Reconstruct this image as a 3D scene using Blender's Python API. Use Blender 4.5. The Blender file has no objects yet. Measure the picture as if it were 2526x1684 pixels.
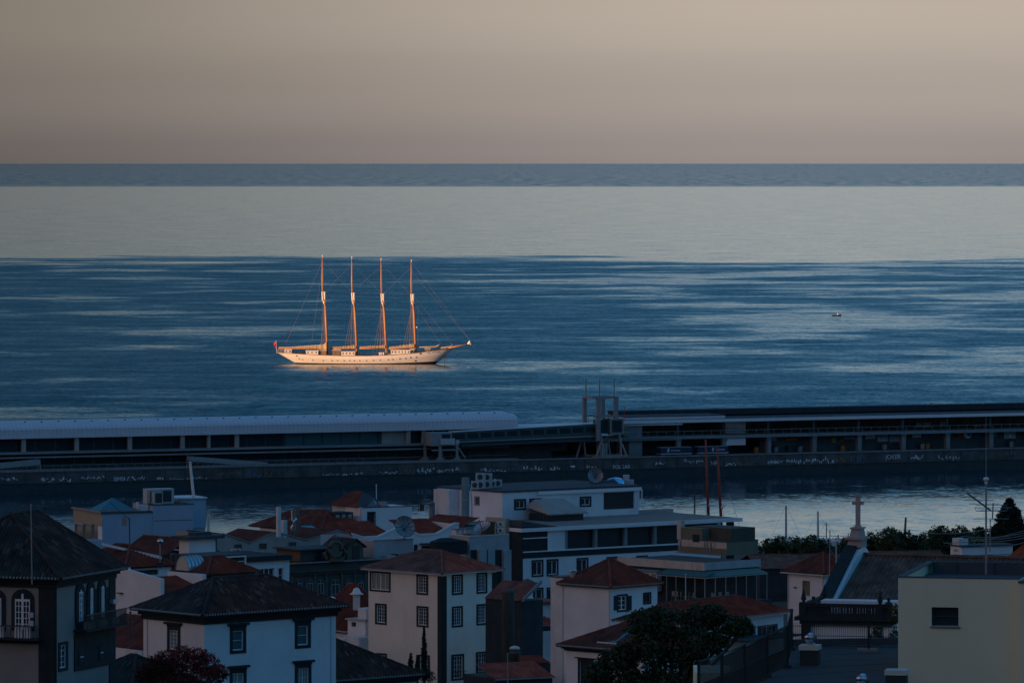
import bpy, bmesh, math, random
from mathutils import Vector, Matrix
random.seed(7)
R = math.radians
scene = bpy.context.scene
col = scene.collection
# ------------------------------------------------------------------ camera
F = 14033.0; CX = 1263.0; HY = 397.5; H = 69.0      # focal length, centre and level line in photo pixels; eye height
cam = bpy.data.cameras.new('camera'); cam_o = bpy.data.objects.new('camera', cam); col.objects.link(cam_o)
cam.sensor_width = 36.0; cam.lens = 36.0 * F / 2526.0
cam.clip_start = 1.0; cam.clip_end = 600000.0
cam.shift_y = -(842.0 - HY) / 2526.0
cam_o.location = (0, 0, H); cam_o.rotation_euler = (R(90), 0, 0)
scene.camera = cam_o
# ------------------------------------------------------------------ world and sun
SUN_EL = 6.0; SUN_AZ = 57.0        # degrees; azimuth measured to the left of straight behind the camera
sdir = Vector((-math.sin(R(SUN_AZ)) * math.cos(R(SUN_EL)), -math.cos(R(SUN_AZ)) * math.cos(R(SUN_EL)), math.sin(R(SUN_EL))))
world = bpy.data.worlds.new('World'); scene.world = world; world.use_nodes = True
nt = world.node_tree; nt.nodes.clear()
def N(t, **kw):
    n = nt.nodes.new(t)
    for k, v in kw.items(): setattr(n, k, v)
    return n
def L(a, b): nt.links.new(a, b)
out = N('ShaderNodeOutputWorld'); bg = N('ShaderNodeBackground'); L(bg.outputs[0], out.inputs[0])
sky = N('ShaderNodeTexSky', sky_type='NISHITA', sun_disc=False)
sky.sun_elevation = R(SUN_EL); sky.sun_rotation = math.atan2(sdir.x, sdir.y)
sky.altitude = 100; sky.air_density = 1.4; sky.dust_density = 1.5; sky.ozone_density = 3.0
tc = N('ShaderNodeTexCoord'); sep = N('ShaderNodeSeparateXYZ'); L(tc.outputs['Generated'], sep.inputs[0])
def wm(op, a, b=None, clamp=False):
    n = N('ShaderNodeMath', operation=op); n.use_clamp = clamp
    for i, v in enumerate((a, b)):
        if v is None: continue
        if isinstance(v, (int, float)): n.inputs[i].default_value = v
        else: L(v, n.inputs[i])
    return n.outputs[0]
def wmix(f, a, b, mode='MIX'):
    n = N('ShaderNodeMix', data_type='RGBA', blend_type=mode)
    if isinstance(f, (int, float)): n.inputs[0].default_value = f
    else: L(f, n.inputs[0])
    for i, v in ((6, a), (7, b)):
        if isinstance(v, tuple): n.inputs[i].default_value = (*v, 1)
        else: L(v, n.inputs[i])
    return n.outputs[2]
root_z = wm('SQRT', wm('MAXIMUM', sep.outputs[2], 0.0))
ramp = N('ShaderNodeValToRGB'); L(root_z, ramp.inputs[0])
ramp.color_ramp.interpolation = 'EASE'; el = ramp.color_ramp.elements
SKY = [(0.0, (.235, .206, .196)), (0.05, (.250, .218, .206)), (0.11, (.325, .280, .248)), (0.165, (.400, .345, .290)), (0.22, (.43, .385, .33)), (0.275, (.41, .395, .36)), (0.33, (.33, .39, .41)),
       (0.40, (.125, .26, .38)), (0.48, (.034, .165, .32)), (0.62, (.018, .135, .305)), (0.8, (.014, .120, .29)), (1.0, (.012, .11, .275))]
while len(el) > 1: el.remove(el[0])
el[0].position = SKY[0][0]; el[0].color = (*SKY[0][1], 1)
for p, c in SKY[1:]:
    e = el.new(p); e.color = (*c, 1)
# soft uneven haze layers low over the sea
mp = N('ShaderNodeMapping'); mp.inputs['Scale'].default_value = (6, 6, 60); L(tc.outputs['Generated'], mp.inputs[0])
nz = N('ShaderNodeTexNoise'); nz.inputs['Scale'].default_value = 1.3; nz.inputs['Detail'].default_value = 3; L(mp.outputs[0], nz.inputs[0])
lay = wm('MULTIPLY_ADD', nz.outputs[0], 0.16); nt.nodes[-1].inputs[2].default_value = 0.92
side = N('ShaderNodeMapRange', interpolation_type='SMOOTHSTEP'); L(sep.outputs[0], side.inputs[0])      # left side darkened in the sky colour, for lens vignette as well as haze
for i_, q_ in ((1, -.125), (2, .065), (3, .43), (4, 1.02)): side.inputs[i_].default_value = q_
bank = wmix(1.0, ramp.outputs[0], wm('MULTIPLY', lay, side.outputs[0]), 'MULTIPLY')
# the side of the sky over the setting sun is warmer
glow = wm('MAXIMUM', wm('ADD', wm('MULTIPLY', sep.outputs[0], sdir.x / math.cos(R(SUN_EL))), wm('MULTIPLY', sep.outputs[1], sdir.y / math.cos(R(SUN_EL)))), 0.0)
glow = wm('MULTIPLY', wm('POWER', glow, 3.6), .95, True)
bank = wmix(glow, bank, (.52, .345, .31), 'MIX')
nish = wmix(1.0, sky.outputs[0], (.055, .060, .066), 'MULTIPLY')
L(wmix(0.92, nish, bank), bg.inputs[0]); bg.inputs[1].default_value = 1.0
sun = bpy.data.lights.new('sun', 'SUN'); sun.energy = 5.0; sun.angle = R(0.5); sun.color = (1.0, .57, .30)
sun_o = bpy.data.objects.new('sun', sun); col.objects.link(sun_o)
sun_o.rotation_euler = (-sdir).to_track_quat('-Z', 'Y').to_euler(); sun_o.location = (-300, -300, 400)
scene.view_settings.view_transform = 'Standard'; scene.view_settings.look = 'None'
scene.view_settings.exposure = 0.40; scene.view_settings.gamma = 1.0; scene.view_settings.use_curve_mapping = False
scene.render.engine = 'CYCLES'
scene.render.resolution_x = 1024; scene.render.resolution_y = 682

# ------------------------------------------------------------------ helpers
def P(px, py, Y): return Vector(((px - CX) / F * Y, Y, H - (py - HY) / F * Y))
def A(x, y): return (x / 3.1108, 1180 + y / 3.1108)            # positions measured on enlarged views of the photo
def B(x, y): return (500 + x / 3.1108, 1180 + y / 3.1108)
def C(x, y): return (900 + x / 3.1108, 1180 + y / 3.1108)
def D(x, y): return (1300 + x / 3.1108, 1180 + y / 3.1108)
def E(x, y): return (1894 + x / 3.1108, 1180 + y / 3.1108)

class MB:
    """collects shapes; build() links them as ONE mesh object"""
    def __init__(s): s.v = []; s.f = []; s.uv = {}; s.sm = False
    def add(s, vs, fs):
        o = len(s.v); s.v += [tuple(v) for v in vs]; s.f += [tuple(i + o for i in f) for f in fs]; return s
    def box(s, a, b):
        x0, x1 = sorted((a[0], b[0])); y0, y1 = sorted((a[1], b[1])); z0, z1 = sorted((a[2], b[2]))
        return s.add([(x0,y0,z0),(x1,y0,z0),(x1,y1,z0),(x0,y1,z0),(x0,y0,z1),(x1,y0,z1),(x1,y1,z1),(x0,y1,z1)],
                     [(0,3,2,1),(4,5,6,7),(0,1,5,4),(1,2,6,5),(2,3,7,6),(3,0,4,7)])
    def hexa(s, lo, hi):
        n = len(lo)
        return s.add(list(lo) + list(hi), [tuple(reversed(range(n))), tuple(range(n, 2*n))] + [(i, (i+1) % n, n+(i+1) % n, n+i) for i in range(n)])
    def tube(s, pts, rad, n=6, cap=True):
        pts = [Vector(p) for p in pts]; rad = rad if isinstance(rad, (list, tuple)) else [rad] * len(pts)
        vs = []; fs = []
        for i, p in enumerate(pts):
            d = (pts[min(i+1, len(pts)-1)] - pts[max(i-1, 0)]).normalized()
            a = d.cross(Vector((0,0,1)) if abs(d.z) < .95 else Vector((1,0,0))).normalized(); b = d.cross(a)
            for k in range(n):
                t = 2*math.pi*k/n; vs.append(p + (a*math.cos(t) + b*math.sin(t)) * rad[i])
        for i in range(len(pts)-1):
            for k in range(n): fs.append((i*n+k, i*n+(k+1) % n, (i+1)*n+(k+1) % n, (i+1)*n+k))
        if cap: fs += [tuple(reversed(range(n))), tuple(range((len(pts)-1)*n, len(pts)*n))]
        return s.add(vs, fs)
    def lathe(s, c, prof, n=12):
        c = Vector(c); vs = []; fs = []
        for r, z in prof:
            for k in range(n):
                t = 2*math.pi*k/n; vs.append((c.x + r*math.cos(t), c.y + r*math.sin(t), c.z + z))
        m = len(prof)
        for i in range(m-1):
            for k in range(n): fs.append((i*n+k, i*n+(k+1) % n, (i+1)*n+(k+1) % n, (i+1)*n+k))
        fs += [tuple(reversed(range(n))), tuple(range((m-1)*n, m*n))]
        return s.add(vs, fs)
    def build(s, name, mat, parent=None, smooth=False, kind=None):
        me = bpy.data.meshes.new(name); me.from_pydata(s.v, [], s.f)
        if s.uv:
            ul = me.uv_layers.new(name='UVMap')
            for pl in me.polygons:
                for li in pl.loop_indices:
                    ul.data[li].uv = s.uv.get(me.loops[li].vertex_index, (0, 0))
        me.validate(); me.update()
        if mat: me.materials.append(M[mat] if isinstance(mat, str) else mat)
        if smooth:
            for p in me.polygons: p.use_smooth = True
        o = bpy.data.objects.new(name, me); col.objects.link(o)
        if parent is not None: o.parent = parent
        if kind: o['kind'] = kind
        return o
def tag(o, label=None, cat=None, group=None, kind=None):
    if label: o['label'] = label
    if cat: o['category'] = cat
    if group: o['group'] = group
    if kind: o['kind'] = kind
    return o
def empty(name, loc, rz=0.0, label=None, cat=None, group=None):
    o = bpy.data.objects.new(name, None); col.objects.link(o); o.location = loc; o.rotation_euler = (0, 0, rz)
    o.empty_display_size = 0.5
    return tag(o, label, cat, group)
def copy_tree(o, parent=None):
    c = o.copy(); col.objects.link(c); c.parent = parent
    for ch in o.children: copy_tree(ch, c)
    return c

# ------------------------------------------------------------------ materials
M = {}
def mat(name, rgb, rough=.8, noise=0.0, scale=1.0, metal=0.0, spec=.35, stain=None, stain_amt=0.0, bump=0.0, stretch=(1,1,1), nscale2=None):
    m = bpy.data.materials.new(name); m.use_nodes = True; t = m.node_tree; b = t.nodes['Principled BSDF']
    b.inputs['Roughness'].default_value = rough; b.inputs['Metallic'].default_value = metal; b.inputs['Specular IOR Level'].default_value = spec
    b.inputs['Base Color'].default_value = (*rgb, 1)
    if noise or stain or bump:
        g = t.nodes.new('ShaderNodeNewGeometry'); mp = t.nodes.new('ShaderNodeMapping'); mp.inputs['Scale'].default_value = stretch
        t.links.new(g.outputs['Position'], mp.inputs[0])
        nz = t.nodes.new('ShaderNodeTexNoise'); nz.inputs['Scale'].default_value = scale; nz.inputs['Detail'].default_value = 6; nz.inputs['Roughness'].default_value = .65
        t.links.new(mp.outputs[0], nz.inputs[0])
        r = t.nodes.new('ShaderNodeValToRGB'); t.links.new(nz.outputs[0], r.inputs[0])
        r.color_ramp.elements[0].position = .32; r.color_ramp.elements[1].position = .68
        r.color_ramp.elements[0].color = tuple(c*(1-noise) for c in rgb) + (1,); r.color_ramp.elements[1].color = tuple(min(1, c*(1+noise*.6)) for c in rgb) + (1,)
        outc = r.outputs[0]
        if stain:
            n2 = t.nodes.new('ShaderNodeTexNoise'); n2.inputs['Scale'].default_value = nscale2 or scale*.35; n2.inputs['Detail'].default_value = 8; n2.inputs['Roughness'].default_value = .7
            mp2 = t.nodes.new('ShaderNodeMapping'); mp2.inputs['Scale'].default_value = (2.2, 2.2, .5); mp2.inputs['Location'].default_value = (7, 3, 1)
            t.links.new(g.outputs['Position'], mp2.inputs[0]); t.links.new(mp2.outputs[0], n2.inputs[0])
            r2 = t.nodes.new('ShaderNodeValToRGB'); r2.color_ramp.elements[0].position = .56; r2.color_ramp.elements[1].position = .74
            r2.color_ramp.elements[1].color = (stain_amt,)*3 + (1,); t.links.new(n2.outputs[0], r2.inputs[0])
            mx = t.nodes.new('ShaderNodeMix'); mx.data_type = 'RGBA'; t.links.new(r2.outputs[0], mx.inputs[0]); t.links.new(outc, mx.inputs[6]); mx.inputs[7].default_value = (*stain, 1)
            outc = mx.outputs[2]
        t.links.new(outc, b.inputs['Base Color'])
        if bump:
            bp = t.nodes.new('ShaderNodeBump'); bp.inputs['Strength'].default_value = 1; bp.inputs['Distance'].default_value = bump
            t.links.new(nz.outputs[0], bp.inputs['Height']); t.links.new(bp.outputs[0], b.inputs['Normal'])
    M[name] = m; return m
def tile_mat(name, cols, light=None, light_amt=.06, rough=.9):
    """barrel tiles: one tone per tile (UV cells), a shadowed lap per course, stains"""
    m = bpy.data.materials.new(name); m.use_nodes = True; t = m.node_tree; b = t.nodes['Principled BSDF']
    b.inputs['Roughness'].default_value = rough; b.inputs['Specular IOR Level'].default_value = .2
    nn = t.nodes.new; lk = t.links.new
    uv = nn('ShaderNodeUVMap'); fl = nn('ShaderNodeVectorMath'); fl.operation = 'FLOOR'; sc_ = nn('ShaderNodeVectorMath'); sc_.operation = 'MULTIPLY'; sc_.inputs[1].default_value = (1, .75, 1); lk(uv.outputs[0], sc_.inputs[0]); lk(sc_.outputs[0], fl.inputs[0])
    wn = nn('ShaderNodeTexWhiteNoise'); wn.noise_dimensions = '2D'; lk(fl.outputs[0], wn.inputs['Vector'])
    r = nn('ShaderNodeValToRGB'); r.color_ramp.interpolation = 'CONSTANT'; lk(wn.outputs[0], r.inputs[0])
    els = r.color_ramp.elements; els[0].color = (*cols[0], 1); els[1].position = 1/len(cols); els[1].color = (*cols[1], 1)
    for i, c in enumerate(cols[2:]):
        e = els.new((i+2)/len(cols)); e.color = (*c, 1)
    if light:
        e = els.new(1-light_amt); e.color = (*light, 1)
    g = nn('ShaderNodeNewGeometry'); nz = nn('ShaderNodeTexNoise'); nz.inputs['Scale'].default_value = .7; nz.inputs['Detail'].default_value = 7; lk(g.outputs['Position'], nz.inputs[0])
    r3 = nn('ShaderNodeValToRGB'); r3.color_ramp.elements[0].position = .3; r3.color_ramp.elements[1].position = .7
    r3.color_ramp.elements[0].color = (.55, .55, .58, 1); r3.color_ramp.elements[1].color = (1.1, 1.08, 1.05, 1); lk(nz.outputs[0], r3.inputs[0])
    mx = nn('ShaderNodeMix'); mx.data_type = 'RGBA'; mx.blend_type = 'MULTIPLY'; mx.inputs[0].default_value = 1; lk(r.outputs[0], mx.inputs[6]); lk(r3.outputs[0], mx.inputs[7])
    lk(mx.outputs[2], b.inputs['Base Color'])
    sp = nn('ShaderNodeSeparateXYZ'); lk(uv.outputs[0], sp.inputs[0]); fr = nn('ShaderNodeMath'); fr.operation = 'FRACT'; lk(sp.outputs[1], fr.inputs[0])
    bp = nn('ShaderNodeBump'); bp.inputs['Distance'].default_value = .06; bp.inputs['Strength'].default_value = .8; bp.invert = True; lk(fr.outputs[0], bp.inputs['Height']); lk(bp.outputs[0], b.inputs['Normal'])
    M[name] = m; return m
W = (.78, .78, .79)
mat('white', W, .85, .10, .35, stain=(.45, .43, .42), stain_amt=.35, bump=.01)
mat('white_old', (.70, .69, .68), .9, .16, .6, stain=(.22, .21, .22), stain_amt=.75, bump=.02)
mat('white_clean', (.80, .80, .80), .6, .05, .5)
mat('trim_white', (.80, .80, .80), .5)
mat('cream', (.84, .77, .66), .85, .08, .3, stain=(.42, .38, .33), stain_amt=.25, bump=.01)
mat('tower_plaster', (.30, .285, .26), .88, .10, .3, stain=(.2, .19, .18), stain_amt=.3, bump=.01)
mat('beige', (.40, .37, .33), .88, .12, .5, stain=(.22, .2, .19), stain_amt=.5, bump=.01)
mat('grey_plaster', (.42, .43, .44), .9, .14, .8, stain=(.2, .2, .2), stain_amt=.55, bump=.02)
mat('olive', (.20, .19, .13), .9, .12, .6, stain=(.1, .1, .09), stain_amt=.5, bump=.01)
mat('yellow', (.80, .80, .57), .85, .05, .25, stain=(.45, .43, .32), stain_amt=.25, bump=.006)
mat('basalt', (.020, .034, .040), .85, .25, 1.4, bump=.02)
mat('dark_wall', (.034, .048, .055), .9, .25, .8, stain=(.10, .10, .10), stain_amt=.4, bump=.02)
mat('dark_ornate', (.070, .078, .072), .85, .2, 1.2, bump=.02)
mat('roof_dark', (.06, .075, .085), .85, .2, .6, bump=.01)
mat('asphalt', (.042, .054, .06), .9, .25, 2.0, bump=.008)
mat('metal_dark', (.05, .06, .065), .5, .1, 3.0, metal=.2)
mat('metal_grey', (.30, .32, .33), .45, .1, 2.0, metal=.3)
mat('metal_light', (.55, .57, .58), .4, .08, 2.0, metal=.3)
mat('galvanised', (.55, .58, .60), .28, .08, 2.0, metal=.9)
mat('chrome', (.55, .58, .62), .18, metal=1.0)
mat('duct_blue', (.12, .25, .32), .5, .1, 1.5, metal=.2)
mat('wood', (.22, .13, .07), .8, .25, 4.0, stretch=(1, 1, .15))
mat('wood_shed', (.17, .10, .055), .85, .25, 5.0, stretch=(4, 4, .3))
mat('concrete', (.24, .25, .25), .9, .2, .5, stain=(.10, .10, .10), stain_amt=.6, bump=.02)
mat('quay_stone', (.105, .115, .115), .92, .4, .35, stain=(.035, .05, .05), stain_amt=.85, bump=.05)
mat('quay_wet', (.03, .055, .062), .6, .3, .6, bump=.03)
mat('terminal_white', (.66, .67, .70), .45, .06, .3)
mat('terminal_grey', (.22, .26, .27), .7, .12, .3)
mat('terminal_dark', (.055, .085, .095), .6, .25, .4)
mat('gangway_teal', (.055, .105, .105), .5, .2, .8)
mat('awning', (.05, .145, .145), .8, .08, 1.0)
mat('awning_light', (.13, .21, .19), .8, .08, 1.0)
mat('earth', (.07, .075, .055), .95, .35, .05, stain=(.035, .055, .03), stain_amt=.8)
mat('hill_green', (.045, .06, .035), .95, .4, .01)
mat('street', (.06, .065, .068), .9, .2, .7)
mat('sign_red', (.45, .05, .04), .6); mat('sign_blue', (.04, .12, .35), .6); mat('sign_orange', (.5, .16, .03), .6); mat('sign_yellow', (.5, .38, .05), .6)
mat('ink', (.03, .035, .04), .7)
mat('graffiti_white', (.78, .82, .84), .8, .35, 2.5); mat('graffiti_blue', (.10, .22, .38), .8, .3, 2.5); mat('graffiti_ochre', (.32, .22, .09), .8, .3, 2.5)
mat('bark', (.07, .055, .04), .95, .3, 4.0, bump=.02)
def leaf_mat(name, c0, c1):
    m = bpy.data.materials.new(name); m.use_nodes = True; t = m.node_tree; b = t.nodes['Principled BSDF']
    b.inputs['Roughness'].default_value = .7; b.inputs['Specular IOR Level'].default_value = .25
    g = t.nodes.new('ShaderNodeNewGeometry'); wn = t.nodes.new('ShaderNodeTexNoise'); wn.inputs['Scale'].default_value = 1.8; wn.inputs['Detail'].default_value = 4
    t.links.new(g.outputs['Position'], wn.inputs[0])
    r = t.nodes.new('ShaderNodeValToRGB'); r.color_ramp.elements[0].position = .35; r.color_ramp.elements[1].position = .65
    r.color_ramp.elements[0].color = (*c0, 1); r.color_ramp.elements[1].color = (*c1, 1); t.links.new(wn.outputs[0], r.inputs[0]); t.links.new(r.outputs[0], b.inputs['Base Color'])
    M[name] = m
leaf_mat('leaf_dark', (.028, .050, .026), (.055, .085, .04)); leaf_mat('leaf_green', (.04, .07, .028), (.085, .12, .045)); leaf_mat('leaf_cypress', (.018, .034, .024), (.035, .055, .035))
leaf_mat('petal_red', (.20, .02, .018), (.32, .045, .03)); leaf_mat('leaf_purple', (.05, .035, .03), (.09, .05, .035))
tile_mat('tiles_dark', [(.085,.065,.055),(.10,.075,.06),(.07,.058,.052),(.115,.082,.062),(.08,.07,.062),(.06,.052,.05)], light=(.17,.14,.115), light_amt=.05)
tile_mat('tiles_red', [(.24,.075,.05),(.27,.085,.055),(.21,.066,.046),(.255,.08,.052),(.23,.07,.048)])
tile_mat('tiles_redpale', [(.36,.14,.10),(.33,.125,.09),(.39,.155,.11),(.30,.12,.09)])
tile_mat('tiles_brown', [(.19,.115,.085),(.215,.13,.095),(.165,.10,.078),(.24,.145,.10),(.175,.112,.088)], light=(.22,.175,.14), light_amt=.05)
# glass: dark, glossy, catches the sky
def glass(name, rgb, rough=.08, spec=.8):
    m = bpy.data.materials.new(name); m.use_nodes = True; b = m.node_tree.nodes['Principled BSDF']
    b.inputs['Base Color'].default_value = (*rgb, 1); b.inputs['Roughness'].default_value = rough; b.inputs['Specular IOR Level'].default_value = spec; M[name] = m
glass('glass', (.02, .04, .05)); glass('glass_dark', (.018, .042, .052), .15, .5); glass('glass_curtain', (.20, .25, .25), .25, .6)
glass('glass_teal', (.05, .14, .16), .15, .7); glass('glass_skylight', (.05, .16, .20), .2, .7)
SHIP_Y = H * F / (897.2 - HY)
# ------------------------------------------------------------------ sea
def sea_material():
    m = bpy.data.materials.new('sea_water'); m.use_nodes = True; t = m.node_tree; b = t.nodes['Principled BSDF']
    nn = t.nodes.new; lk = t.links.new
    g = nn('ShaderNodeNewGeometry'); sp = nn('ShaderNodeSeparateXYZ'); lk(g.outputs['Position'], sp.inputs[0])
    def mth(op, a, b_=None, c=None, clamp=False):
        n = nn('ShaderNodeMath'); n.operation = op; n.use_clamp = clamp
        for i, v in enumerate((a, b_, c)):
            if v is None: continue
            if isinstance(v, (int, float)): n.inputs[i].default_value = v
            else: lk(v, n.inputs[i])
        return n.outputs[0]
    def noise(scale, stretch, detail=4, rough=.55, off=(0,0,0), rot=0.0, outp=0):
        mp = nn('ShaderNodeMapping'); mp.inputs['Scale'].default_value = stretch; mp.inputs['Location'].default_value = off; mp.inputs['Rotation'].default_value = (0, 0, rot)
        lk(g.outputs['Position'], mp.inputs[0]); n = nn('ShaderNodeTexNoise'); n.inputs['Scale'].default_value = scale; n.inputs['Detail'].default_value = detail; n.inputs['Roughness'].default_value = rough
        lk(mp.outputs[0], n.inputs[0]); return n.outputs[outp]
    def ss(v, lo, hi, a=0.0, c=1.0):
        n = nn('ShaderNodeMapRange'); n.interpolation_type = 'SMOOTHSTEP'; lk(v, n.inputs[0])
        for i, q in ((1, lo), (2, hi), (3, a), (4, c)):
            if isinstance(q, (int, float)): n.inputs[i].default_value = q
            else: lk(q, n.inputs[i])
        return n.outputs[0]
    Y = sp.outputs[1]
    # calm belt beyond the anchorage (about 2.7 to 10.5 km out), ruffled water on both sides of it
    wob = noise(.0022, (1.4, 1.6, 1), 6, .62)
    y1 = mth('MULTIPLY_ADD', wob, 1480.0, Y); y1 = mth('ADD', y1, -740.0)
    near_edge = ss(y1, 3850.0, 4080.0)
    wob2 = noise(.0003, (.5, 1.0, 1), 3, .5, (3, 9, 0)); y2 = mth('MULTIPLY_ADD', wob2, 3800.0, Y)
    far_edge = ss(y2, 16800.0, 19000.0, 1.0, 0.0)
    belt = mth('MULTIPLY', near_edge, mth('MULTIPLY_ADD', far_edge, 1.0, 0.0))
    # slicks: long pale streaks in the ruffled water
    east = ss(sp.outputs[0], -60.0, 160.0, -.02, .035)
    s1 = noise(.0040, (1.7, 1.5, 1), 6, .60, (11, 4, 0), -.10); st1 = ss(mth('ADD', s1, east), .50, .60)
    s2 = noise(.011, (1.1, 1.3, 1), 5, .6, (2, 7, 0), -.06); st2 = ss(mth('ADD', s2, east), .54, .66, 0.0, .7)
    slick = mth('MAXIMUM', st1, st2)
    slick = mth('MULTIPLY', slick, mth('MULTIPLY', ss(Y, 1330.0, 1550.0, 0.0, .66), mth('SUBTRACT', 1.0, near_edge)))
    calm = mth('MAXIMUM', mth('MULTIPLY', belt, .86), slick)
    # sheltered water in the lee of the anchored ship
    SX = (925.7 - CX) / F * SHIP_Y; dx = mth('ABSOLUTE', mth('SUBTRACT', sp.outputs[0], SX)); wv_ = noise(.03, (1, 1, 1), 3, .6, (1, 2, 0))
    lee = mth('MULTIPLY', ss(mth('MULTIPLY_ADD', wv_, 16.0, dx), 30.0, 46.0, 1.0, 0.0), mth('MULTIPLY', ss(mth('MULTIPLY_ADD', wv_, 60.0, Y), 1850.0, 1925.0), ss(Y, SHIP_Y - 2, SHIP_Y + 14, 1.0, 0.0)))
    calm = mth('MAXIMUM', calm, mth('MULTIPLY', lee, .84))
    # behind the mole the harbour is calm
    har = mth('MULTIPLY_ADD', sp.outputs[0], -0.449, Y); harbour = ss(har, 1208.0, 1235.0, 1.0, 0.0)
    calm = mth('MAXIMUM', calm, mth('MULTIPLY', harbour, mth('ADD', ss(har, 1010.0, 1200.0, .96, .90), mth('MULTIPLY_ADD', noise(.05, (1.0, .8, 1), 4, .6, (3, 3, 0)), .30, -.15))))
    patch = noise(.03, (.7, 1.1, 1), 4, .55, (5, 5, 0))
    farz = mth('MULTIPLY', near_edge, mth('SUBTRACT', 1.0, far_edge)); fleck = ss(noise(.02, (1, 1, 1), 2, .5, (8, 8, 0)), .47, .53)
    amp = mth('MULTIPLY_ADD', calm, -.225, .262); amp = mth('MULTIPLY', amp, mth('MAXIMUM', mth('MULTIPLY_ADD', patch, 1.7, .15), .3)); amp = mth('MULTIPLY', amp, mth('SUBTRACT', 1.0, mth('MULTIPLY', farz, mth('MULTIPLY', fleck, .97))))
    # wave slopes taken straight from noise, so that far water keeps its roughness
    w1 = noise(.16, (.75, 1.1, 1), 2, .5, outp=1); w2 = noise(.7, (.8, 1.2, 1), 3, .6, (4, 1, 0), .2, outp=1)
    mx = nn('ShaderNodeMix'); mx.data_type = 'VECTOR'; mx.inputs[0].default_value = .55; lk(w1, mx.inputs[4]); lk(w2, mx.inputs[5])
    sb = nn('ShaderNodeVectorMath'); sb.operation = 'SUBTRACT'; lk(mx.outputs[1], sb.inputs[0]); sb.inputs[1].default_value = (.5, .5, .5)
    sc = nn('ShaderNodeVectorMath'); sc.operation = 'SCALE'; lk(sb.outputs[0], sc.inputs[0]); lk(mth('MULTIPLY', amp, 6.0), sc.inputs['Scale'])
    s3 = nn('ShaderNodeSeparateXYZ'); lk(sc.outputs[0], s3.inputs[0]); cb = nn('ShaderNodeCombineXYZ'); lk(s3.outputs[0], cb.inputs[0]); lk(mth('SUBTRACT', mth('MULTIPLY', mth('ABSOLUTE', s3.outputs[1]), -1.0), mth('MULTIPLY', amp, .32)), cb.inputs[1]); cb.inputs[2].default_value = 1.0
    nm = nn('ShaderNodeVectorMath'); nm.operation = 'NORMALIZE'; lk(cb.outputs[0], nm.inputs[0]); lk(nm.outputs[0], b.inputs['Normal'])
    b.inputs['Base Color'].default_value = (.012, .040, .060, 1); b.inputs['IOR'].default_value = 1.333; b.inputs['Specular IOR Level'].default_value = .5
    lk(mth('MULTIPLY_ADD', calm, -.12, .20), b.inputs['Roughness'])
    return m
M['sea'] = sea_material()
sea = MB()
ys = [-200, 300, 600, 900]
while ys[-1] < 149000: ys.append(min(150000, ys[-1] * 1.28))
ks = [-1, -.5, -.25, -.1, 0, .1, .25, .5, 1]; nk = len(ks)
for i, y in enumerate(ys):
    w = 900 + abs(y) * .45
    sea.v += [(k * w, y, 0) for k in ks]
    if i: sea.f += [((i-1)*nk+k, (i-1)*nk+k+1, i*nk+k+1, i*nk+k) for k in range(nk-1)]
tag(sea.build('sea', 'sea'), 'open sea and harbour water', kind='structure')

# ------------------------------------------------------------------ land: the town slope, and the mountain behind the camera that keeps the town in shade
GZ = [(-560, 74), (0, 50), (150, 44), (220, 39), (400, 26), (590, 11.5), (750, 6.5), (950, 2.6), (980, 1.3), (1005, 1.0), (1010, -6), (1060, -7)]
def ground_z(y):
    for (a, za), (b, zb) in zip(GZ, GZ[1:]):
        if y <= b: return za + (zb - za) * (y - a) / (b - a)
    return -7.0
land = MB(); nx = 40; yl = [-560, -200, 0, 80, 150, 220, 310, 400, 500, 590, 670, 750, 850, 950, 980, 1005, 1010, 1060]
for y in yl:
    for i in range(nx + 1):
        x = -620 + 1240 * i / nx
        land.v.append((x, y, ground_z(y) + (random.uniform(-.25, .05) if y < 1000 else 0)))
for j in range(len(yl) - 1):
    for i in range(nx):
        a = j * (nx + 1) + i; land.f.append((a, a + 1, a + nx + 2, a + nx + 1))
tag(land.build('town_ground', 'earth'), 'dark sloping ground under the town', kind='structure')
hill = MB(); SH_Y = 1660.0                      # the mountain's shadow ends on the water at this distance
slope = math.tan(R(SUN_EL)) / math.cos(R(SUN_AZ)); CR = -2500.0; crest = (SH_Y - CR) * slope
prof = [(-555, 74, 0), (-900, .16, .02), (-1400, .42, .05), (-2000, .74, .06), (-2400, .96, .02), (CR, 1.0, 0), (-2650, .96, .02), (-3400, .8, .05), (-4600, .4, .05), (-6500, -.01, 0)]
hx = [-9600 + 250 * i for i in range(80)]
for (y, z, j) in prof:
    for x in hx:
        zz = z if z > 2 else crest * (z + random.uniform(-j, j * .3))
        hill.v.append((x, y, zz))
n = len(hx)
for j in range(len(prof) - 1):
    for i in range(n - 1): hill.f.append((j*n+i, j*n+i+1, (j+1)*n+i+1, (j+1)*n+i))
tag(hill.build('mountain', 'hill_green', smooth=True), 'green mountain ridge behind the town', kind='structure')
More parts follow.
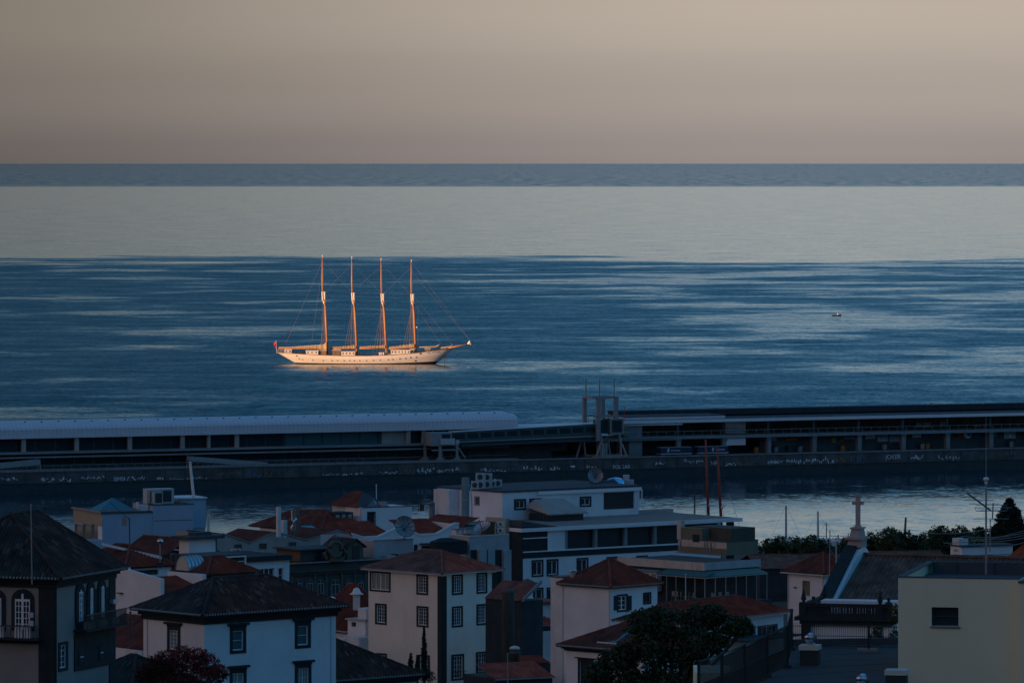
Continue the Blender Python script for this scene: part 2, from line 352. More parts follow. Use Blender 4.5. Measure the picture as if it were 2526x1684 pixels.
# ------------------------------------------------------------------ the four-masted schooner at anchor
SHIP_Y = H * F / (897.2 - HY)
ship = empty('sailing_ship', ((925.7 - CX) / F * SHIP_Y, SHIP_Y, 0), R(2.0),
             'white four-masted sailing ship at anchor with furled sails, lit by low sun', 'ship')
ship.scale = (.986, .986, .986)
mat('hull_white', (.80, .77, .74), .55, .06, .6, stain=(.55, .42, .32), stain_amt=.4, nscale2=.9)
mat('spar', (.52, .24, .10), .5, .15, 1.0); mat('spar_white', (.78, .74, .70), .5); mat('sail_cover', (.46, .33, .19), .9, .25, 1.5, bump=.05)
mat('rope', (.30, .20, .14), .9); mat('boot', (.02, .025, .03), .6); mat('flag_red', (.6, .03, .04), .8); mat('flag_green', (.05, .2, .08), .8); mat('deck', (.25, .17, .10), .8)
def sx(c): return (c - 1200) / 30.0
def sz(c): return (1248 - c) / 30.0
def sheer(x):                                   # height of the deck edge over the water
    pts = [(-34, 3.95), (-28, 3.65), (-20, 3.2), (-12, 2.95), (-3, 2.9), (5, 3.15), (13, 3.75), (20, 4.55), (27.3, 5.5)]
    for (a, za), (b, zb) in zip(pts, pts[1:]):
        if x <= b:
            t = max(0, (x - a) / (b - a)); return za + (zb - za) * t
    return pts[-1][1]
def hull_pt(u, k, side):
    """u 0..1 stern to bow, k 0..1 keel line to rail"""
    zrel = k
    xs = -29.3 + (1 - k) * 4.0 - (k ** 1.3) * 4.6
    xe = 20.2 + k * 7.0 - (1 - k) * 1.0
    x = xs + (xe - xs) * u
    z = -1.2 + k * (sheer(x) + 1.2)
    full = 1 - (2 * u - 1) ** 2 if u < .5 else 1 - ((u - .5) / .5) ** 2.1
    full = max(0.0, full) ** (.42 if u < .5 else .62)
    beam = (2.9 + 2.05 * min(1, k * 1.4) ** .7) * full
    if u < .5: beam *= 1 - (1 - k) * .45 * (1 - u * 2) ** 1.5
    return Vector((x, side * beam, z))
NU, NK = 56, 9
hb = MB()
for side in (-1, 1):
    o = len(hb.v)
    for i in range(NU + 1):
        uu = .5 - .5 * math.cos(math.pi * i / NU)
        for k in range(NK + 1): hb.v.append(hull_pt(uu, .36 + .64 * k / NK, side))
    for i in range(NU):
        for k in range(NK):
            a = o + i*(NK+1) + k; hb.f.append((a, a+1, a+NK+2, a+NK+1))
hull = hb.build('hull', 'hull_white', ship, smooth=True)
bt = MB()
for side in (-1, 1):
    o = len(bt.v)
    for i in range(NU + 1):
        uu = .5 - .5 * math.cos(math.pi * i / NU)
        for k in range(4): bt.v.append(hull_pt(uu, .36 * k / 3, side) )
    for i in range(NU):
        for k in range(3):
            a = o + i*4 + k; bt.f.append((a, a+1, a+5, a+4))
bt.build('boot_stripe', 'boot', hull, smooth=True)
dk = MB()
for i in range(NU + 1):
    uu = .5 - .5 * math.cos(math.pi * i / NU); a = hull_pt(uu, .93, -1); b = hull_pt(uu, .93, 1); dk.v += [a, b]
    if i: dk.f.append((2*i-2, 2*i-1, 2*i+1, 2*i))
dk.build('deck', 'deck', ship)
rl = MB()
for side in (-1, 1): rl.tube([hull_pt(.5 - .5*math.cos(math.pi*i/NU), 1.0, side) + Vector((0,0,.05)) for i in range(NU+1)], .11, 5)
rl.build('cap_rail', 'wood', hull)
st = MB(); st.tube([hull_pt(1, .36 + .64*k/6, 1) for k in range(7)], [.16]*7, 6); st.build('stem', 'hull_white', hull)
def hull_side(cx_, cy_):
    x = sx(cx_); z = sz(cy_)
    best = min(((abs(p.x-x) + abs(p.z-z)), p) for p in (hull_pt(u/140, .3 + k/60*.7, -1) for u in range(141) for k in range(61)))[1]
    return best
ports = [(412,1192),(448,1196),(555,1202),(661,1206),(752,1207),(806,1207),(876,1207),(930,1207),(985,1207),(1040,1207),(1110,1207),(1183,1206),(1254,1203),(1327,1200),(1382,1196),(1455,1190),(1511,1185),(1565,1180),(1619,1175)]
pm = MB(); 
ring = [(0.22*math.cos(t*math.pi/5), -.06, 0.22*math.sin(t*math.pi/5)) for t in range(10)]; ring2 = [(x, .25, z) for x, _, z in ring]
pm.hexa(ring, ring2); pv = pm.build('porthole', 'boot', hull)
for i, (a, b) in enumerate(ports):
    o = pv if i == 0 else pv.copy()
    if i: col.objects.link(o)
    o.location = hull_side(a, b)
for (a, b) in ((388,1158),(205,1140),(1662,1138),(1610,1212)):
    o = pv.copy(); col.objects.link(o); o.name = 'hawsehole'; o.location = hull_side(a, b); o.scale = (1.4, 1, 1.2)
# faint name in small strokes on the bow
nmk = MB(); q = hull_side(1735, 1134)
for i in range(17):
    if i in (5, 11): continue
    p = hull_side(1735 + i*8.2, 1134 - i*.9); nmk.box((p.x-.07, p.y-.05, p.z-.10), (p.x+.07, p.y+.06, p.z+.10))
nmk.build('name_lettering', 'ink', hull, kind='stuff')
# masts
masts = [(705, 1125, 655, 125), (1010, 1125, 958, 140), (1315, 1120, 1262, 158), (1618, 1105, 1575, 172)]
for i, (bx, by, tx, ty) in enumerate(masts):
    b0 = Vector((sx(bx+4), 0, sz(by) - 2.2)); t0 = Vector((sx(tx), 0, sz(ty)))
    ax = t0 - b0
    def at(f): return b0 + ax * f
    lo = MB(); lo.tube([b0, at(.35), at(.625)], [.44, .40, .34], 10); mast = lo.build('mast', 'spar', ship, smooth=True)
    off = Vector((-.75, 0, 0)) if i == 0 else Vector((-.62, 0, 0))
    tp = MB(); tp.tube([at(.555) + off, at(.75) + off*.75, at(.985) + off*.2], [.28, .25, .13], 8); tp.build('topmast', 'spar', mast, smooth=True)
    wp = MB(); wp.tube([at(.565)+off, at(.645)+off], .29, 8); wp.tube([at(.575), at(.645)], .36, 8)
    for f_ in (.56, .645): wp.box(at(f_) + Vector((-.95, -.2, -.08)), at(f_) + Vector((.40, .2, .08)))
    wp.tube([at(.52) + Vector((-.1,0,0)), at(.56) + off*.6], [.30, .42], 8); wp.build('doubling', 'spar_white', mast, smooth=False)
    tr = MB(); tr.lathe(at(1.0), [(.10, -.7), (.16, -.3), (.12, .1), (.03, .2)], 8); tr.build('truck', 'spar_white', mast)
    sh = MB()
    for side in (-1, 1):
        for k in range(5):
            foot = Vector((b0.x - .5 - k * (1.1 if i else .55), side * 4.6, sheer(b0.x) + .2)); sh.tube([foot, at(.56) + Vector((-.2, side*.3, 0))], .022, 3, False)
        for k in range(2): sh.tube([Vector((b0.x - 1.0 - k*1.2, side*4.6, sheer(b0.x) + .2)), at(.96)], .025, 3, False)
    sh.build('shrouds', 'rope', mast)
# booms with furled sails
furls = [((195,1078),(698,1086),[(0,.16),(.14,.18),(.30,.22),(.42,.40),(.6,.62),(.78,.78),(.9,1.0),(.97,1.5),(1,1.9)],True),
         ((730,1086),(1003,1084),[(0,.18),(.1,.36),(.4,.48),(.7,.62),(.95,.80),(1,.8)],False),
         ((1035,1082),(1306,1080),[(0,.2),(.1,.40),(.4,.50),(.7,.60),(.95,.74),(1,.75)],False),
         ((1340,1084),(1610,1074),[(0,.2),(.1,.35),(.4,.55),(.7,.75),(.95,.98),(1,1.0)],False)]
for (a, b, prof_, gaff) in furls:
    p0 = Vector((sx(a[0]), 0, sz(a[1]))); p1 = Vector((sx(b[0]), 0, sz(b[1])))
    bm_ = MB(); bm_.tube([p0 - Vector((0,0,.25)), p1 - Vector((0,0,.25))], [.16, .2], 8); boom = bm_.build('boom', 'spar', ship, smooth=True)
    sl = MB(); n_ = 44; ns = 8
    for i in range(n_ + 1):
        t = i / n_
        for (ta, ra), (tb, rb) in zip(prof_, prof_[1:]):
            if t <= tb: r_ = ra + (rb - ra) * (t - ta) / (tb - ta); break
        r_ *= .8 + .42 * random.random(); c = p0.lerp(p1, t)
        for k in range(ns):
            an = 2*math.pi*k/ns; up = math.sin(an)
            sl.v.append((c.x, math.cos(an)*r_*.75, c.z + up*r_*(1.15 if up > 0 else .55) + .1))
        if i:
            for k in range(ns): sl.f.append(((i-1)*ns+k, (i-1)*ns+(k+1) % ns, i*ns+(k+1) % ns, i*ns+k))
    sl.f += [tuple(range(ns)), tuple(range(n_*ns, (n_+1)*ns))]
    sl.build('furled_sail', 'sail_cover', boom, smooth=True)
    if gaff:
        bl = MB()
        for i in range(16):
            t = .30 + i*.042; c = p0.lerp(p1, t); bl.lathe((c.x, -.2, c.z + .25 + max(0, t-.32)*1.4), [(.05,-.15),(.22,0),(.18,.15),(.04,.22)], 6)
        bl.build('white_sail_folds', 'spar_white', boom, kind='stuff')
# bowsprit and jib boom
bs = MB(); bs.tube([(sx(1960), 0, sz(1088)), (sx(2035), 0, sz(1070)), (sx(2205), 0, sz(1041))], [.36, .34, .2], 8); bow = bs.build('bowsprit', 'spar', ship, smooth=True)
jb = MB()
for (cx_, cy_, w_, h_) in ((2178,1028,.75,.75),(2168,1035,.6,.5),(2190,1040,.5,.4)): jb.lathe((sx(cx_), 0, sz(cy_)), [(.1,-h_),(w_*.8,-h_*.4),(w_*.55,h_*.3),(.08,h_)], 8)
jb.build('furled_jib', 'spar_white', bow, smooth=True)
for (x0, y0, x1, y1, x2, y2) in ((1655,1076,1820,1072,1870,1046),(1880,1082,1965,1074,1998,1036)):
    j = MB(); j.tube([(sx(x0),0,sz(y0)), (sx(x1),0,sz(y1)), (sx(x1+30),0,sz(y1-8)), (sx(x2),0,sz(y2))], [.16,.26,.36,.2], 7); j.build('furled_staysail', 'sail_cover', ship, smooth=True)
# stays
sy = MB()
for a, b in (((655,180),(270,1045)),((655,200),(545,1000)),((655,190),(960,505)),((958,210),(1262,515)),((1262,215),(1570,530)),((958,220),(735,440)),((1262,240),(1030,440)),((1560,260),(1290,520)),
             ((690,490),(950,508)),((985,508),(1262,520)),((1290,520),(1575,532)),((1620,650),(1880,1046)),((1615,560),(2000,1040)),((1580,300),(2190,1015)),((1580,200),(2200,1030)),((1640,1060),(1642,640))):
    sy.tube([(sx(a[0]),0,sz(a[1])), (sx(b[0]),0,sz(b[1]))], .022, 3, False)
sy.build('stays', 'rope', ship)
# deckhouses
for (x0, x1, y0, y1, hy, nwin) in ((262,333,1098,1140,1.3,2),(482,608,1108,1160,2.2,3),(612,690,1106,1160,1.6,0),(757,838,1104,1150,1.5,0),(848,990,1118,1160,2.2,4),(1362,1560,1104,1142,2.2,6),(1565,1600,1096,1135,1.4,1),(1716,1768,1088,1112,1.2,0)):
    d = MB(); zb = sheer((sx(x0)+sx(x1))/2) - 1.0; d.box((sx(x0), -hy, zb), (sx(x1), hy, sz(y0)-.1)); dh = d.build('deckhouse', 'spar_white' if nwin else 'deck', ship)
    rf = MB(); rf.box((sx(x0)-.2, -hy-.2, sz(y0)-.1), (sx(x1)+.2, hy+.2, sz(y0)+.06)); rf.build('roof', 'spar_white', dh)
    for k in range(nwin):
        xw = sx(x0) + (sx(x1)-sx(x0)) * (k+.5)/nwin; wv = MB(); wv.box((xw-.22, -hy-.03, sz(y0)-.85), (xw+.22, -hy+.05, sz(y0)-.4)); wv.build('window', 'boot', dh)
for xx in (350, 420, 445, 1030, 1060, 1245, 1262, 1285):
    v = MB(); v.lathe((sx(xx), -1.5, sheer(sx(xx))-.6), [(.22,0),(.2,1.0),(.32,1.15),(.28,1.5),(.05,1.6)], 8); v.build('ventilator', 'spar_white' if xx > 1200 else 'boot', ship)
rs = MB()
for i in range(9): x_ = sx(190 + i*14); rs.tube([(x_, -2.6, sheer(x_)), (x_, -2.6, sheer(x_)+1.1)], .03, 4)
rs.tube([(sx(190), -2.6, sheer(-33)+1.1), (sx(302), -2.6, sheer(-30)+1.1)], .03, 4); rs.build('stern_rail', 'spar_white', ship)
fl = MB(); fl.tube([(sx(180),0,3.6),(sx(172),0,sz(1005))], .05, 5); ff = fl.build('flagstaff', 'spar_white', ship)
fg = MB(); fg.add([(sx(174),0,sz(1012)),(sx(150),.3,sz(1035)),(sx(152),-.2,sz(1062)),(sx(168),.1,sz(1085)),(sx(177),0,sz(1080)),(sx(176),.1,sz(1040))], [(0,1,2,5),(5,2,3,4)])
fg.v += [(x, y+.04, z) for x, y, z in fg.v[:6]]; fg.f += [(9+2,8,7,6),(10,9,8,11)]; fg.build('flag', 'flag_red', ff)
bb = MB(); bb.lathe((sx(1762), 0, sz(838)), [(.02,-.34),(.26,-.22),(.34,0),(.26,.22),(.02,.34)], 10); bb.build('anchor_ball', 'boot', ship)
rd = MB(); rd.lathe((sx(1632), 0, sz(868)), [(.05,-.3),(.32,-.2),(.36,.1),(.1,.25)], 8); rd.box((sx(1600),-.1,sz(872)-.1),(sx(1632),.1,sz(872))); rd.build('radar', 'spar_white', ship)
an = MB(); pa = hull_side(1915, 1168); an.box(pa + Vector((-.25,-.35,-.5)), pa + Vector((.25,.1,.45))); an.box(pa + Vector((-.6,-.4,-.6)), pa + Vector((.6,.0,-.25))); an.build('anchor', 'boot', hull)
ch = MB(); ch.tube([pa + Vector((.0,-.4,0)), Vector((pa.x+.1, pa.y-.5, -.6))], .09, 5); ch.build('anchor_chain', 'boot', hull)
# small open fishing boat further out
BY = H * F / (779.5 - HY); bp_ = P(2064, 778, BY)
boat = empty('fishing_boat', (bp_.x, BY, 0), R(6), 'small dark open boat with two people heading right', 'boat')
bh = MB(); nb = 14
for i in range(nb + 1):
    t = i / nb; x = -1.9 + 3.9*t; w_ = .75 * max(.02, 1 - max(0, (t-.55)/.45)**2)
    bh.v += [(x, -w_*.6, -.15), (x, -w_, .42 + .32*t*t), (x, -w_*.88, .42 + .32*t*t), (x, w_*.88, .42+.32*t*t), (x, w_, .42+.32*t*t), (x, w_*.6, -.15), (x, w_*.7, .12), (x, -w_*.7, .12)]
    if i:
        for k in range(8): bh.f.append(((i-1)*8+k, (i-1)*8+(k+1) % 8, i*8+(k+1) % 8, i*8+k))
bh.f += [tuple(range(8)), tuple(range(nb*8, nb*8+8))]; bhu = bh.build('hull', 'boot', boat)
bo = MB(); bo.box((-2.2,-.18,.1),(-1.9,.18,.9)); bo.build('outboard_motor', 'ink', boat)
thw = MB(); thw.box((-.9,-.7,.35),(-.6,.7,.42)); thw.box((.5,-.66,.38),(.8,.66,.45)); thw.build('thwarts', 'wood', boat)
def small_person(name, x, z0, top, jacket, label):
    """seated or standing figure, one continuous skinned body"""
    sk = bpy.data.meshes.new(name)
    V_ = [(0,0,.45),(0,0,.75),(0,0,1.0),(0,0,1.10),(0,0,1.30),(0,-.22,.98),(.12,-.30,.72),(.28,-.2,.62),(0,.22,.98),(.12,.30,.72),(.28,.2,.62),(0,-.1,.42),(.4,-.13,.42),(.42,-.13,.02),(.52,-.13,.0),(0,.1,.42),(.4,.13,.42),(.42,.13,.02),(.52,.13,.0)]
    E_ = [(0,1),(1,2),(2,3),(3,4),(2,5),(5,6),(6,7),(2,8),(8,9),(9,10),(0,11),(11,12),(12,13),(13,14),(0,15),(15,16),(16,17),(17,18)]
    rr = [.16,.17,.17,.065,.11,.075,.055,.045,.075,.055,.045,.11,.085,.055,.05,.11,.085,.055,.05]
    sk.from_pydata(V_, E_, []); o = bpy.data.objects.new(name, sk); col.objects.link(o)
    md = o.modifiers.new('skin', 'SKIN'); 
    for i, r_ in enumerate(rr): sk.skin_vertices[0].data[i].radius = (r_, r_)
    sk.skin_vertices[0].data[0].use_root = True
    o.modifiers.new('sub', 'SUBSURF').levels = 1
    sk.materials.append(M[jacket]); o.location = (bp_.x + x, BY, z0); o.rotation_euler = (0, 0, R(6)); tag(o, label, 'person'); return o
small_person('person', -.95, .0, 1.3, 'ink', 'person in dark jacket seated at the stern of the small boat')
small_person('person', .45, .05, 1.3, 'hull_white', 'person in pale jacket seated at the bow of the small boat')
mt = MB(); mt.tube([(.1,0,.3),(.1,0,1.9)], .03, 5); mt.build('pole', 'spar', boat)
# ------------------------------------------------------------------ local frames measured from the photograph
class Frame:
    """corner at the photo column px0 and distance Y0; u runs right and back, v runs left and back (u turned by ang from the picture plane)"""
    def __init__(s, px0, Y0, ang):
        s.a = R(ang); s.Y0 = Y0; s.o = Vector(((px0 - CX) / F * Y0, Y0, 0)); s.ca = math.cos(s.a); s.sa = math.sin(s.a)
        s.cam = s.loc(Vector((0, 0, H)))
    def loc(s, w): d = Vector(w) - s.o; return Vector((d.x*s.ca + d.y*s.sa, -d.x*s.sa + d.y*s.ca, d.z))
    def ray(s, px, py):
        x = (px - CX) / F; z = -(py - HY) / F; return Vector((x*s.ca + s.sa, -x*s.sa + s.ca, z))
    def R(s, px, py, v=0.0): d = s.ray(px, py); k = (v - s.cam.y) / d.y; p = s.cam + d*k; return p.x, p.z
    def L(s, px, py, u=0.0): d = s.ray(px, py); k = (u - s.cam.x) / d.x; p = s.cam + d*k; return p.y, p.z
    def Z(s, px, py, z): d = s.ray(px, py); k = (z - s.cam.z) / d.z; p = s.cam + d*k; return p.x, p.y
    def zt(s, px, py): return H - (py - HY) / F * s.Y0            # height of a point on the corner edge
    def pt(s, face, a, z, d=0.0): return (a, d, z) if face == 'R' else (d, a, z)
    def hit(s, face, p, off=0.0): return s.R(p[0], p[1], off) if face == 'R' else s.L(p[0], p[1], off)
    def empty(s, name, label, cat, z=0.0, group=None): return empty(name, s.o + Vector((0, 0, z)), s.a, label, cat, group)
def fbox(mb, face, a0, a1, z0, z1, d0, d1):
    if face == 'R': mb.box((a0, d0, z0), (a1, d1, z1))
    else: mb.box((d0, a0, z0), (d1, a1, z1))
    return mb
def text_mesh(txt, size):
    cu = bpy.data.curves.new('lettering', 'FONT'); cu.body = txt; cu.size = size; cu.extrude = .01; cu.align_x = 'CENTER'
    o = bpy.data.objects.new('lettering', cu); col.objects.link(o)
    me = bpy.data.meshes.new_from_object(o.evaluated_get(bpy.context.evaluated_depsgraph_get())); bpy.data.objects.remove(o); bpy.data.curves.remove(cu)
    return me
mat('trailer_blue', (.018, .04, .085), .5)
mat('mural_pale', (.40, .50, .55), .7, .3, 1.2)
mat('gangway_pale', (.27, .33, .33), .5, .1, .8)
# ------------------------------------------------------------------ the long mole with its ferry terminal
PF = Frame(1263, 1222.0, 24.2)
def F1(x, y): return (x/3.7215, 980 + y/3.7215)
def F2(x, y): return (600 + x/3.7215, 980 + y/3.7215)
def F3(x, y): return (1000 + x/3.7215, 920 + y/3.7215)
def F4(x, y): return (1400 + x/3.7215, 920 + y/3.7215)
def F5(x, y): return (1894 + x/3.7215, 960 + y/3.7215)
def pemp(name, label, cat, u=0, v=0, z=0, group=None):
    w = PF.o + Vector((u*PF.ca - v*PF.sa, u*PF.sa + v*PF.ca, z)); return empty(name, w, PF.a, label, cat, group)
QZ = 4.7
quay = MB(); quay.box((-260, 0, 2.3), (330, 34, QZ)); quay_o = quay.build('breakwater', 'quay_stone'); tag(quay_o, 'long stone mole closing the harbour', kind='structure')
quay_o.location = PF.o; quay_o.rotation_euler = (0, 0, PF.a)
qw = MB(); qw.box((-260, .15, -6), (330, 33.8, 2.298)); qw.build('wet_foot', 'quay_wet', quay_o)
qk = MB(); qk.box((-260, -.18, QZ + .003), (330, .5, QZ + .28)); qk.build('edge_beam', 'concrete', quay_o)
for i in range(72):                                                      # fenders and joints down the face
    u = -150 + i*4.4; f_ = MB(); f_.box((u, -.10, 2.4), (u + .16, .05, QZ - .1)); f_.build('fender_strip', 'terminal_dark', quay_o)
pv_ = MB(); pv_.box((-260, .6, QZ + .004), (330, 17.2, QZ + .012)); pv_.build('quay_paving', 'street', quay_o)
# tall seaward wall
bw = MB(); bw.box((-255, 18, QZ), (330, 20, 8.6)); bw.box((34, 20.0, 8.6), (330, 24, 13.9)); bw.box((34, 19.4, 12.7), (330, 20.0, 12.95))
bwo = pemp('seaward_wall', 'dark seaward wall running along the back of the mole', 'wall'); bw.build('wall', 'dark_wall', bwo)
# graffiti
def scribble(u0, u1, z0, z1, m_, n):
    g = MB()
    for k in range(n):
        a = u0 + (u1-u0)*(k + random.random()*.6)/n; w_ = (u1-u0)/n*random.uniform(.3, .8); zz = random.uniform(z0, (z0+z1)/2); hh = random.uniform(.35, 1.0)*(z1-z0)*.7
        sh_ = random.uniform(-.3, .3); th = random.uniform(.14, .30)
        if random.random() < .6: g.add([(a,-.03,zz),(a+th,-.03,zz),(a+th+sh_,-.03,zz+hh),(a+sh_,-.03,zz+hh),(a,.01,zz),(a+th,.01,zz),(a+th+sh_,.01,zz+hh),(a+sh_,.01,zz+hh)], [(0,1,2,3),(0,4,5,1),(1,5,6,2),(2,6,7,3),(3,7,4,0)])
        else: g.box((a, -.03, zz+hh*.4), (a+w_, .01, zz+hh*.4+th))
    g.build('graffiti', m_, quay_o)
spots = []
for (fx, x0, x1, y0, y1, m_) in [(F1,5,160,725,770,'graffiti_white'),(F1,380,500,735,795,'graffiti_white'),(F1,540,640,730,790,'graffiti_white'),(F1,740,960,725,750,'graffiti_white'),(F1,1140,1350,720,780,'graffiti_white'),(F1,1430,1500,725,775,'graffiti_white'),(F1,1560,1900,740,785,'graffiti_white'),(F1,1990,2200,670,720,'graffiti_ochre'),
      (F2,20,160,690,760,'graffiti_blue'),(F2,180,260,685,755,'graffiti_ochre'),(F2,730,1000,700,750,'graffiti_white'),(F2,1030,1100,685,710,'graffiti_white'),(F2,1250,1420,675,720,'graffiti_white'),(F2,1480,1560,650,730,'graffiti_ochre'),(F2,1590,1990,645,715,'graffiti_white'),(F2,2190,2350,650,715,'graffiti_blue'),
      (F3,690,790,870,930,'graffiti_white'),(F3,800,920,890,925,'graffiti_white'),(F3,940,1060,870,920,'graffiti_blue'),(F3,1080,1260,850,920,'graffiti_white'),(F3,1320,1410,855,915,'graffiti_white'),(F3,1510,1550,840,875,'graffiti_white'),(F3,1660,1760,845,890,'graffiti_white'),
      (F4,800,900,805,850,'graffiti_white'),(F4,1065,1250,790,830,'graffiti_white'),(F4,1440,1540,815,870,'graffiti_white'),(F4,1530,1700,800,865,'graffiti_ochre'),(F4,1840,2100,795,830,'graffiti_white'),(F4,2110,2300,780,835,'graffiti_white'),
      (F5,460,610,620,690,'graffiti_white'),(F5,620,700,620,690,'graffiti_ochre'),(F5,760,890,600,670,'graffiti_blue'),(F5,1310,1420,605,650,'graffiti_white'),(F5,1570,1760,600,650,'graffiti_white'),(F5,1800,1950,575,600,'graffiti_blue'),(F5,2080,2290,570,610,'graffiti_ochre')]:
    u0, z1 = PF.R(*fx(x0, y0)); u1, z0 = PF.R(*fx(x1, y1))
    scribble(u0, u1, max(2.4, z0), min(QZ-.1, max(z1, z0+.6)), m_, max(8, int((u1-u0)/.45)))
for (txt, p, sz_, m_) in (('JOKER', F5(1150, 638), 1.35, 'graffiti_white'), ('VIRI', F4(1352, 842), 1.25, 'graffiti_white'), ('SIMSE', F1(1100, 772), 1.15, 'graffiti_white'), ('POLGAR', F4(495, 885), 1.1, 'graffiti_white'), ('VIRGLE', F4(1890, 826), .9, 'graffiti_white')):
    me = text_mesh(txt, sz_); me.materials.append(M[m_]); o = bpy.data.objects.new('graffiti_word', me); col.objects.link(o); o.parent = quay_o
    u, z = PF.R(*p); o.location = (u, -.05, max(2.45, z)); o.rotation_euler = (R(90), 0, 0)
# ---- left terminal hall with white vaulted roof
UL = -150.0; UE = PF.R(1277, 1050, 6.5)[0]
TT = 8.0
term = pemp('ferry_terminal', 'long terminal hall with white vaulted panel roof on the mole', 'building', -60, TT, QZ)
def tp(u): return u + 60
def tbox(mb, u0, u1, v0, v1, z0, z1): return mb.box((tp(u0), v0-TT, z0-QZ), (tp(u1), v1-TT, z1-QZ))
zf = PF.R(*F1(600, 370), 6.5)[1]; zf2 = zf + .35                # bottom of the roof fascia
zs1 = PF.R(*F1(600, 505), 6.0)[1]; zs2 = PF.R(*F1(600, 540), 6.0)[1]
b_ = MB(); tbox(b_, UL, UE+9, TT+.6, 17.0, QZ, zf); b_.build('hall_wall', 'terminal_dark', term)
b_ = MB(); tbox(b_, UL, UE+38, 6.0, TT+.6, zs1-.22, zs1+.25); b_.build('floor_slab', 'terminal_grey', term)
b_ = MB(); tbox(b_, UL, UE-2, 6.2, TT+.6, zs2-.28, zs2+.08); b_.build('walkway_edge', 'terminal_grey', term)
b_ = MB(); tbox(b_, UL, UE+39.5, 6.3, 17.3, zf, zf2); b_.build('roof_fascia', 'terminal_white', term)
zm = PF.R(*F1(600, 295), 6.5)[1]; ztop = zm + 1.35; vtop = 9.8
b_ = MB(); pr = [(6.55, zf2), (6.55, zm)] + [(6.55 + (vtop-6.55)*(1-math.cos(t*math.pi/12)), zm + (ztop-zm)*math.sin(t*math.pi/12)) for t in range(1, 7)] + [(15.2, ztop), (16.8, zm), (16.8, zf2)]
for u in (UL, UE): b_.v += [(tp(u), v-TT, z-QZ) for v, z in pr]
n_ = len(pr); b_.f += [(i, i+1, n_+i+1, n_+i) for i in range(n_-1)] + [tuple(range(n_)), tuple(range(n_, 2*n_))]
b_.build('roof_vault', 'terminal_grey', term)
pw = .95; npan = int((UE - UL)/pw); lp = MB(); lp.box((.02, -.05, .02), (pw-.02, .0, zm-zf2-.03))
lp0 = lp.build('roof_panel', 'terminal_white', term); lp0.location = (tp(UE)-pw, 6.55-TT, zf2-QZ)
up = MB()
for t in range(7):
    c, s_ = math.cos(t*math.pi/12), math.sin(t*math.pi/12); v = (vtop-6.55)*(1-c); z = (ztop-zm)*s_
    up.v += [(.02, v-.05*c, z+.05*s_+.02), (pw-.02, v-.05*c, z+.05*s_+.02)]
    if t: up.f.append((2*t-2, 2*t-1, 2*t+1, 2*t))
up0 = up.build('roof_panel', 'terminal_white', term, smooth=True); up0.location = (tp(UE)-pw, 6.55-TT, zm-QZ)
for i in range(1, npan):
    for s_ in (lp0, up0):
        if tp(UE) - pw*(i+1) < tp(-118): break
        o = s_.copy(); col.objects.link(o); o.location.x = tp(UE) - pw*(i+1)
b_ = MB(); b_.hexa([(tp(UL),vtop-TT,ztop-QZ+.055),(tp(UE-.6),vtop-TT,ztop-QZ+.055),(tp(UE-.6),5.6,ztop-QZ+.34),(tp(UL),5.6,ztop-QZ+.34)],[(tp(UL),vtop-TT,ztop-QZ+.10),(tp(UE-.6),vtop-TT,ztop-QZ+.10),(tp(UE-.6),5.6,ztop-QZ+.40),(tp(UL),5.6,ztop-QZ+.40)]); b_.build('roof_top_sheet', 'terminal_white', term)
for i in range(30):
    b_ = MB(); u = UE - 4 - i*3.7; tbox(b_, u, u+.3, vtop+.3, vtop+.6, ztop+.1, ztop+.32); b_.build('roof_vent', 'metal_dark', term)
for x, w in ((59,.9),(190,.9),(321,.9),(451,.9),(516,.6),(585,.9),(1008,.9),(1046,.8)):
    u, z = PF.R(x, 1100, 6.9); b_ = MB(); tbox(b_, u-w/2, u+w/2, 6.9, 7.6, zs1+.25, zf); b_.build('column', 'beige', term)
u0 = PF.R(*F2(1275, 400), 7.9)[0]; u1 = PF.R(*F2(1518, 400), 7.9)[0]; b_ = MB(); tbox(b_, u0, u1, 7.9, 8.55, zs1+.25, zf); b_.build('lift_core', 'beige', term)
for i in range(26):                                                       # glazing of both storeys
    u = -118 + i*4.3
    b_ = MB(); tbox(b_, u+.2, u+4.1, 8.50, 8.58, zs1+.3, zf-.1); b_.build('upper_window', 'glass_teal' if 15 < i < 22 else 'glass_dark', term)
    b_ = MB(); tbox(b_, u+.2, u+4.1, 8.50, 8.58, QZ+.9, zs2-.4); b_.build('lower_window', 'glass_dark', term)
b_ = MB(); tbox(b_, UL, UE-2, 6.4, 6.48, QZ+.9, QZ+1.0)
for i in range(60): tbox(b_, UL+i*2, UL+i*2+.06, 6.4, 6.48, QZ, QZ+.9)
b_.build('railing', 'terminal_grey', term)
b_ = MB(); tbox(b_, UL, UE-2, 1.6, 1.9, QZ+.05, QZ+.45); b_.build('crane_rail', 'concrete', term)
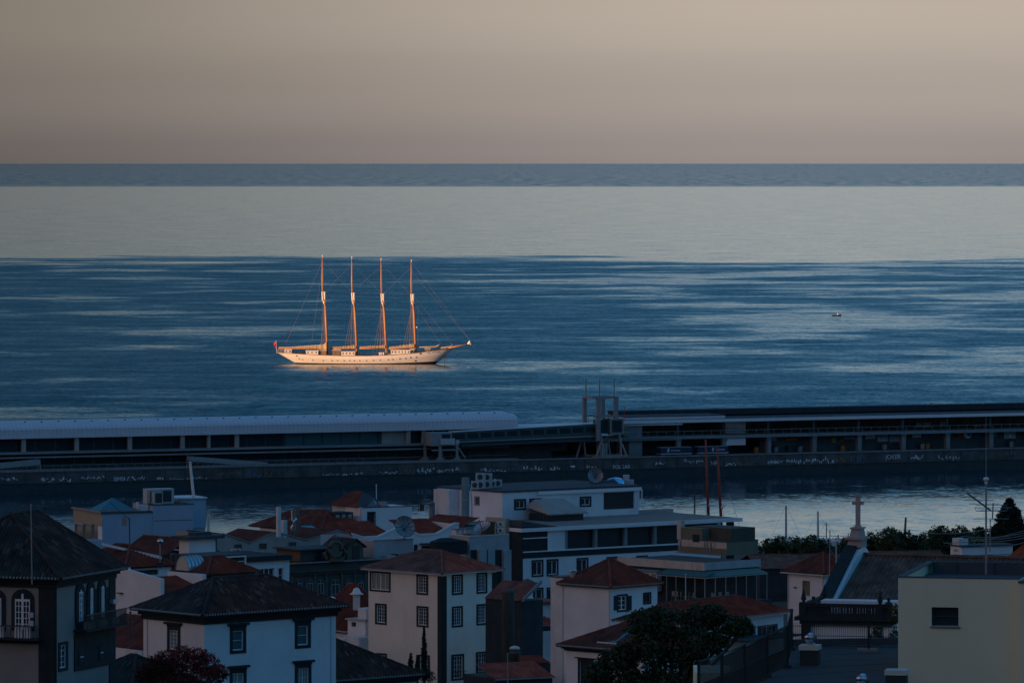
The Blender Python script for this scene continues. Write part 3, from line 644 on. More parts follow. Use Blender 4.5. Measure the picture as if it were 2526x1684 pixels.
# ---- sloping boarding walkways in front of the hall
def walkway(label, pa, pb, hh, v0):
    (ua, za), (ub, zb) = PF.R(*pa, v0), PF.R(*pb, v0)
    o = pemp('boarding_walkway', label, 'walkway', (ua+ub)/2, v0, QZ, 'boarding walkways on the mole'); c = (ua+ub)/2
    w_ = MB(); w_.hexa([(ua-c,0,za-QZ-hh),(ub-c,0,zb-QZ-hh),(ub-c,2,zb-QZ-hh),(ua-c,2,za-QZ-hh)], [(ua-c,0,za-QZ),(ub-c,0,zb-QZ),(ub-c,2,zb-QZ),(ua-c,2,za-QZ)]); w_.build('corridor', 'gangway_pale', o)
    n_ = max(6, int(abs(ub-ua)/1.1)); t_ = MB()
    for i in range(n_):
        f0, f1 = i/n_, (i+1)/n_; x0, x1 = ua+(ub-ua)*f0-c, ua+(ub-ua)*f1-c; z0, z1 = za+(zb-za)*f0-QZ-hh, za+(zb-za)*f1-QZ-hh
        t_.tube([(x0,.1,z0), ((x0+x1)/2,.1,(z0+z1)/2-.5), (x1,.1,z1)], .06, 4)
    t_.build('truss', 'metal_grey', o, kind='stuff')
    for x, z in ((ua-c, za), (ub-c, zb)):
        if z-QZ-hh > .3:
            for dv in (.1, 1.8):
                l = MB(); l.box((x-.12, dv, .02), (x+.12, dv+.2, z-QZ-hh)); l.build('leg', 'metal_grey', o)
    return o
walkway('short sloping covered boarding walkway at the left edge of the mole', F1(-120, 618), F1(372, 570), 1.05, 3.0)
walkway('long covered boarding walkway sloping down right, behind the white flagpole', F1(1745, 540), F2(222, 596), 1.0, 3.0)
# ---- travelling gangway carriage
g1 = PF.R(*F3(330, 740), 2.0)[0]
gt = pemp('gangway_carriage', 'grey wheeled gangway carriage with boxy cabin beside the teal bridge', 'gantry', g1, 2.0, QZ)
def gz(y, v=2.0): return PF.R(*F3(330, y), v)[1] - QZ
def gu(x, v=2.0): return PF.R(*F3(x, 700), v)[0] - g1
for x, v in ((238, 3.4), (316, 0.0), (388, 3.4), (472, 0.0)):
    l = MB(); l.box((gu(x)-.25, v-.25, .5), (gu(x)+.25, v+.25, gz(665))); lg = l.build('leg', 'metal_grey', gt)
    bg_ = MB(); bg_.box((gu(x)-1.0, v-.3, .1), (gu(x)+1.0, v+.3, .55)); bg_.box((gu(x)-.6, v-.3, .55), (gu(x)+.6, v+.3, .85)); bg_.build('bogie', 'metal_grey', lg)
    for dx in (-.85, .85):
        wv = MB(); wv.tube([(gu(x)+dx, v-.32, .28), (gu(x)+dx, v+.32, .28)], .27, 10); wv.build('wheel', 'sign_orange' if dx < 0 else 'metal_dark', lg)
for v in (0.0, 3.4):
    l = MB(); l.tube([(gu(488), v, gz(690)), (gu(548), v, .7)], .16, 6); l.build('brace', 'metal_grey', gt)
l = MB(); l.box((gu(230), -.2, gz(668)), (gu(490), 3.6, gz(650))); l.box((gu(240), -.15, gz(712)), (gu(470), .15, gz(700))); l.build('platform', 'metal_grey', gt)
l = MB(); l.box((gu(240), -.1, gz(650)), (gu(425), 3.4, gz(545))); cb_ = l.build('cabin', 'gangway_pale', gt)
l = MB(); l.box((gu(332), -.16, gz(600)), (gu(410), -.08, gz(560))); l.build('window', 'glass_dark', cb_)
l = MB(); l.box((gu(318), -.9, gz(655)), (gu(440), -.12, gz(600))); l.build('control_box', 'metal_light', cb_)
l = MB(); l.box((gu(462), -.2, gz(665)), (gu(492), .5, gz(615))); l.build('post', 'metal_light', gt)
# ---- enclosed teal bridge
(ba, bza), (bb_, bzb) = PF.R(*F3(436, 543), 3.0), PF.R(*F3(1765, 466), 3.0)
br = pemp('gangway_bridge', 'long enclosed teal passenger bridge between carriage and lifting tower', 'bridge', ba, 3.0, QZ)
z0a = PF.R(*F3(490, 636), 3.0)[1]; z0b = PF.R(*F3(1765, 578), 3.0)[1]; Lb = bb_ - ba
l = MB(); l.hexa([(0,0,z0a-QZ),(Lb,0,z0b-QZ),(Lb,2.4,z0b-QZ),(0,2.4,z0a-QZ)], [(0,0,bza-QZ),(Lb,0,bzb-QZ),(Lb,2.4,bzb-QZ),(0,2.4,bza-QZ)]); bc = l.build('corridor', 'gangway_teal', br)
l = MB(); l.tube([(0,-.08,z0a-QZ),(Lb,-.08,z0b-QZ)], .13, 5); l.build('lower_rail', 'gangway_pale', br)
l = MB(); l.hexa([(2,.3,z0a-QZ-1.0),(Lb,.3,z0b-QZ-1.0),(Lb,2,z0b-QZ-1.0),(2,2,z0a-QZ-1.0)], [(2,.3,z0a-QZ-.25),(Lb,.3,z0b-QZ-.25),(Lb,2,z0b-QZ-.25),(2,2,z0a-QZ-.25)]); l.build('girder', 'terminal_dark', br)
l = MB(); l.hexa([(0,-.1,bza-QZ+.003),(Lb,-.1,bzb-QZ+.003),(Lb,2.5,bzb-QZ+.003),(0,2.5,bza-QZ+.003)], [(0,-.1,bza-QZ+.12),(Lb,-.1,bzb-QZ+.12),(Lb,2.5,bzb-QZ+.12),(0,2.5,bza-QZ+.12)]); l.build('roof', 'terminal_white', br)
for i in range(11):
    f_ = (i+.5)/11; l = MB(); x = Lb*f_; zc = (z0a+(z0b-z0a)*f_+bza+(bzb-bza)*f_)/2 - QZ; l.box((x-1.25,-.05,zc-.35),(x+1.25,.02,zc+.75)); l.build('window', 'glass_dark', bc)
# ---- lifting tower
t1 = PF.R(*F3(1835, 800), 2.0)[0]
tw = pemp('lifting_tower', 'tall grey portal tower with three rods holding the bridge end', 'gantry', t1, 2.0, QZ)
def tu(x): return PF.R(*F3(x, 700), 1.5)[0] - t1
def tz(y): return PF.R(*F3(1835, y), 1.5)[1] - QZ
for x, v, y0 in ((1728, 4.2, 460), (1778, .0, 620), (1895, 4.2, 430), (1942, .0, 430)):
    l = MB(); l.box((tu(x)-.42, v-.4, tz(y0)), (tu(x)+.42, v+.4, tz(225))); l.build('column', 'metal_grey', tw)
l = MB(); l.box((tu(1718), -.45, tz(236)), (tu(1955), .35, tz(214))); l.box((tu(1718), 3.8, tz(236)), (tu(1955), 4.6, tz(214))); l.box((tu(1718), .35, tz(236)), (tu(1735), 3.8, tz(214))); l.box((tu(1938), .35, tz(236)), (tu(1955), 3.8, tz(214))); l.build('top_frame', 'metal_grey', tw)
l = MB(); l.box((tu(1735), -.3, tz(408)), (tu(1955), .3, tz(388))); l.box((tu(1735), 3.9, tz(408)), (tu(1955), 4.4, tz(388))); l.build('cross_beam', 'metal_grey', tw)
for x, v in ((1743, 4.2), (1792, 0), (1926, 0)):
    l = MB(); l.tube([(tu(x), v, tz(214)), (tu(x), v, tz(55))], .14, 6); l.build('rod', 'metal_grey', tw)
l = MB(); l.box((tu(1865), -1.6, tz(556)), (tu(1978), 2.5, tz(418))); cb_ = l.build('cabin', 'gangway_teal', tw)
for (a, b, c_, d_) in ((1862,1870,560,415),(1972,1982,560,415),(1870,1972,560,548),(1870,1972,428,415)):
    l = MB(); l.box((tu(a), -1.72, tz(c_)), (tu(b), -1.5, tz(d_))); l.build('frame_bar', 'gangway_pale', cb_)
l = MB(); l.box((tu(1885), -1.66, tz(535)), (tu(1960), -1.55, tz(440))); l.build('window', 'glass_dark', cb_)
l = MB(); l.box((tu(1775), 0.6, tz(556)), (tu(1866), 2.4, tz(430))); l.build('link', 'gangway_teal', tw)
for (xa, ya, xb, yb, v) in ((1705,605,1655,780,4.2),(1720,640,1740,780,4.2),(1815,600,1755,790,0),(1815,600,1815,790,0),(1785,520,1815,610,0),(1985,600,1985,790,0),(1995,655,2045,785,0),(1965,560,1985,650,0),(1945,640,1965,780,4.2),(1870,640,1900,780,4.2)):
    l = MB(); l.tube([(tu(xa), v, tz(ya)), (tu(xb), v, tz(yb))], .24, 6); l.build('leg', 'metal_grey', tw)
for v in (0, 4.2):
    l = MB(); l.box((tu(1735), v-.35, .1), (tu(2055), v+.35, .6)); bg_ = l.build('bogie', 'metal_grey', tw)
    for x in (1735, 1790, 2000, 2050):
        wv = MB(); wv.tube([(tu(x), v-.4, .3), (tu(x), v+.4, .3)], .3, 10); wv.build('wheel', 'sign_orange', bg_)
l = MB(); l.box((tu(1815), 1.0, .02), (tu(1865), 3.0, tz(645))); l.build('lift_shaft', 'gangway_pale', tw)
l = MB(); l.box((tu(1868), 1.0, .02), (tu(1882), 1.6, tz(640))); l.build('ladder', 'beige', tw)
# ---- right-hand terminal gallery
ga = PF.R(*F4(490, 620), 6.0)[0]
gl = pemp('ferry_gallery', 'two-storey open concrete gallery with white roof edge on the right of the mole', 'building', ga, 6.0, QZ)
def qb(mb, u0, u1, v0, v1, z0, z1): return mb.box((u0-ga, v0-6, z0-QZ), (u1-ga, v1-6, z1-QZ))
zr = PF.R(*F5(0, 275), 6.0)[1]; zsl = PF.R(*F5(0, 425), 6.0)[1]; UR = 150.0
l = MB(); qb(l, ga, UR+120, 6.0, 16.5, zr-.35, zr+.32); l.build('roof_edge', 'trim_white', gl)
l = MB(); qb(l, ga, UR+120, 6.2, 16.0, zr+.323, zr+.40); l.build('roof_sheet', 'roof_dark', gl)
l = MB(); qb(l, ga, UR+120, 6.0, 14.5, zsl-.33, zsl+.33); l.build('floor_slab', 'terminal_grey', gl)
l = MB(); qb(l, ga+4, UR+120, 14.5, 15.2, zsl+.33, zr-.35); l.build('back_wall', 'terminal_dark', gl)
ub0 = PF.R(*F4(1640, 700), 15.5)[0]
l = MB(); qb(l, ga+2, ub0, 13.6, 15.2, QZ, zsl-.33); l.build('lower_back_wall', 'terminal_dark', gl)
l = MB(); qb(l, ub0, UR+110, 9.0, 9.3, QZ, zsl-.34); l.build('added_mural_wall', 'terminal_dark', gl)  # added wall, holds the murals forward where more light reaches them
for x in (1675, 1788, 1898, 2010, 2121, 2230, 2339, 2446, 2560, 2670):
    u = PF.R(x, 1090, 6.4)[0]
    l = MB(); l.add([(u-.45-ga,.4,.02),(u+.45-ga,.4,.02),(u+.45-ga,1.6,.02),(u-.45-ga,1.6,.02),(u-.5-ga,.4,zsl-QZ-1.1),(u+.5-ga,.4,zsl-QZ-1.1),(u+.5-ga,1.6,zsl-QZ-1.1),(u-.5-ga,1.6,zsl-QZ-1.1),(u-.75-ga,.1,zsl-QZ-.33),(u+.5-ga,.1,zsl-QZ-.33),(u+.5-ga,2,zsl-QZ-.33),(u-.75-ga,2,zsl-QZ-.33)],
        [(0,1,5,4),(1,2,6,5),(2,3,7,6),(3,0,4,7),(4,5,9,8),(5,6,10,9),(6,7,11,10),(7,4,8,11)]); l.build('column', 'terminal_grey', gl)
    l = MB(); qb(l, u-.28, u+.28, 6.9, 7.5, zsl+.33, zr-.35); l.build('upper_column', 'terminal_dark', gl)
u0 = PF.R(*F4(530, 430), 6.6)[0]; u1 = PF.R(*F4(1448, 430), 6.6)[0]; zt_ = PF.R(*F4(700, 405), 6.6)[1]
l = MB(); qb(l, u0, u1, 6.6, 15, zr+.41, zt_); l.build('roof_house', 'terminal_white', gl)
l = MB(); qb(l, u0+.1, u1-.1, 6.8, 14.8, zt_+.003, zt_+.22); l.build('roof_house_top', 'roof_dark', gl)
for (x0, x1) in ((565, 685),):
    ua, ub_ = PF.R(*F4(x0, 600), 6.8)[0], PF.R(*F4(x1, 600), 6.8)[0]
    l = MB(); qb(l, ua, ub_, 6.8, 13.5, QZ+.02, zsl-.33); l.build('stair_core', 'concrete', gl)
    l = MB(); qb(l, ua, ub_, 6.8, 14.4, zsl+.33, zr-.35); l.build('stair_core', 'concrete', gl)
for (x0, x1) in ((515, 565), (1450, 1635)):
    ua, ub_ = PF.R(*F4(x0, 500), 6.3)[0], PF.R(*F4(x1, 500), 6.3)[0]
    for k in range(10):
        z = zr - .5 - k*.26; l = MB(); qb(l, ua, ub_, 6.3, 6.5, z-.13, z); l.build('louvre', 'beige', gl)
ua, ub_ = PF.R(*F4(1455, 630), 6.4)[0], PF.R(*F4(1635, 630), 6.4)[0]; l = MB(); qb(l, ua, ub_, 6.4, 6.55, PF.R(*F4(1500, 662), 6.4)[1], zsl-.35); l.build('white_panel', 'terminal_white', gl)
l = MB()
for i in range(70): qb(l, ga+i*2.2, ga+i*2.2+.07, 6.15, 6.22, zsl+.33, zsl+1.35)
qb(l, ga, UR+110, 6.15, 6.22, zsl+1.35, zsl+1.43); l.build('railing', 'metal_grey', gl, kind='stuff')
for i in range(22):
    l = MB(); u = ga + 9 + i*5.5; qb(l, u, u+5.2, 14.40, 14.48, zsl+.5, zr-.5); l.build('window', 'glass_dark', gl)
for (x0, x1, y0, y1) in ((1360,1412,300,345),(1420,1495,300,345),(1580,1640,295,335),(1890,1960,325,345)):     # white lines of signs hung behind the gallery
    ua, za = PF.R(*F5(x0, y0), 14.2); ub_, zb = PF.R(*F5(x1, y1), 14.2)
    for k in range(4):
        z = zb + (za-zb)*(k+.2)/4; l = MB(); qb(l, ua, ub_, 14.1, 14.25, z, z+(za-zb)*.11); l.build('sign_line', 'terminal_white', gl)
# ---- murals on boards along the seaward wall and the added gallery wall
murals = [(F5,165,275,447,470,'sign_orange','orange'),(F5,585,625,440,485,'sign_yellow','narrow yellow and black striped'),(F5,660,697,430,480,'sign_orange','narrow orange striped'),(F5,705,797,430,455,'terminal_white','white and blue striped'),(F5,897,985,420,452,'terminal_white','white lettered'),
  (F5,1007,1105,420,478,'mural_pale','large pale blue'),(F5,1117,1235,420,478,'mural_pale','wide pale turquoise'),(F5,1326,1408,412,440,'terminal_white','small white'),(F5,1428,1480,412,438,'sign_blue','small blue'),(F5,1500,1580,404,432,'mural_pale','pale striped'),(F5,1738,1795,398,440,'sign_red','dark red'),(F5,1885,1958,412,438,'sign_blue','wide blue'),(F5,2085,2098,392,430,'mural_pale','very narrow pale'),(F5,2168,2275,390,450,'mural_pale','large framed pale blue'),(F5,45,80,440,470,'mural_pale','tiny pale blue'),
  (F3,983,1036,655,693,'mural_pale','pale white-topped'),(F3,1060,1160,655,703,'sign_yellow','yellow and pale blue'),(F3,1190,1298,655,710,'mural_pale','blue and white'),(F3,1345,1485,652,710,'mural_pale','flag-like striped'),(F3,1525,1625,648,705,'sign_red','dull red and grey')]
for (fx, x0, x1, y0, y1, m_, nm_) in murals:
    vq = 17.8 if fx is F3 else 8.8
    ua, za = PF.R(*fx(x0, y0), vq); ub_, zb = PF.R(*fx(x1, y1), vq)
    o = pemp('mural', nm_ + ' mural painted on a wall of the mole', 'mural', (ua+ub_)/2, vq, zb, 'murals on the seaward wall'); w_, h_ = (ub_-ua)/2, za-zb
    l = MB(); l.box((-w_, 0, 0), (w_, .19, h_)); l.build('board', m_, o)
    if 'strip' in nm_ or 'flag' in nm_:
        for k in range(3): l = MB(); l.box((-w_*(.1 if 'flag' in nm_ else 1), -.02, h_*(.1+.32*k)), (w_, 0, h_*(.22+.32*k))); l.build('stripe', 'sign_red' if 'flag' in nm_ else ('sign_blue' if 'blue' in nm_ else 'ink'), o)
    if 'flag' in nm_: l = MB(); l.box((-w_, -.025, h_*.4), (-w_*.12, 0, h_)); l.build('canton', 'sign_blue', o)
    if 'framed' in nm_: l = MB(); l.hexa([(-.3,-.03,h_*.2),(.4,-.03,h_*.2),(.15,-.03,h_*.85)], [(-.3,0,h_*.2),(.4,0,h_*.2),(.15,0,h_*.85)]); l.build('figure', 'graffiti_white', o)
    if nm_ in ('yellow and pale blue', 'blue and white'): l = MB(); l.box((-w_*.1,-.02,h_*.1),(w_*.9,0,h_*.9)); l.build('patch', 'mural_pale' if 'yellow' in nm_ else 'sign_blue', o)
    if 'lettered' in nm_:
        for k in range(5): l = MB(); l.box((-w_*.8+w_*.33*k,-.02,h_*.3),(-w_*.8+w_*.33*k+.18,0,h_*(.5+.1*(k%3)))); l.build('stroke', 'ink', o)
u, z = PF.R(*F5(1836, 412), 8.8); o = pemp('mural', 'round white and blue emblem painted on the wall under the gallery', 'mural', u, 8.8, z, 'murals on the seaward wall')
l = MB(); l.hexa([(.95*math.cos(t*math.pi/8),0,.95*math.sin(t*math.pi/8)) for t in range(16)], [(.95*math.cos(t*math.pi/8),.18,.95*math.sin(t*math.pi/8)) for t in range(16)]); l.build('board', 'terminal_white', o)
l = MB(); l.hexa([(.5*math.cos(t*math.pi/5)+.3,-.03,.5*math.sin(t*math.pi/5)) for t in range(10)], [(.5*math.cos(t*math.pi/5)+.3,0,.5*math.sin(t*math.pi/5)) for t in range(10)]); l.build('emblem', 'sign_blue', o)
# ---- two low boarding ramps on wheels with blue sides
for (x0, x1, y0, y1, tx, lab) in ((855,1140,722,772,925,'low blue-sided boarding trailer left of the red masts on the quay'),(1195,1475,712,760,1335,'low blue-sided boarding trailer behind the red masts on the quay')):
    ua, zb = PF.R(*F4(x0, y1), 4.0); ub_, za = PF.R(*F4(x1, y0), 4.0); w_ = (ub_-ua)/2; o = pemp('boarding_trailer', lab, 'trailer', (ua+ub_)/2, 4.0, QZ, 'boarding trailers on the quay')
    l = MB(); l.box((-w_, 0, .55), (w_, 2.2, 1.75)); bd = l.build('body', 'trailer_blue', o)
    l = MB(); l.box((-w_, -.1, .35), (w_, 2.3, .55)); l.build('chassis', 'metal_light', o)
    l = MB(); l.box((-w_, -.04, 1.78), (w_, 2.2, 1.9)); l.build('top_rail', 'metal_grey', o)
    for x in (-w_*.8, -w_*.55, w_*.6, w_*.82): l = MB(); l.tube([(x, -.05, .3), (x, .3, .3)], .29, 10); l.build('wheel', 'metal_dark', o)
    xt = PF.R(*F4(tx, 745), 4.0)[0] - (ua+ub_)/2
    l = MB(); l.box((xt-.12,-.03,.75),(xt+.1,0,1.6)); l.box((xt-.3,-.03,1.1),(xt+.3,0,1.28)); l.box((xt-.05,-.03,1.45),(xt+.35,0,1.6)); l.build('logo', 'graffiti_white', bd)
    l = MB()
    for k in range(8): l.box((xt+.7+k*.28,-.03,1.05),(xt+.88+k*.28,0,1.25))
    l.build('lettering', 'graffiti_white', bd, kind='stuff')
# ---- guyed masts and lamps along the seaward wall
for i, p in enumerate((F5(98,155), F5(580,143), F5(1095,130), F5(1500,120), F5(1970,125))):
    u, z1 = PF.R(*p, 21.0); o = pemp('guyed_mast', ['leftmost','second from left','middle','fourth from left','rightmost'][i] + ' of the five short guyed masts on the seaward wall', 'mast', u, 21.0, 13.9, 'guyed masts on the seaward wall'); h_ = z1-13.9
    l = MB(); l.tube([(0,0,-.1),(0,0,h_)], [.30,.24], 8); l.build('pole', 'metal_grey', o)
    for dx in (-1, 1): l = MB(); l.tube([(0,0,h_*.92),(dx*h_*1.1,0,0)], .09, 4); l.build('guy_wire', 'metal_grey', o)
for i, (p, h_) in enumerate(((F5(415,190), 1), (F5(1130,165), 1), (F5(1795,150), 1), (F4(190,385), 1), (F4(960,345), 1), (F4(1640,345), 1))):
    u, z1 = PF.R(*p, 21.5); zb = 13.9 if p[0] > 1620 else 8.6; vv = 21.5 if p[0] > 1620 else 19.0
    if vv == 19.0: u, z1 = PF.R(*p, 19.0)
    o = pemp('street_lamp', 'hooked street lamp on the seaward wall, ' + ['between the two leftmost guyed masts','beside the middle guyed mast','left of the rightmost guyed mast','left of the lifting tower','over the white roof house','left of the leftmost guyed mast'][i], 'street lamp', u, vv, zb, 'lamps on the seaward wall')
    hh = z1 - zb; l = MB(); l.tube([(0,0,-.1),(0,0,hh-.3),(.5,0,hh),(2.0,0,hh+.35)], [.1,.08,.07,.05], 6); l.build('pole', 'metal_grey', o); l = MB(); l.box((1.7,-.15,hh+.22),(2.5,.15,hh+.38)); l.build('lamp_head', 'metal_grey', o)
u, z1 = PF.R(*F4(522, 300), 7.0); o = pemp('aerial', 'thin red and white aerial beside the lifting tower', 'aerial', u, 7.0, zr+.3); l = MB(); l.tube([(0,0,0),(0,0,z1-zr-.3)], .06, 5); l.build('pole', 'sign_red', o); l = MB(); l.box((-.2,-.04,1.6),(.2,.04,1.66)); l.box((-.2,-.04,2.4),(.2,.04,2.46)); l.build('crossbars', 'metal_grey', o, kind='stuff')
# parked bins and bollards along the quay
for i, x in enumerate((F4(1730,700), F5(70,530), F5(195,540), F5(293,535), F5(685,525), F5(1068,510), F5(1270,510), F5(1415,500), F5(1460,505), F5(2230,485))):
    u, z = PF.R(x[0], x[1], 8.2); o = pemp('quay_bin', ['leftmost','second','third','fourth','fifth','sixth','seventh','eighth','ninth','rightmost'][i] + ' litter bin from the left under the gallery, ' + ['orange','grey','dark','grey'][i % 4], 'bin', u, 8.2, QZ, 'bins under the gallery')
    l = MB(); l.hexa([(-.4,-.4,.01),(.4,-.4,.01),(.4,.4,.01),(-.4,.4,.01)], [(-.48,-.48,1.2),(.48,-.48,1.2),(.48,.48,1.2),(-.48,.48,1.2)]); l.build('bin_body', ['sign_orange','metal_grey','metal_dark','metal_grey'][i % 4], o)
    l = MB(); l.hexa([(-.52,-.52,1.2),(.52,-.52,1.2),(.52,.52,1.2),(-.52,.52,1.2)], [(-.4,-.4,1.4),(.4,-.4,1.4),(.4,.4,1.4),(-.4,.4,1.4)]); l.build('lid', 'metal_dark', o)
# ------------------------------------------------------------------ building kit
def wall_grid(mb, fr, face, a0, a1, z0, z1, holes, d=0.0, rev=.22):
    """a wall sheet on plane d with real rectangular openings and their reveals"""
    hs = [(max(a0, min(h[0], h[1])), min(a1, max(h[0], h[1])), max(z0, min(h[2], h[3])), min(z1, max(h[2], h[3]))) for h in holes]
    hs = [h for h in hs if h[1]-h[0] > .02 and h[3]-h[2] > .02]
    A_ = sorted({a0, a1, *[h[0] for h in hs], *[h[1] for h in hs]}); Z_ = sorted({z0, z1, *[h[2] for h in hs], *[h[3] for h in hs]})
    for i in range(len(A_)-1):
        for j in range(len(Z_)-1):
            ca, cz = (A_[i]+A_[i+1])/2, (Z_[j]+Z_[j+1])/2
            if any(h[0] < ca < h[1] and h[2] < cz < h[3] for h in hs): continue
            mb.add([fr.pt(face, A_[i], Z_[j], d), fr.pt(face, A_[i+1], Z_[j], d), fr.pt(face, A_[i+1], Z_[j+1], d), fr.pt(face, A_[i], Z_[j+1], d)], [(0,1,2,3)])
    for h in hs:
        q = [(h[0],h[2]),(h[1],h[2]),(h[1],h[3]),(h[0],h[3])]
        for k in range(4):
            (x0,y0),(x1,y1) = q[k], q[(k+1) % 4]
            mb.add([fr.pt(face,x0,y0,d), fr.pt(face,x1,y1,d), fr.pt(face,x1,y1,d+rev), fr.pt(face,x0,y0,d+rev)], [(0,1,2,3)])
class House:
    def __init__(s, name, label, cat, px0, Y0, ang, z0, group=None):
        s.fr = Frame(px0, Y0, ang); s.z0 = z0; s.root = s.fr.empty(name, label, cat, z0, group)
    def add(s, mb, name, m_, parent=None, **k):
        mb.v = [(x, y, z - s.z0) for x, y, z in mb.v]; return mb.build(name, m_, parent or s.root, **k)
    def ua(s, p, v=0.0): return s.fr.R(p[0], p[1], v)[0]
    def va(s, p, u=0.0): return s.fr.L(p[0], p[1], u)[0]
    def zR(s, p, v=0.0): return s.fr.R(p[0], p[1], v)[1]
    def zL(s, p, u=0.0): return s.fr.L(p[0], p[1], u)[1]
    def box(s, a, b, name, m_, parent=None): return s.add(MB().box(a, b), name, m_, parent)
    def rect(s, face, p0, p1, off=0.0):
        """photo rectangle -> (a0, a1, z0, z1) on a face"""
        pm = ((p0[0]+p1[0])/2, )
        a, za = s.fr.hit(face, p0, off); b, zb = s.fr.hit(face, p1, off); c, zc = s.fr.hit(face, (pm[0], p0[1]), off); d, zd = s.fr.hit(face, (pm[0], p1[1]), off)
        return min(a, b), max(a, b), zd, zc
class Vol:
    def __init__(s, h, u0, u1, v0, v1, zb, zt, m_, name='wall', top=None):
        s.h = h; s.b = (u0, u1, v0, v1, zb, zt); s.m = m_; s.name = name; s.holes = {'R': [], 'L': []}; s.later = []; s.top = top
    def win(s, face, p0, p1, sw=.2, trim='basalt', nx=2, ny=4, pane='glass', sash='trim_white', cap=0.0, sill=False, bar=.05, name='window', shut=None):
        u0, u1, v0, v1, zb, zt = s.b; off = v0 if face == 'R' else u0
        a0, a1, z0, z1 = s.h.rect(face, p0, p1, off); a, b, c, d = a0+sw, a1-sw, z0+sw, z1-sw
        s.holes[face].append((a, b, c, d)); s.later.append((face, off, a0, a1, z0, z1, a, b, c, d, sw, trim, nx, ny, pane, sash, cap, sill, bar, name)); return s
    def done(s):
        h = s.h; fr = h.fr; u0, u1, v0, v1, zb, zt = s.b; mb = MB()
        wall_grid(mb, fr, 'R', u0, u1, zb, zt, s.holes['R'], v0); wall_grid(mb, fr, 'L', v0, v1, zb, zt, s.holes['L'], u0)
        mb.add([(u1,v0,zb),(u1,v1,zb),(u1,v1,zt),(u1,v0,zt)], [(0,1,2,3)]); mb.add([(u0,v1,zb),(u1,v1,zb),(u1,v1,zt),(u0,v1,zt)], [(0,1,2,3)])
        if s.top is None: mb.add([(u0,v0,zt),(u1,v0,zt),(u1,v1,zt),(u0,v1,zt)], [(0,1,2,3)])
        w = h.add(mb, s.name, s.m)
        if s.top: h.box((u0+.02, v0+.02, zt-.7), (u1-.02, v1-.02, zt-.45), 'flat_roof', s.top)
        for (face, off, a0, a1, z0, z1, a, b, c, d, sw, trim, nx, ny, pane, sash, cap, sill, bar, name) in s.later:
            t = MB()
            if sw > 0:
                p = .05
                for (x0, x1, y0, y1) in ((a0, a, z0, z1), (b, a1, z0, z1), (a, b, z0, c), (a, b, d, z1)): fbox(t, face, x0, x1, y0, y1, off-p, off+.03)
                if cap:
                    fbox(t, face, a0-.02, a1+.02, z1+.003, z1+cap*.5, off-.08, off+.03); fbox(t, face, a0-.22, a1+.22, z1+cap*.5, z1+cap, off-.22, off+.03)
            else: fbox(t, face, a-.01, b+.01, c-.07, c-.01, off-.06, off+.03)
            if sill: fbox(t, face, a0-.1, a1+.1, z0-.12, z0-.003, off-.16, off+.03)
            w_ = h.add(t, name, trim)
            g = MB(); fbox(g, face, a, b, c, d, off+.15, off+.19); h.add(g, 'pane', pane, w_)
            if sash:
                q = MB(); e = .07; y0_, y1_ = off+.08, off+.14
                for (x0, x1, zz0, zz1) in ((a, a+e, c, d), (b-e, b, c, d), (a+e, b-e, c, c+e), (a+e, b-e, d-e, d)): fbox(q, face, x0, x1, zz0, zz1, y0_, y1_)
                for k in range(1, nx):
                    x = a + (b-a)*k/nx; ww = bar*(1.3 if nx % 2 == 0 and k == nx//2 else .6); fbox(q, face, x-ww/2, x+ww/2, c+e, d-e, y0_+.01, y1_)
                for k in range(1, ny):
                    z = c + (d-c)*k/ny; fbox(q, face, a+e, b-e, z-bar*.3, z+bar*.3, y0_+.012, y1_-.002)
                h.add(q, 'sash', sash, w_)
        return w
def tile_plane(mb, p0, p1, q0, q1, w=.26, amp=.075, row=.42):
    """corrugated barrel-tile sheet: eave p0-p1, top q0-q1"""
    p0, p1, q0, q1 = (Vector(p) for p in (p0, p1, q0, q1)); ex = (p1-p0); Le = ex.length; ex = ex/Le
    n = ex.cross((q0+q1)/2 - (p0+p1)/2).normalized()
    if n.z < 0: n = -n
    up = n.cross(ex); 
    if up.dot((q0+q1)/2 - p0) < 0: up = -up
    Rn = ((q0+q1)/2 - p0).dot(up); x0 = (q0-p0).dot(ex); x1 = (q1-p0).dot(ex); k = max(2, int(Le/w)); sub = 4
    prev = None
    for i in range(k*sub + 1):
        x = Le * i/(k*sub)
        if x < x0: y = Rn * x/max(x0, 1e-6)
        elif x > x1: y = Rn * (Le-x)/max(Le-x1, 1e-6)
        else: y = Rn
        lo = 0.0
        if x0 < 0 or x1 > Le:                       # overhanging top corners: widen from the eave line
            y = Rn
        wv = amp * math.sin(2*math.pi*i/sub); b = len(mb.v); a_ = p0 + ex*x + n*wv
        mb.v += [tuple(a_), tuple(a_ + up*y)]; mb.uv[b] = (i/sub + .25, 0); mb.uv[b+1] = (i/sub + .25, y/row)
        if prev is not None: mb.f.append((prev, b, b+1, prev+1))
        prev = b
def ridge_tube(mb, a, b, r=.12):
    a, b = Vector(a), Vector(b); n = max(1, int((b-a).length/.45)); pts = []; rr = []
    for i in range(n+1):
        pts.append(a.lerp(b, i/n)); rr.append(r*(1.0 if i % 2 else 1.15))
    mb.tube(pts, rr, 6)
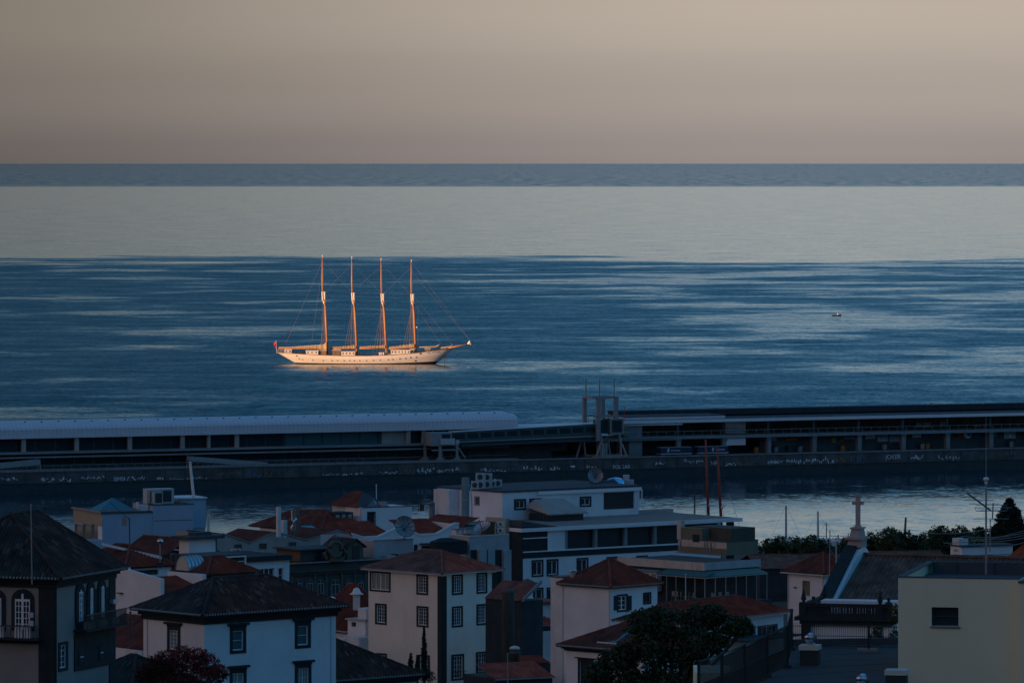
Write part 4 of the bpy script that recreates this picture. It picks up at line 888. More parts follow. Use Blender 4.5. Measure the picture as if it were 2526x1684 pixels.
def hip_roof(h, u0, u1, v0, v1, z, zr, m_, over=.4, ridge=None, eave='trim_white', name='roof', w=.26, cornice=None, cz=.35, soffit='basalt'):
    a0, a1, b0, b1 = u0-over, u1+over, v0-over, v1+over
    if ridge is None:
        du, dv = a1-a0, b1-b0
        if du > dv: ridge = ((a0+dv/2, b0+dv/2), (a1-dv/2, b0+dv/2))
        else: ridge = ((a0+du/2, b0+du/2), (a0+du/2, b1-du/2))
    (ru0, rv0), (ru1, rv1) = ridge; r0 = (ru0, rv0, zr); r1 = (ru1, rv1, zr)
    c = [(a0,b0,z),(a1,b0,z),(a1,b1,z),(a0,b1,z)]; mb = MB()
    alongu = abs(ru1-ru0) >= abs(rv1-rv0)
    if alongu: pl = [(c[0],c[1],r0,r1),(c[1],c[2],r1,r1),(c[2],c[3],r1,r0),(c[3],c[0],r0,r0)]; hips = [(c[0],r0),(c[1],r1),(c[2],r1),(c[3],r0),(r0,r1)]
    else: pl = [(c[0],c[1],r0,r0),(c[1],c[2],r0,r1),(c[2],c[3],r1,r1),(c[3],c[0],r1,r0)]; hips = [(c[0],r0),(c[1],r0),(c[2],r1),(c[3],r1),(r0,r1)]
    for p in pl: tile_plane(mb, *p, w=w)
    rf = h.add(mb, name, m_)
    t = MB()
    for a, b in hips:
        if (Vector(a)-Vector(b)).length > .1: ridge_tube(t, a, b)
    h.add(t, 'ridge_tiles', m_, rf)
    for o in (rf.children[-1],): o['kind'] = 'stuff'
    s_ = MB(); s_.box((a0+.05, b0+.05, z-.14), (a1-.05, b1-.05, z-.06)); h.add(s_, 'soffit', soffit, rf)
    if eave:
        e = MB(); n = int((a1-a0)/w)
        for i in range(n): x = a0 + (a1-a0)*(i+.5)/n; e.tube([(x, b0-.04, z), (x, b0+.1, z+.02)], w*.27, 5)
        n = int((b1-b0)/w)
        for i in range(n): y = b0 + (b1-b0)*(i+.5)/n; e.tube([(a0-.04, y, z), (a0+.1, y, z+.02)], w*.27, 5)
        h.add(e, 'eave_tile_ends', eave, rf, kind='stuff')
    if cornice:
        k = MB(); k.box((u0-.12, v0-.12, z-.14-cz), (u1+.12, v1+.12, z-.143)); k.box((u0-.3, v0-.3, z-.14-cz*.45), (u1+.3, v1+.3, z-.145)); h.add(k, 'cornice', cornice)
    return rf
def gable_roof(h, u0, u1, v0, v1, z, zr, m_, over=.3, along='u', w=.3, name='roof', mid=None):
    a0, a1, b0, b1 = u0-over, u1+over, v0-over, v1+over; mb = MB()
    if along == 'u':
        m = mid if mid is not None else (b0+b1)/2; r0, r1 = (a0,m,zr), (a1,m,zr); tile_plane(mb, (a0,b0,z),(a1,b0,z),r0,r1,w); tile_plane(mb, (a1,b1,z),(a0,b1,z),r1,r0,w)
    else:
        m = mid if mid is not None else (a0+a1)/2; r0, r1 = (m,b0,zr), (m,b1,zr); tile_plane(mb, (a0,b1,z),(a0,b0,z),r1,r0,w); tile_plane(mb, (a1,b0,z),(a1,b1,z),r0,r1,w)
    rf = h.add(mb, name, m_); t = MB(); ridge_tube(t, r0, r1); h.add(t, 'ridge_tiles', m_, rf, kind='stuff')
    g = MB()
    if along == 'u':
        for u in (u0, u1): g.add([(u,v0,z),(u,v1,z),(u,m,zr-.05)], [(0,1,2)])
    else:
        for v in (v0, v1): g.add([(u0,v,z),(u1,v,z),(m,v,zr-.05)], [(0,1,2)])
    return rf, g
def arch_poly(a0, a1, z0, z1, zs, n=10):
    pts = [(a0, z0), (a1, z0), (a1, zs)]; c = (a0+a1)/2; r = (a1-a0)/2
    for k in range(1, n): t = math.pi*k/n; pts.append((c + r*math.cos(t), zs + (z1-zs)*math.sin(t)))
    return pts + [(a0, zs)]
def arch_plate(h, face, a0, a1, z0, z1, zs, d0, d1, name, m_, parent=None):
    pl = arch_poly(a0, a1, z0, z1, zs); mb = MB(); mb.hexa([h.fr.pt(face, a, z, d0) for a, z in pl], [h.fr.pt(face, a, z, d1) for a, z in pl]); return h.add(mb, name, m_, parent)
def arch_window(h, face, p0, p1, sw=.22, nx=4, ny=6, off=0.0, trim='basalt', sash='trim_white', pane='glass', thick=.10, bar=.045):
    a0, a1, z0, z1 = h.rect(face, p0, p1, off); zs = z1 - (a1-a0)/2*.9
    w = arch_plate(h, face, a0, a1, z0, z1, zs, off-.07, off+.02, 'window', trim)
    a, b, c, d = a0+sw, a1-sw, z0+.05, z1-sw; zz = min(zs, d-.1)
    arch_plate(h, face, a, b, c, d, zz, off-.085, off-.065, 'pane', pane, w)
    q = MB()
    for k in range(1, nx): x = a+(b-a)*k/nx; t = thick if k == nx//2 and nx % 2 == 0 else bar; fbox(q, face, x-t/2, x+t/2, c, (d-.03 if k == nx//2 else zz+.1), off-.12, off-.083)
    for k in range(1, ny): z = c+(zz-c)*k/(ny-1); t = thick if k == ny-1 else bar; fbox(q, face, a, b, z-t/2, z+t/2, off-.118, off-.082)
    fbox(q, face, a-.0, a+.07, c, zz, off-.12, off-.08); fbox(q, face, b-.07, b, c, zz, off-.12, off-.08)
    h.add(q, 'sash', sash, w); return w
# ------------------------------------------------------------------ small roof things
def thing_at(name, label, cat, px, py, Y, rz=0.0, group=None): return empty(name, P(px, py, Y), R(rz), label, cat, group)
def ac_unit(label, px, py, Y, w, hgt, rz, group='air conditioners'):
    o = thing_at('air_conditioner', label, 'air conditioner', px, py, Y, rz, group); d = .35
    MB().box((-w/2, -d/2, .08), (w/2, d/2, hgt)).build('casing', 'metal_light', o)
    nf = 2 if hgt > 1.2 else 1
    for k in range(nf):
        zc = .08 + (hgt-.08)*(k+.5)/nf; r = min(w, (hgt-.08)/nf)*.36; m = MB(); m.hexa([(-.08*w+r*math.cos(t*math.pi/6), -d/2-.02, zc+r*math.sin(t*math.pi/6)) for t in range(12)], [(-.08*w+r*math.cos(t*math.pi/6), -d/2+.01, zc+r*math.sin(t*math.pi/6)) for t in range(12)])
        f_ = m.build('fan_grille', 'metal_dark', o); g = MB()
        for q in range(3): g.box((-.08*w-r*.9, -d/2-.035, zc-.02+(q-1)*r*.5), (-.08*w+r*.9, -d/2-.02, zc+.0+(q-1)*r*.5))
        g.build('grille_bars', 'metal_grey', f_, kind='stuff')
    for x in (-w*.35, w*.35): MB().box((x-.05, -d/2, 0), (x+.05, d/2, .08)).build('foot', 'metal_dark', o)
    return o
def dish(label, px, py, Y, r, rz, tilt, pole=.8, m_='metal_grey'):
    o = thing_at('satellite_dish', label, 'satellite dish', px, py, Y, rz, 'satellite dishes'); n, k = 18, 5; m = MB(); c = Vector((0, -.05, pole+r*.75)); t = R(tilt)
    def rot(p): x, y, z = p; return (c.x+x, c.y+y*math.cos(t)-z*math.sin(t), c.z+y*math.sin(t)+z*math.cos(t))
    for i in range(k+1):
        rr = r*i/k; dep = .35*r*(1-(i/k)**2)
        for j in range(n): an = 2*math.pi*j/n; m.v.append(rot((rr*math.cos(an), dep, rr*math.sin(an))))
    for i in range(k):
        for j in range(n): m.f.append((i*n+j, i*n+(j+1) % n, (i+1)*n+(j+1) % n, (i+1)*n+j))
    m.build('reflector', m_, o, smooth=True)
    rb = MB()
    for j in range(12):
        an = math.pi*j/6; rb.tube([rot((r*.12*math.cos(an), .30*r, r*.12*math.sin(an))), rot((r*.6*math.cos(an), .20*r, r*.6*math.sin(an))), rot((r*math.cos(an), -.03, r*math.sin(an)))], .02, 4)
    rb.tube([rot((r*math.cos(a*math.pi/12), 0, r*math.sin(a*math.pi/12))) for a in range(25)], .03, 5); rb.build('ribs', 'metal_dark', o, kind='stuff')
    f_ = MB(); f_.tube([rot((0, .3*r, -r*.2)), rot((0, -r*.8, 0))], .025, 5); f_.tube([rot((r*.5, 0, -r*.5)), rot((0, -r*.8, 0))], .02, 4); f_.lathe(rot((0, -r*.8, 0)), [(.03,-.1),(.08,0),(.05,.1)], 6); f_.build('feed_arm', 'metal_dark', o)
    s = MB(); s.tube([(0, .15, 0), (0, .15, pole+r*.5)], .06, 6); s.tube([(0, .15, pole+r*.5), rot((0, .36*r, 0))], .05, 6); s.box((-.25,-.1,-.02),(.25,.4,.04)); s.build('stand', 'metal_dark', o)
    return o
def pole(name, label, cat, pa, pb, Y, r, m_='metal_grey', extra=None, group=None):
    b = P(pa[0], pa[1], Y); t = P(pb[0], pb[1], Y); o = empty(name, b, 0, label, cat, group); MB().tube([(0,0,0), tuple(t-b)], [r, r*.8], 8).build('pole', m_, o)
    cp = MB(); cp.lathe(tuple(t-b), [(r*1.3, -.05), (r*1.5, .02), (r*.3, .1)], 8); cp.build('cap', m_, o); return o

mat('plaster_pale', (.42, .39, .36), .9); mat('stone_pink', (.42, .36, .34), .9, .15, 2.0, bump=.02); mat('roof_felt', (.07, .095, .11), .85, .2, 1.0, bump=.01); mat('plaster_green', (.60, .64, .55), .8, .06, 2.0)
mat('ornate_trim', (.115, .115, .095), .85, .2, 2.0, bump=.02); mat('tiles_red_plain', (.25, .08, .055), .9, .2, 3.0); mat('canopy_black', (.02, .032, .035), .8); mat('tan_wall', (.42, .36, .27), .85, .08, .5)
mat('floor_tan', (.26, .22, .19), .9, .12, .6); mat('floor_brown', (.10, .075, .065), .9, .2, .8); mat('beige_old', (.60, .53, .46), .9, .14, .8, stain=(.14, .13, .12), stain_amt=.8, bump=.02, nscale2=.5)
mat('dark_olive', (.085, .088, .065), .9, .2, .8); mat('chair_pale', (.28, .27, .24), .7); mat('dark_stone', (.10, .105, .10), .9, .35, .9, stretch=(2, 2, .4), bump=.03); mat('grey_white', (.50, .51, .52), .88, .1, .5, stain=(.3, .3, .3), stain_amt=.4)
mat('duct_grey', (.13, .15, .16), .5, .1, 1.5, metal=.2); mat('white_blue', (.34, .46, .57), .85, .07, .3, stain=(.32, .40, .48), stain_amt=.3); mat('chrome_blue', (.45, .65, .85), .12, metal=1.0); glass('glass_sunset_tint', (.22, .20, .15), .06, 1.0)  # last glass: warm base colour stands in for the reflected sunset sky
tile_mat('tiles_orange', [(.42,.13,.06),(.46,.15,.07),(.38,.11,.05)])
mat('fence_dark', (.022, .034, .038), .85); mat('mast_red', (.30, .07, .05), .6)
# ================================================================== nearer houses
# ---- corner tower house, far left
h = House('tower_house', 'dark tower house with steep tiled roof and arched balcony windows at the left edge', 'house', A(425,0)[0], 390.0, 70, 24.0)
zw = h.fr.zt(0, A(0,800)[1]); Lu = h.ua(A(880,720)); Lv = 10.6
V = Vol(h, 0, Lu, 0, Lv, 24.0, zw, 'tower_plaster')
V.win('R', A(445,1250), A(520,1475), sw=.22, nx=2, ny=4).done()
hip_roof(h, 0, Lu, 0, Lv, zw+.35, 44.5, 'tiles_dark', over=.75, ridge=((4.0,5.2),(8.2,5.2)), cornice='basalt', cz=.55, eave='plaster_pale')
v1 = h.va(A(298,1000)); h.box((-.06,-.06,24.0),(0.0,v1,zw-.35),'pilaster','basalt'); h.box((-.06,-.06,24.0),(.12,0.0,zw-.353),'pilaster','basalt')
u1 = h.ua(A(835,1000)); h.box((u1,-.06,24.0),(Lu+.05,.0,zw-.35),'pilaster','basalt')
# quoin stones on the corner pilaster
zq = 26.0
while zq < zw-.9:
    for k in range(2): h.box((-.075, .02+k*v1/2+(.03 if k else 0), zq), (-.055, (k+1)*v1/2-.03, zq+.46), 'quoin', 'basalt')
    zq += .5
for (x0, x1) in ((90,265), (-110,45)): arch_window(h, 'L', A(x0,845), A(x1,1165), sw=.30, nx=4, ny=6, thick=.16)
a0, a1, z0, z1 = h.rect('L', A(-110,1215), A(300,1260)); h.box((-.12,a0,z0),(0,a1,z1),'apron','basalt')
m = MB(); a0, a1, z0, z1 = h.rect('L', A(-110,1125), A(300,1222), -.5); m.box((-.85, a0, z0-.12), (0, a1, z0+.0)); bal = h.add(m, 'balcony', 'basalt')
m = MB(); m.box((-.85, a0, z1-.05), (-.78, a1, z1+.03)); 
for k in range(int((a1-a0)/.5)): m.box((-.84, a0+k*.5, z0), (-.80, a0+k*.5+.04, z1))
h.add(m, 'railing', 'metal_dark', bal)
for (x0, x1) in ((105,245), (-60,40)):
    b0, b1, _, _ = h.rect('L', A(x0,1150), A(x1,1200), -.3)
    for k in range(int((b1-b0)/.22)): h.box((-.5, b0+k*.22, z0+.02), (-.44, b0+k*.22+.12, z0+.82), 'baluster', 'trim_white', bal)
for (x0,y0,x1,y1) in ((222,1025,260,1065),(222,1088,260,1130)):
    b0, b1, c0, c1 = h.rect('L', A(x0,y0), A(x1,y1), -.6); h.box((-.75,b0,c0),(-.6,b1,c1),'meter_box','metal_light')
# three joined arches and the dark bay on the right-hand face
a0, a1, z0, z1 = h.rect('R', A(576,1090), A(832,1190)); zt_ = h.zR(A(700,850))
h.box((a0,-.05,z0-.3),(a1,0,zt_),'stone_surround','basalt')
for (x0,x1,y0,y1) in ((578,645,800,1100),(665,722,786,1085),(750,808,770,1070)): arch_window(h, 'R', A(x0,y0), A(x1,y1), sw=.42, nx=2, ny=6, off=-.05, thick=.12)
pa, pz = h.fr.R(*A(567,1478)); pb, _ = h.fr.R(*A(840,1430)); zb = h.zR(A(700,1170)); h.box((pa,-.09,pz),(pb,0,zb),'bay_panel','basalt')
for (x0,x1,y0,y1) in ((600,625,1320,1410),(755,778,1285,1380)):
    b0,b1,c0,c1 = h.rect('R', A(x0,y0), A(x1,y1)); w_ = h.box((b0-.2,-.13,c0-.1),(b1+.2,-.09,c1+.1),'window','basalt'); h.box((b0,-.15,c0),(b1,-.13,c1),'pane','glass',w_); h.box((b0,-.17,(c0+c1)/2-.03),(b1,-.15,(c0+c1)/2+.03),'sash','trim_white',w_)
m = MB(); zb0 = h.zR(A(570,1185), -.9); m.box((pa-.1,-1.0,zb0-.1),(Lu+.1,0,zb0+.05)); bal = h.add(m, 'balcony', 'basalt'); m = MB()
m.box((pa-.1,-1.0,zb0+1.05),(Lu+.1,-.94,zb0+1.12)); 
for k in range(int((Lu-pa)/.16)): m.box((pa+k*.16,-.99,zb0+.05),(pa+k*.16+.035,-.95,zb0+1.05))
h.add(m, 'railing', 'metal_dark', bal, kind='stuff')
for k in range(3): h.box((pa+.3+k*(Lu-pa-.6)/3,-.9,zb0+.08),(pa+1.6+k*(Lu-pa-.6)/3,-.6,zb0+.55),'planter','tower_plaster',bal)
b0,b1,c0,c1 = h.rect('R', A(835,925), A(862,955)); h.box((b0,-.35,c0),(b1+.3,0,c1),'lamp_box','metal_light')
pole('aerial_pole', 'thin grey aerial pole in front of the dark tower roof', 'pole', A(245,810), A(237,205), 386.0, .045)

# ---- white hipped house with black cornice
h = House('hipped_house', 'white hipped-roof house with black cornice and capped black windows', 'house', A(1568,0)[0], 415.0, 41, 23.0)
zw = h.fr.zt(0, A(0,1085)[1]); Lv = h.va(A(1100,1080)); Lu = h.ua(B(1022,1040))
V = Vol(h, 0, Lu, 0, Lv, 23.0, zw, 'white')
kw = dict(sw=.24, nx=1, ny=2, cap=.32, pane='glass_teal', sash='trim_white')
V.win('L', A(1285,1135), A(1385,1335), **{**kw, 'ny': 5, 'nx': 3, 'pane': 'glass_curtain'})
V.win('R', A(1764,1140), A(1887,1340), **kw); V.win('R', B(707,1102), B(828,1300), **kw)
V.win('R', A(1762,1465), A(1890,1660), **{**kw, 'nx': 4, 'pane': 'glass_curtain'}); V.win('R', B(707,1425), B(832,1630), **{**kw, 'nx': 4, 'pane': 'glass_curtain'}); V.done()
hip_roof(h, 0, Lu, 0, Lv, zw+.42, 38.25, 'tiles_dark', over=.75, cornice='basalt', cz=.6, eave='plaster_pale')
h.box((Lu-.5,-.05,23.0),(Lu-.42,-.002,zw-.4),'downpipe','metal_light'); v_ = h.va(A(1132,1200)); h.box((-.06,v_-.04,23.0),(-.002,v_+.04,zw-.4),'downpipe','metal_light')
# ---- low dark tiled roof right of it
h = House('low_tiled_house', 'low dark tiled hip roof in front of the cream building', 'house', B(960,0)[0], 432.0, 40, 22.0)
zw = h.fr.zt(0, B(0,1575)[1]); Lu = h.ua(B(1640,1520)); Lv = 8.0
Vol(h, 0, Lu, 0, Lv, 22.0, zw, 'white_old').done(); hip_roof(h, 0, Lu, 0, Lv, zw+.25, zw+3.4, 'tiles_dark', over=.5, cornice='basalt', cz=.4, eave='plaster_pale', ridge=((3.2, 4.0), (Lu-6.0, 4.0)))
# ---- roofs low down between tower and hipped house
h = House('small_tiled_house', 'dark tiled roof tucked below the tower house and the red flowering tree', 'house', A(1010,0)[0], 408.0, 45, 22.0)
zw = h.fr.zt(0, A(0,1640)[1]); Vol(h, 0, 6.5, 0, 7, 22.0, zw, 'white_old').done(); hip_roof(h, 0, 6.5, 0, 7, zw+.2, zw+2.3, 'tiles_dark', over=.4)
h = House('red_roof_shed', 'small red-roofed building with stub of white wall behind the tower balcony', 'house', A(1105,0)[0], 440.0, 38, 22.0)
zw = h.fr.zt(0, A(0,1322)[1]); Vol(h, -.2, 3, 0, h.va(A(975,1322)), 22.0, zw, 'white_old').done()
m = MB(); zr = h.fr.zt(0, A(0,1172)[1]); tile_plane(m, (.1, .2, zw+.05), (.1, 9.5, zw+.05), (4.5, .2, zr+.6), (4.5, 9.5, zr+.6)); h.add(m, 'roof', 'tiles_red')
pole('vent_pipe', 'thin dark vent pipe left of the hipped house', 'pipe', A(1000,1250), A(1000,1025), 425.0, .07, 'metal_dark')

# ---- cream apartment house with red hip roof
h = House('cream_house', 'tall cream house with black-framed windows and red hip roof', 'house', C(592,0)[0], 590.0, 46, 9.0)
zw = h.fr.zt(0, C(0,735)[1]); Lv = h.va(C(28,700)); Lu = h.ua(C(1010,705))
V = Vol(h, 0, Lu, 0, Lv, 9.0, zw, 'cream')
kw = dict(sw=.2, nx=4, ny=5, bar=.045, sill=False)
V.win('L', C(38,712), C(198,866), sw=.18, nx=4, ny=1, pane='glass_curtain', bar=.09)
for x0,y0,x1,y1 in ((397,735,487,890),(80,957,168,1118),(398,977,489,1138),(92,1337,170,1480),(412,1350,500,1520)): V.win('L', C(x0,y0), C(x1,y1), **kw)
for x0,y0,x1,y1 in ((667,733,751,890),(856,718,938,880),(667,977,751,1138),(856,960,938,1122),(663,1345,760,1545),(852,1325,945,1525)): V.win('R', C(x0,y0), C(x1,y1), **kw)
V.done(); hip_roof(h, 0, Lu, 0, Lv, zw+.12, 28.25, 'tiles_redpale', over=.65, eave='plaster_pale', w=.24, soffit='white_clean')
v1 = h.va(C(560,900)); u1 = h.ua(C(626,900)); u2 = h.ua(C(976,900)); zt_ = zw-.2
h.box((-.06,-.06,9.0),(0,v1,zt_),'pilaster','basalt'); h.box((.003,-.06,9.0),(u1,0,zt_-.003),'pilaster','basalt'); h.box((u2,-.06,9.0),(Lu+.03,0,zt_),'pilaster','basalt')
zq = 10.0
while zq < zt_-.6:
    k = int(zq*2) % 2; h.box((-.075,.02,zq),(-.055,v1*(.62 if k else .9),zq+.4),'quoin','basalt'); h.box((.02,-.075,zq),(u1*(.9 if k else .62),-.055,zq+.4),'quoin','basalt'); zq += .46
for x0,x1,y in ((760,785,1475),(945,968,1460)):
    a0,a1,z0,z1 = h.rect('R', C(x0,y), C(x1,y+60), -.3); m = MB()
    for k in range(5): m.box((a0-1.1+k*.3,-.35,z0),(a0-1.07+k*.3,-.32,z1))
    m.box((a0-1.1,-.36,z1),(a1,-.31,z1+.05)); h.add(m, 'window_rail', 'metal_dark')
# ---- stack of roofs left of and behind the cream house
h = House('red_roof_house', 'red hip roof with white skylight box left of the cream house', 'house', B(1165,0)[0], 606.0, 42, 12.0)
zw = h.fr.zt(0, B(0,1190)[1]); Vol(h, 0, 5, 0, 7.0, 12.0, zw, 'white_old').done(); hip_roof(h, 0, 6.0, 0, 7.4, zw+.15, h.fr.zt(0, B(0,900)[1])+.9, 'tiles_red', over=.4)
for i, (x, y0, y1, sc, lab) in enumerate(((995,952,905,1.0,'white bell-shaped chimney cowl behind the dark hipped roof'),(1180,905,838,1.15,'white turned chimney cowl beside the cream house roof'))):
    o = thing_at('chimney_cowl', lab, 'chimney', *B(x, y0), 606.0, 0, 'white chimney cowls'); hh = (y1-y0)/-3.1108/22.3
    MB().box((-.32*sc,-.32*sc,-1.4),(.32*sc,.32*sc,hh*.25)).build('stack','white_old',o); m = MB(); m.lathe((0,0,hh*.25),[(.62*sc,0),(.66*sc,hh*.06),(.42*sc,hh*.2),(.33*sc,hh*.45),(.28*sc,hh*.62),(.10*sc,hh*.75)],12); m.build('cowl','white_clean',o,smooth=True)
h = House('white_annex', 'small white flat-roofed annex with square vent left of the cream house', 'house', B(1248,0)[0], 600.5, 44, 12.0)
zw = h.fr.zt(0, B(0,1092)[1]); V = Vol(h, 0, 2.2, 0, h.va(B(1113,1085)), 12.0, zw, 'white'); V.win('L', B(1145,1100), B(1175,1132), sw=.06, nx=1, ny=1, sash=None, pane='glass_dark'); V.done(); h.box((-.2,-.2,zw+.003),(2.4,h.va(B(1113,1085))+.2,zw+.16),'roof_slab','grey_plaster')
h.box((.3,.2,zw+.16),(1.6,1.5,zw+1.3),'chimney_box','white'); zb = h.fr.zt(0, B(0,1205)[1]); h.box((-2.2,-1.4,12.0),(-.2,1.0,zb),'water_tank','white_old')
h = House('white_parapet', 'stub of white parapet wall behind the low dark roof', 'wall', B(1100,0)[0], 590.0, 44, 12.0); zw = h.fr.zt(0, B(0,1225)[1]); Vol(h, -.25, 0, 0, 3.2, 12.0, zw, 'white_old').done()

# ---- white hipped house in the middle right
h = House('white_block_house', 'white house with blank left wall, shuttered window and red hip roof', 'house', D(640,0)[0], 504.0, 46, 16.0)
zw = h.fr.zt(0, D(0,840)[1]); Lv = h.va(D(272,815)); Lu = h.ua(D(1000,815))
V = Vol(h, 0, Lu, 0, Lv, 16.0, zw, 'white')
V.win('R', D(690,885), D(772,1020), sw=.16, nx=2, ny=3, pane='glass_dark', bar=.09); V.win('R', D(890,870), D(952,962), sw=.14, nx=2, ny=1, pane='glass_dark', sash='metal_dark'); V.win('R', D(688,1120), D(722,1190), sw=.1, nx=1, ny=1, sash=None, pane='glass_dark'); V.done()
for x0, x1 in ((665,690),(772,800)): a0,a1,z0,z1 = h.rect('R', D(x0,897), D(x1,1008)); h.box((a0,-.07,z0),(a1,-.01,z1),'shutter','basalt')
hip_roof(h, 0, Lu, 0, Lv, zw+.12, h.fr.zt(0, D(0,672)[1])+.35, 'tiles_red', over=.42, eave='plaster_pale', soffit='basalt')
vv = h.va(D(182,800)); h.add(MB().box((-.02,Lv+.003,16.0),(4.5,vv,zw+.62)),'parapet_bay','white_old'); h.box((-.08,Lv+.005,zw+.625),(4.6,vv+.05,zw+.74),'coping','metal_dark')
h.box((-.07,Lv-.12,16.0),(-.003,Lv-.02,zw-.2),'downpipe','metal_light'); h.box((-.07,.06,16.0),(-.003,.14,zw-.2),'downpipe','metal_light')
o = thing_at('chimney_pipe', 'short round chimney pipe with tin cowl on the white blank-walled house', 'chimney', *D(352,770), 508.0); hh = 80/3.1108/27.8
m = MB(); m.lathe((0,0,-.8),[(.26,0),(.26,hh+.3),(.24,hh+.5)],10); m.build('pipe','beige',o,smooth=True); m = MB(); m.lathe((0,0,hh-.2),[(.14,-.1),(.42,0),(.12,.18),(.05,.2)],10); m.build('cowl','galvanised',o,smooth=True)
# ---- low white house with red roof in front of it
h = House('low_white_house', 'low white house with red roof and blue skylight dormer behind the big tree', 'house', D(890,0)[0], 452.0, 46, 18.0)
zw = h.fr.zt(0, D(0,1345)[1]); Lv = h.va(D(300,1305)); V = Vol(h, 0, 9, 0, Lv, 18.0, zw, 'white'); V.win('L', D(392,1385), D(512,1640), sw=.18, nx=2, ny=2, cap=.14, pane='glass_dark', sash=None); V.done()
hip_roof(h, 0, 9, 0, Lv, zw+.22, zw+2.4, 'tiles_red', over=.6, cornice='basalt', cz=.28, eave='plaster_pale')
va, z_ = h.fr.L(*D(690,1275), .3); vb, _ = h.fr.L(*D(545,1262), .3)
m = MB(); m.hexa([(.25,va,zw+.25),(2.6,va,zw+1.3),(2.6,vb,zw+1.3),(.25,vb,zw+.25)], [(.25,va,zw+.75),(2.6,va-.2,zw+1.95),(2.6,vb,zw+1.32),(.25,vb,zw+.6)]); dm = h.add(m, 'skylight_dormer', 'glass_skylight'); h.box((.18,va,zw+.3),(.245,vb,zw+.68),'dormer_front','trim_white',dm)
# ---- long low building with red roof
h = House('long_red_roof_house', 'long low white building under a big red hip roof behind the tree', 'house', D(1165,0)[0], 482.0, 54, 18.0)
zw = h.fr.zt(0, D(0,1130)[1]); Lu = h.ua(E(120,1035)); Lv = h.va(D(725,1095)); V = Vol(h, 0, Lu, 0, Lv, 18.0, zw, 'white')
V.win('R', D(1640,1150), D(1750,1250), sw=.08, nx=4, ny=1, pane='glass_dark', sash='metal_grey'); V.win('R', D(1770,1120), D(1920,1230), sw=.08, nx=4, ny=1, pane='glass_dark', sash='metal_grey'); V.win('L', D(790,1150), D(850,1230), sw=.12, nx=2, ny=2); V.done()
zr = h.fr.R(*D(1150,945), Lv/2)[1]
hip_roof(h, 0, Lu, 0, Lv, zw+.2, zr, 'tiles_red', over=.6, eave='plaster_pale', soffit='white_clean')
h.box((Lu*.40,-2.6,zw-1.7),(Lu*.95,-.0,zw-1.55),'lean_to_roof','dark_wall')
# ---- white house with red roof, right
h = House('gutter_house', 'white house with red roof and olive shuttered window beside the church', 'house', E(430,0)[0], 622.0, 43, 9.0)
zw = h.fr.zt(0, E(0,742)[1]); Lv = h.va(E(152,715)); Lu = 5.5; V = Vol(h, 0, Lu, 0, Lv, 9.0, zw, 'white'); V.win('L', E(267,783), E(323,897), sw=.06, trim='olive', nx=1, ny=1, sash=None, pane='olive'); V.win('R', E(490,775), E(520,815), sw=.05, nx=1, ny=1, sash=None, pane='glass_dark'); V.done()
hip_roof(h, 0, Lu, 0, Lv, zw+.15, h.fr.zt(0, E(0,618)[1])+.5, 'tiles_red', over=.55, eave=None, soffit='metal_light'); h.box((-.6,-.6,zw-.02),(-.5,Lv+.6,zw+.10),'gutter','metal_light'); h.box((-.6,-.6,zw-.02),(Lu+.6,-.5,zw+.102),'gutter','metal_light')
for v_ in (.12, Lv-.15): h.box((-.1,v_-.05,9.0),(-.003,v_+.05,zw-.02),'downpipe','metal_light')
a0,a1,z0,z1 = h.rect('L', E(205,833), E(222,838)); h.box((-.15,a0,z0),(0,a1,z1+.05),'wall_lamp','metal_dark')
pole('aerial_pole', 'tall thin pole with crossbar against the red roof beside the church', 'pole', E(472,745), E(477,405), 621.0, .06)
pole('aerial_pole', 'second thin pale pole against the red roof beside the church', 'pole', E(525,725), E(524,458), 622.5, .07, 'metal_light')

# ---- church with gable parapet and cross
h = House('church', 'church with brown tiled nave roof, white gable parapet and stone cross', 'church', 2048.0, 430.0, -20, 24.0)
ze = h.fr.zt(0, 1490.0); W_ = 7.3; za = 39.15; Lu = 15.0
Vol(h, 0, Lu, 0, 2*W_, 24.0, ze, 'white').done()
m = MB(); tile_plane(m, (.5,-.4,ze+.05),(Lu,-.4,ze+.05),(.5,W_,za-.35),(Lu,W_,za-.35),w=.36,amp=.07); tile_plane(m, (Lu,2*W_+.4,ze),(.5,2*W_+.4,ze),(Lu,W_,za-.35),(.5,W_,za-.35),w=.36,amp=.07); rf = h.add(m, 'roof', 'tiles_brown')
m = MB(); ridge_tube(m, (.5,W_,za-.3),(Lu,W_,za-.3),.16); h.add(m, 'ridge_tiles', 'tiles_brown', rf, kind='stuff')
sl = (za-ze)/W_
m = MB(); m.hexa([(-.25,-.3,ze-1.2),(-.25,W_,ze-1.2),(-.25,2*W_+.3,ze-1.2),(-.25,2*W_+.3,ze+.25),(-.25,W_,za+.55),(-.25,-.3,ze+.25)], [(.45,-.3,ze-1.2),(.45,W_,ze-1.2),(.45,2*W_+.3,ze-1.2),(.45,2*W_+.3,ze+.25),(.45,W_,za+.55),(.45,-.3,ze+.25)]); gp = h.add(m, 'gable_parapet', 'white_clean')
for s_ in (0, 1):
    v0, v1 = (-.5, W_) if s_ == 0 else (2*W_+.5, W_)
    m = MB(); m.hexa([(-.75,v0,ze+.17),(.18,v0,ze+.17),(.18,v1,za+.56),(-.75,v1,za+.56)], [(-.75,v0,ze+.55),(.18,v0,ze+.50),(.18,v1,za+.85),(-.75,v1,za+.9)]); h.add(m, 'coping', 'basalt', gp)
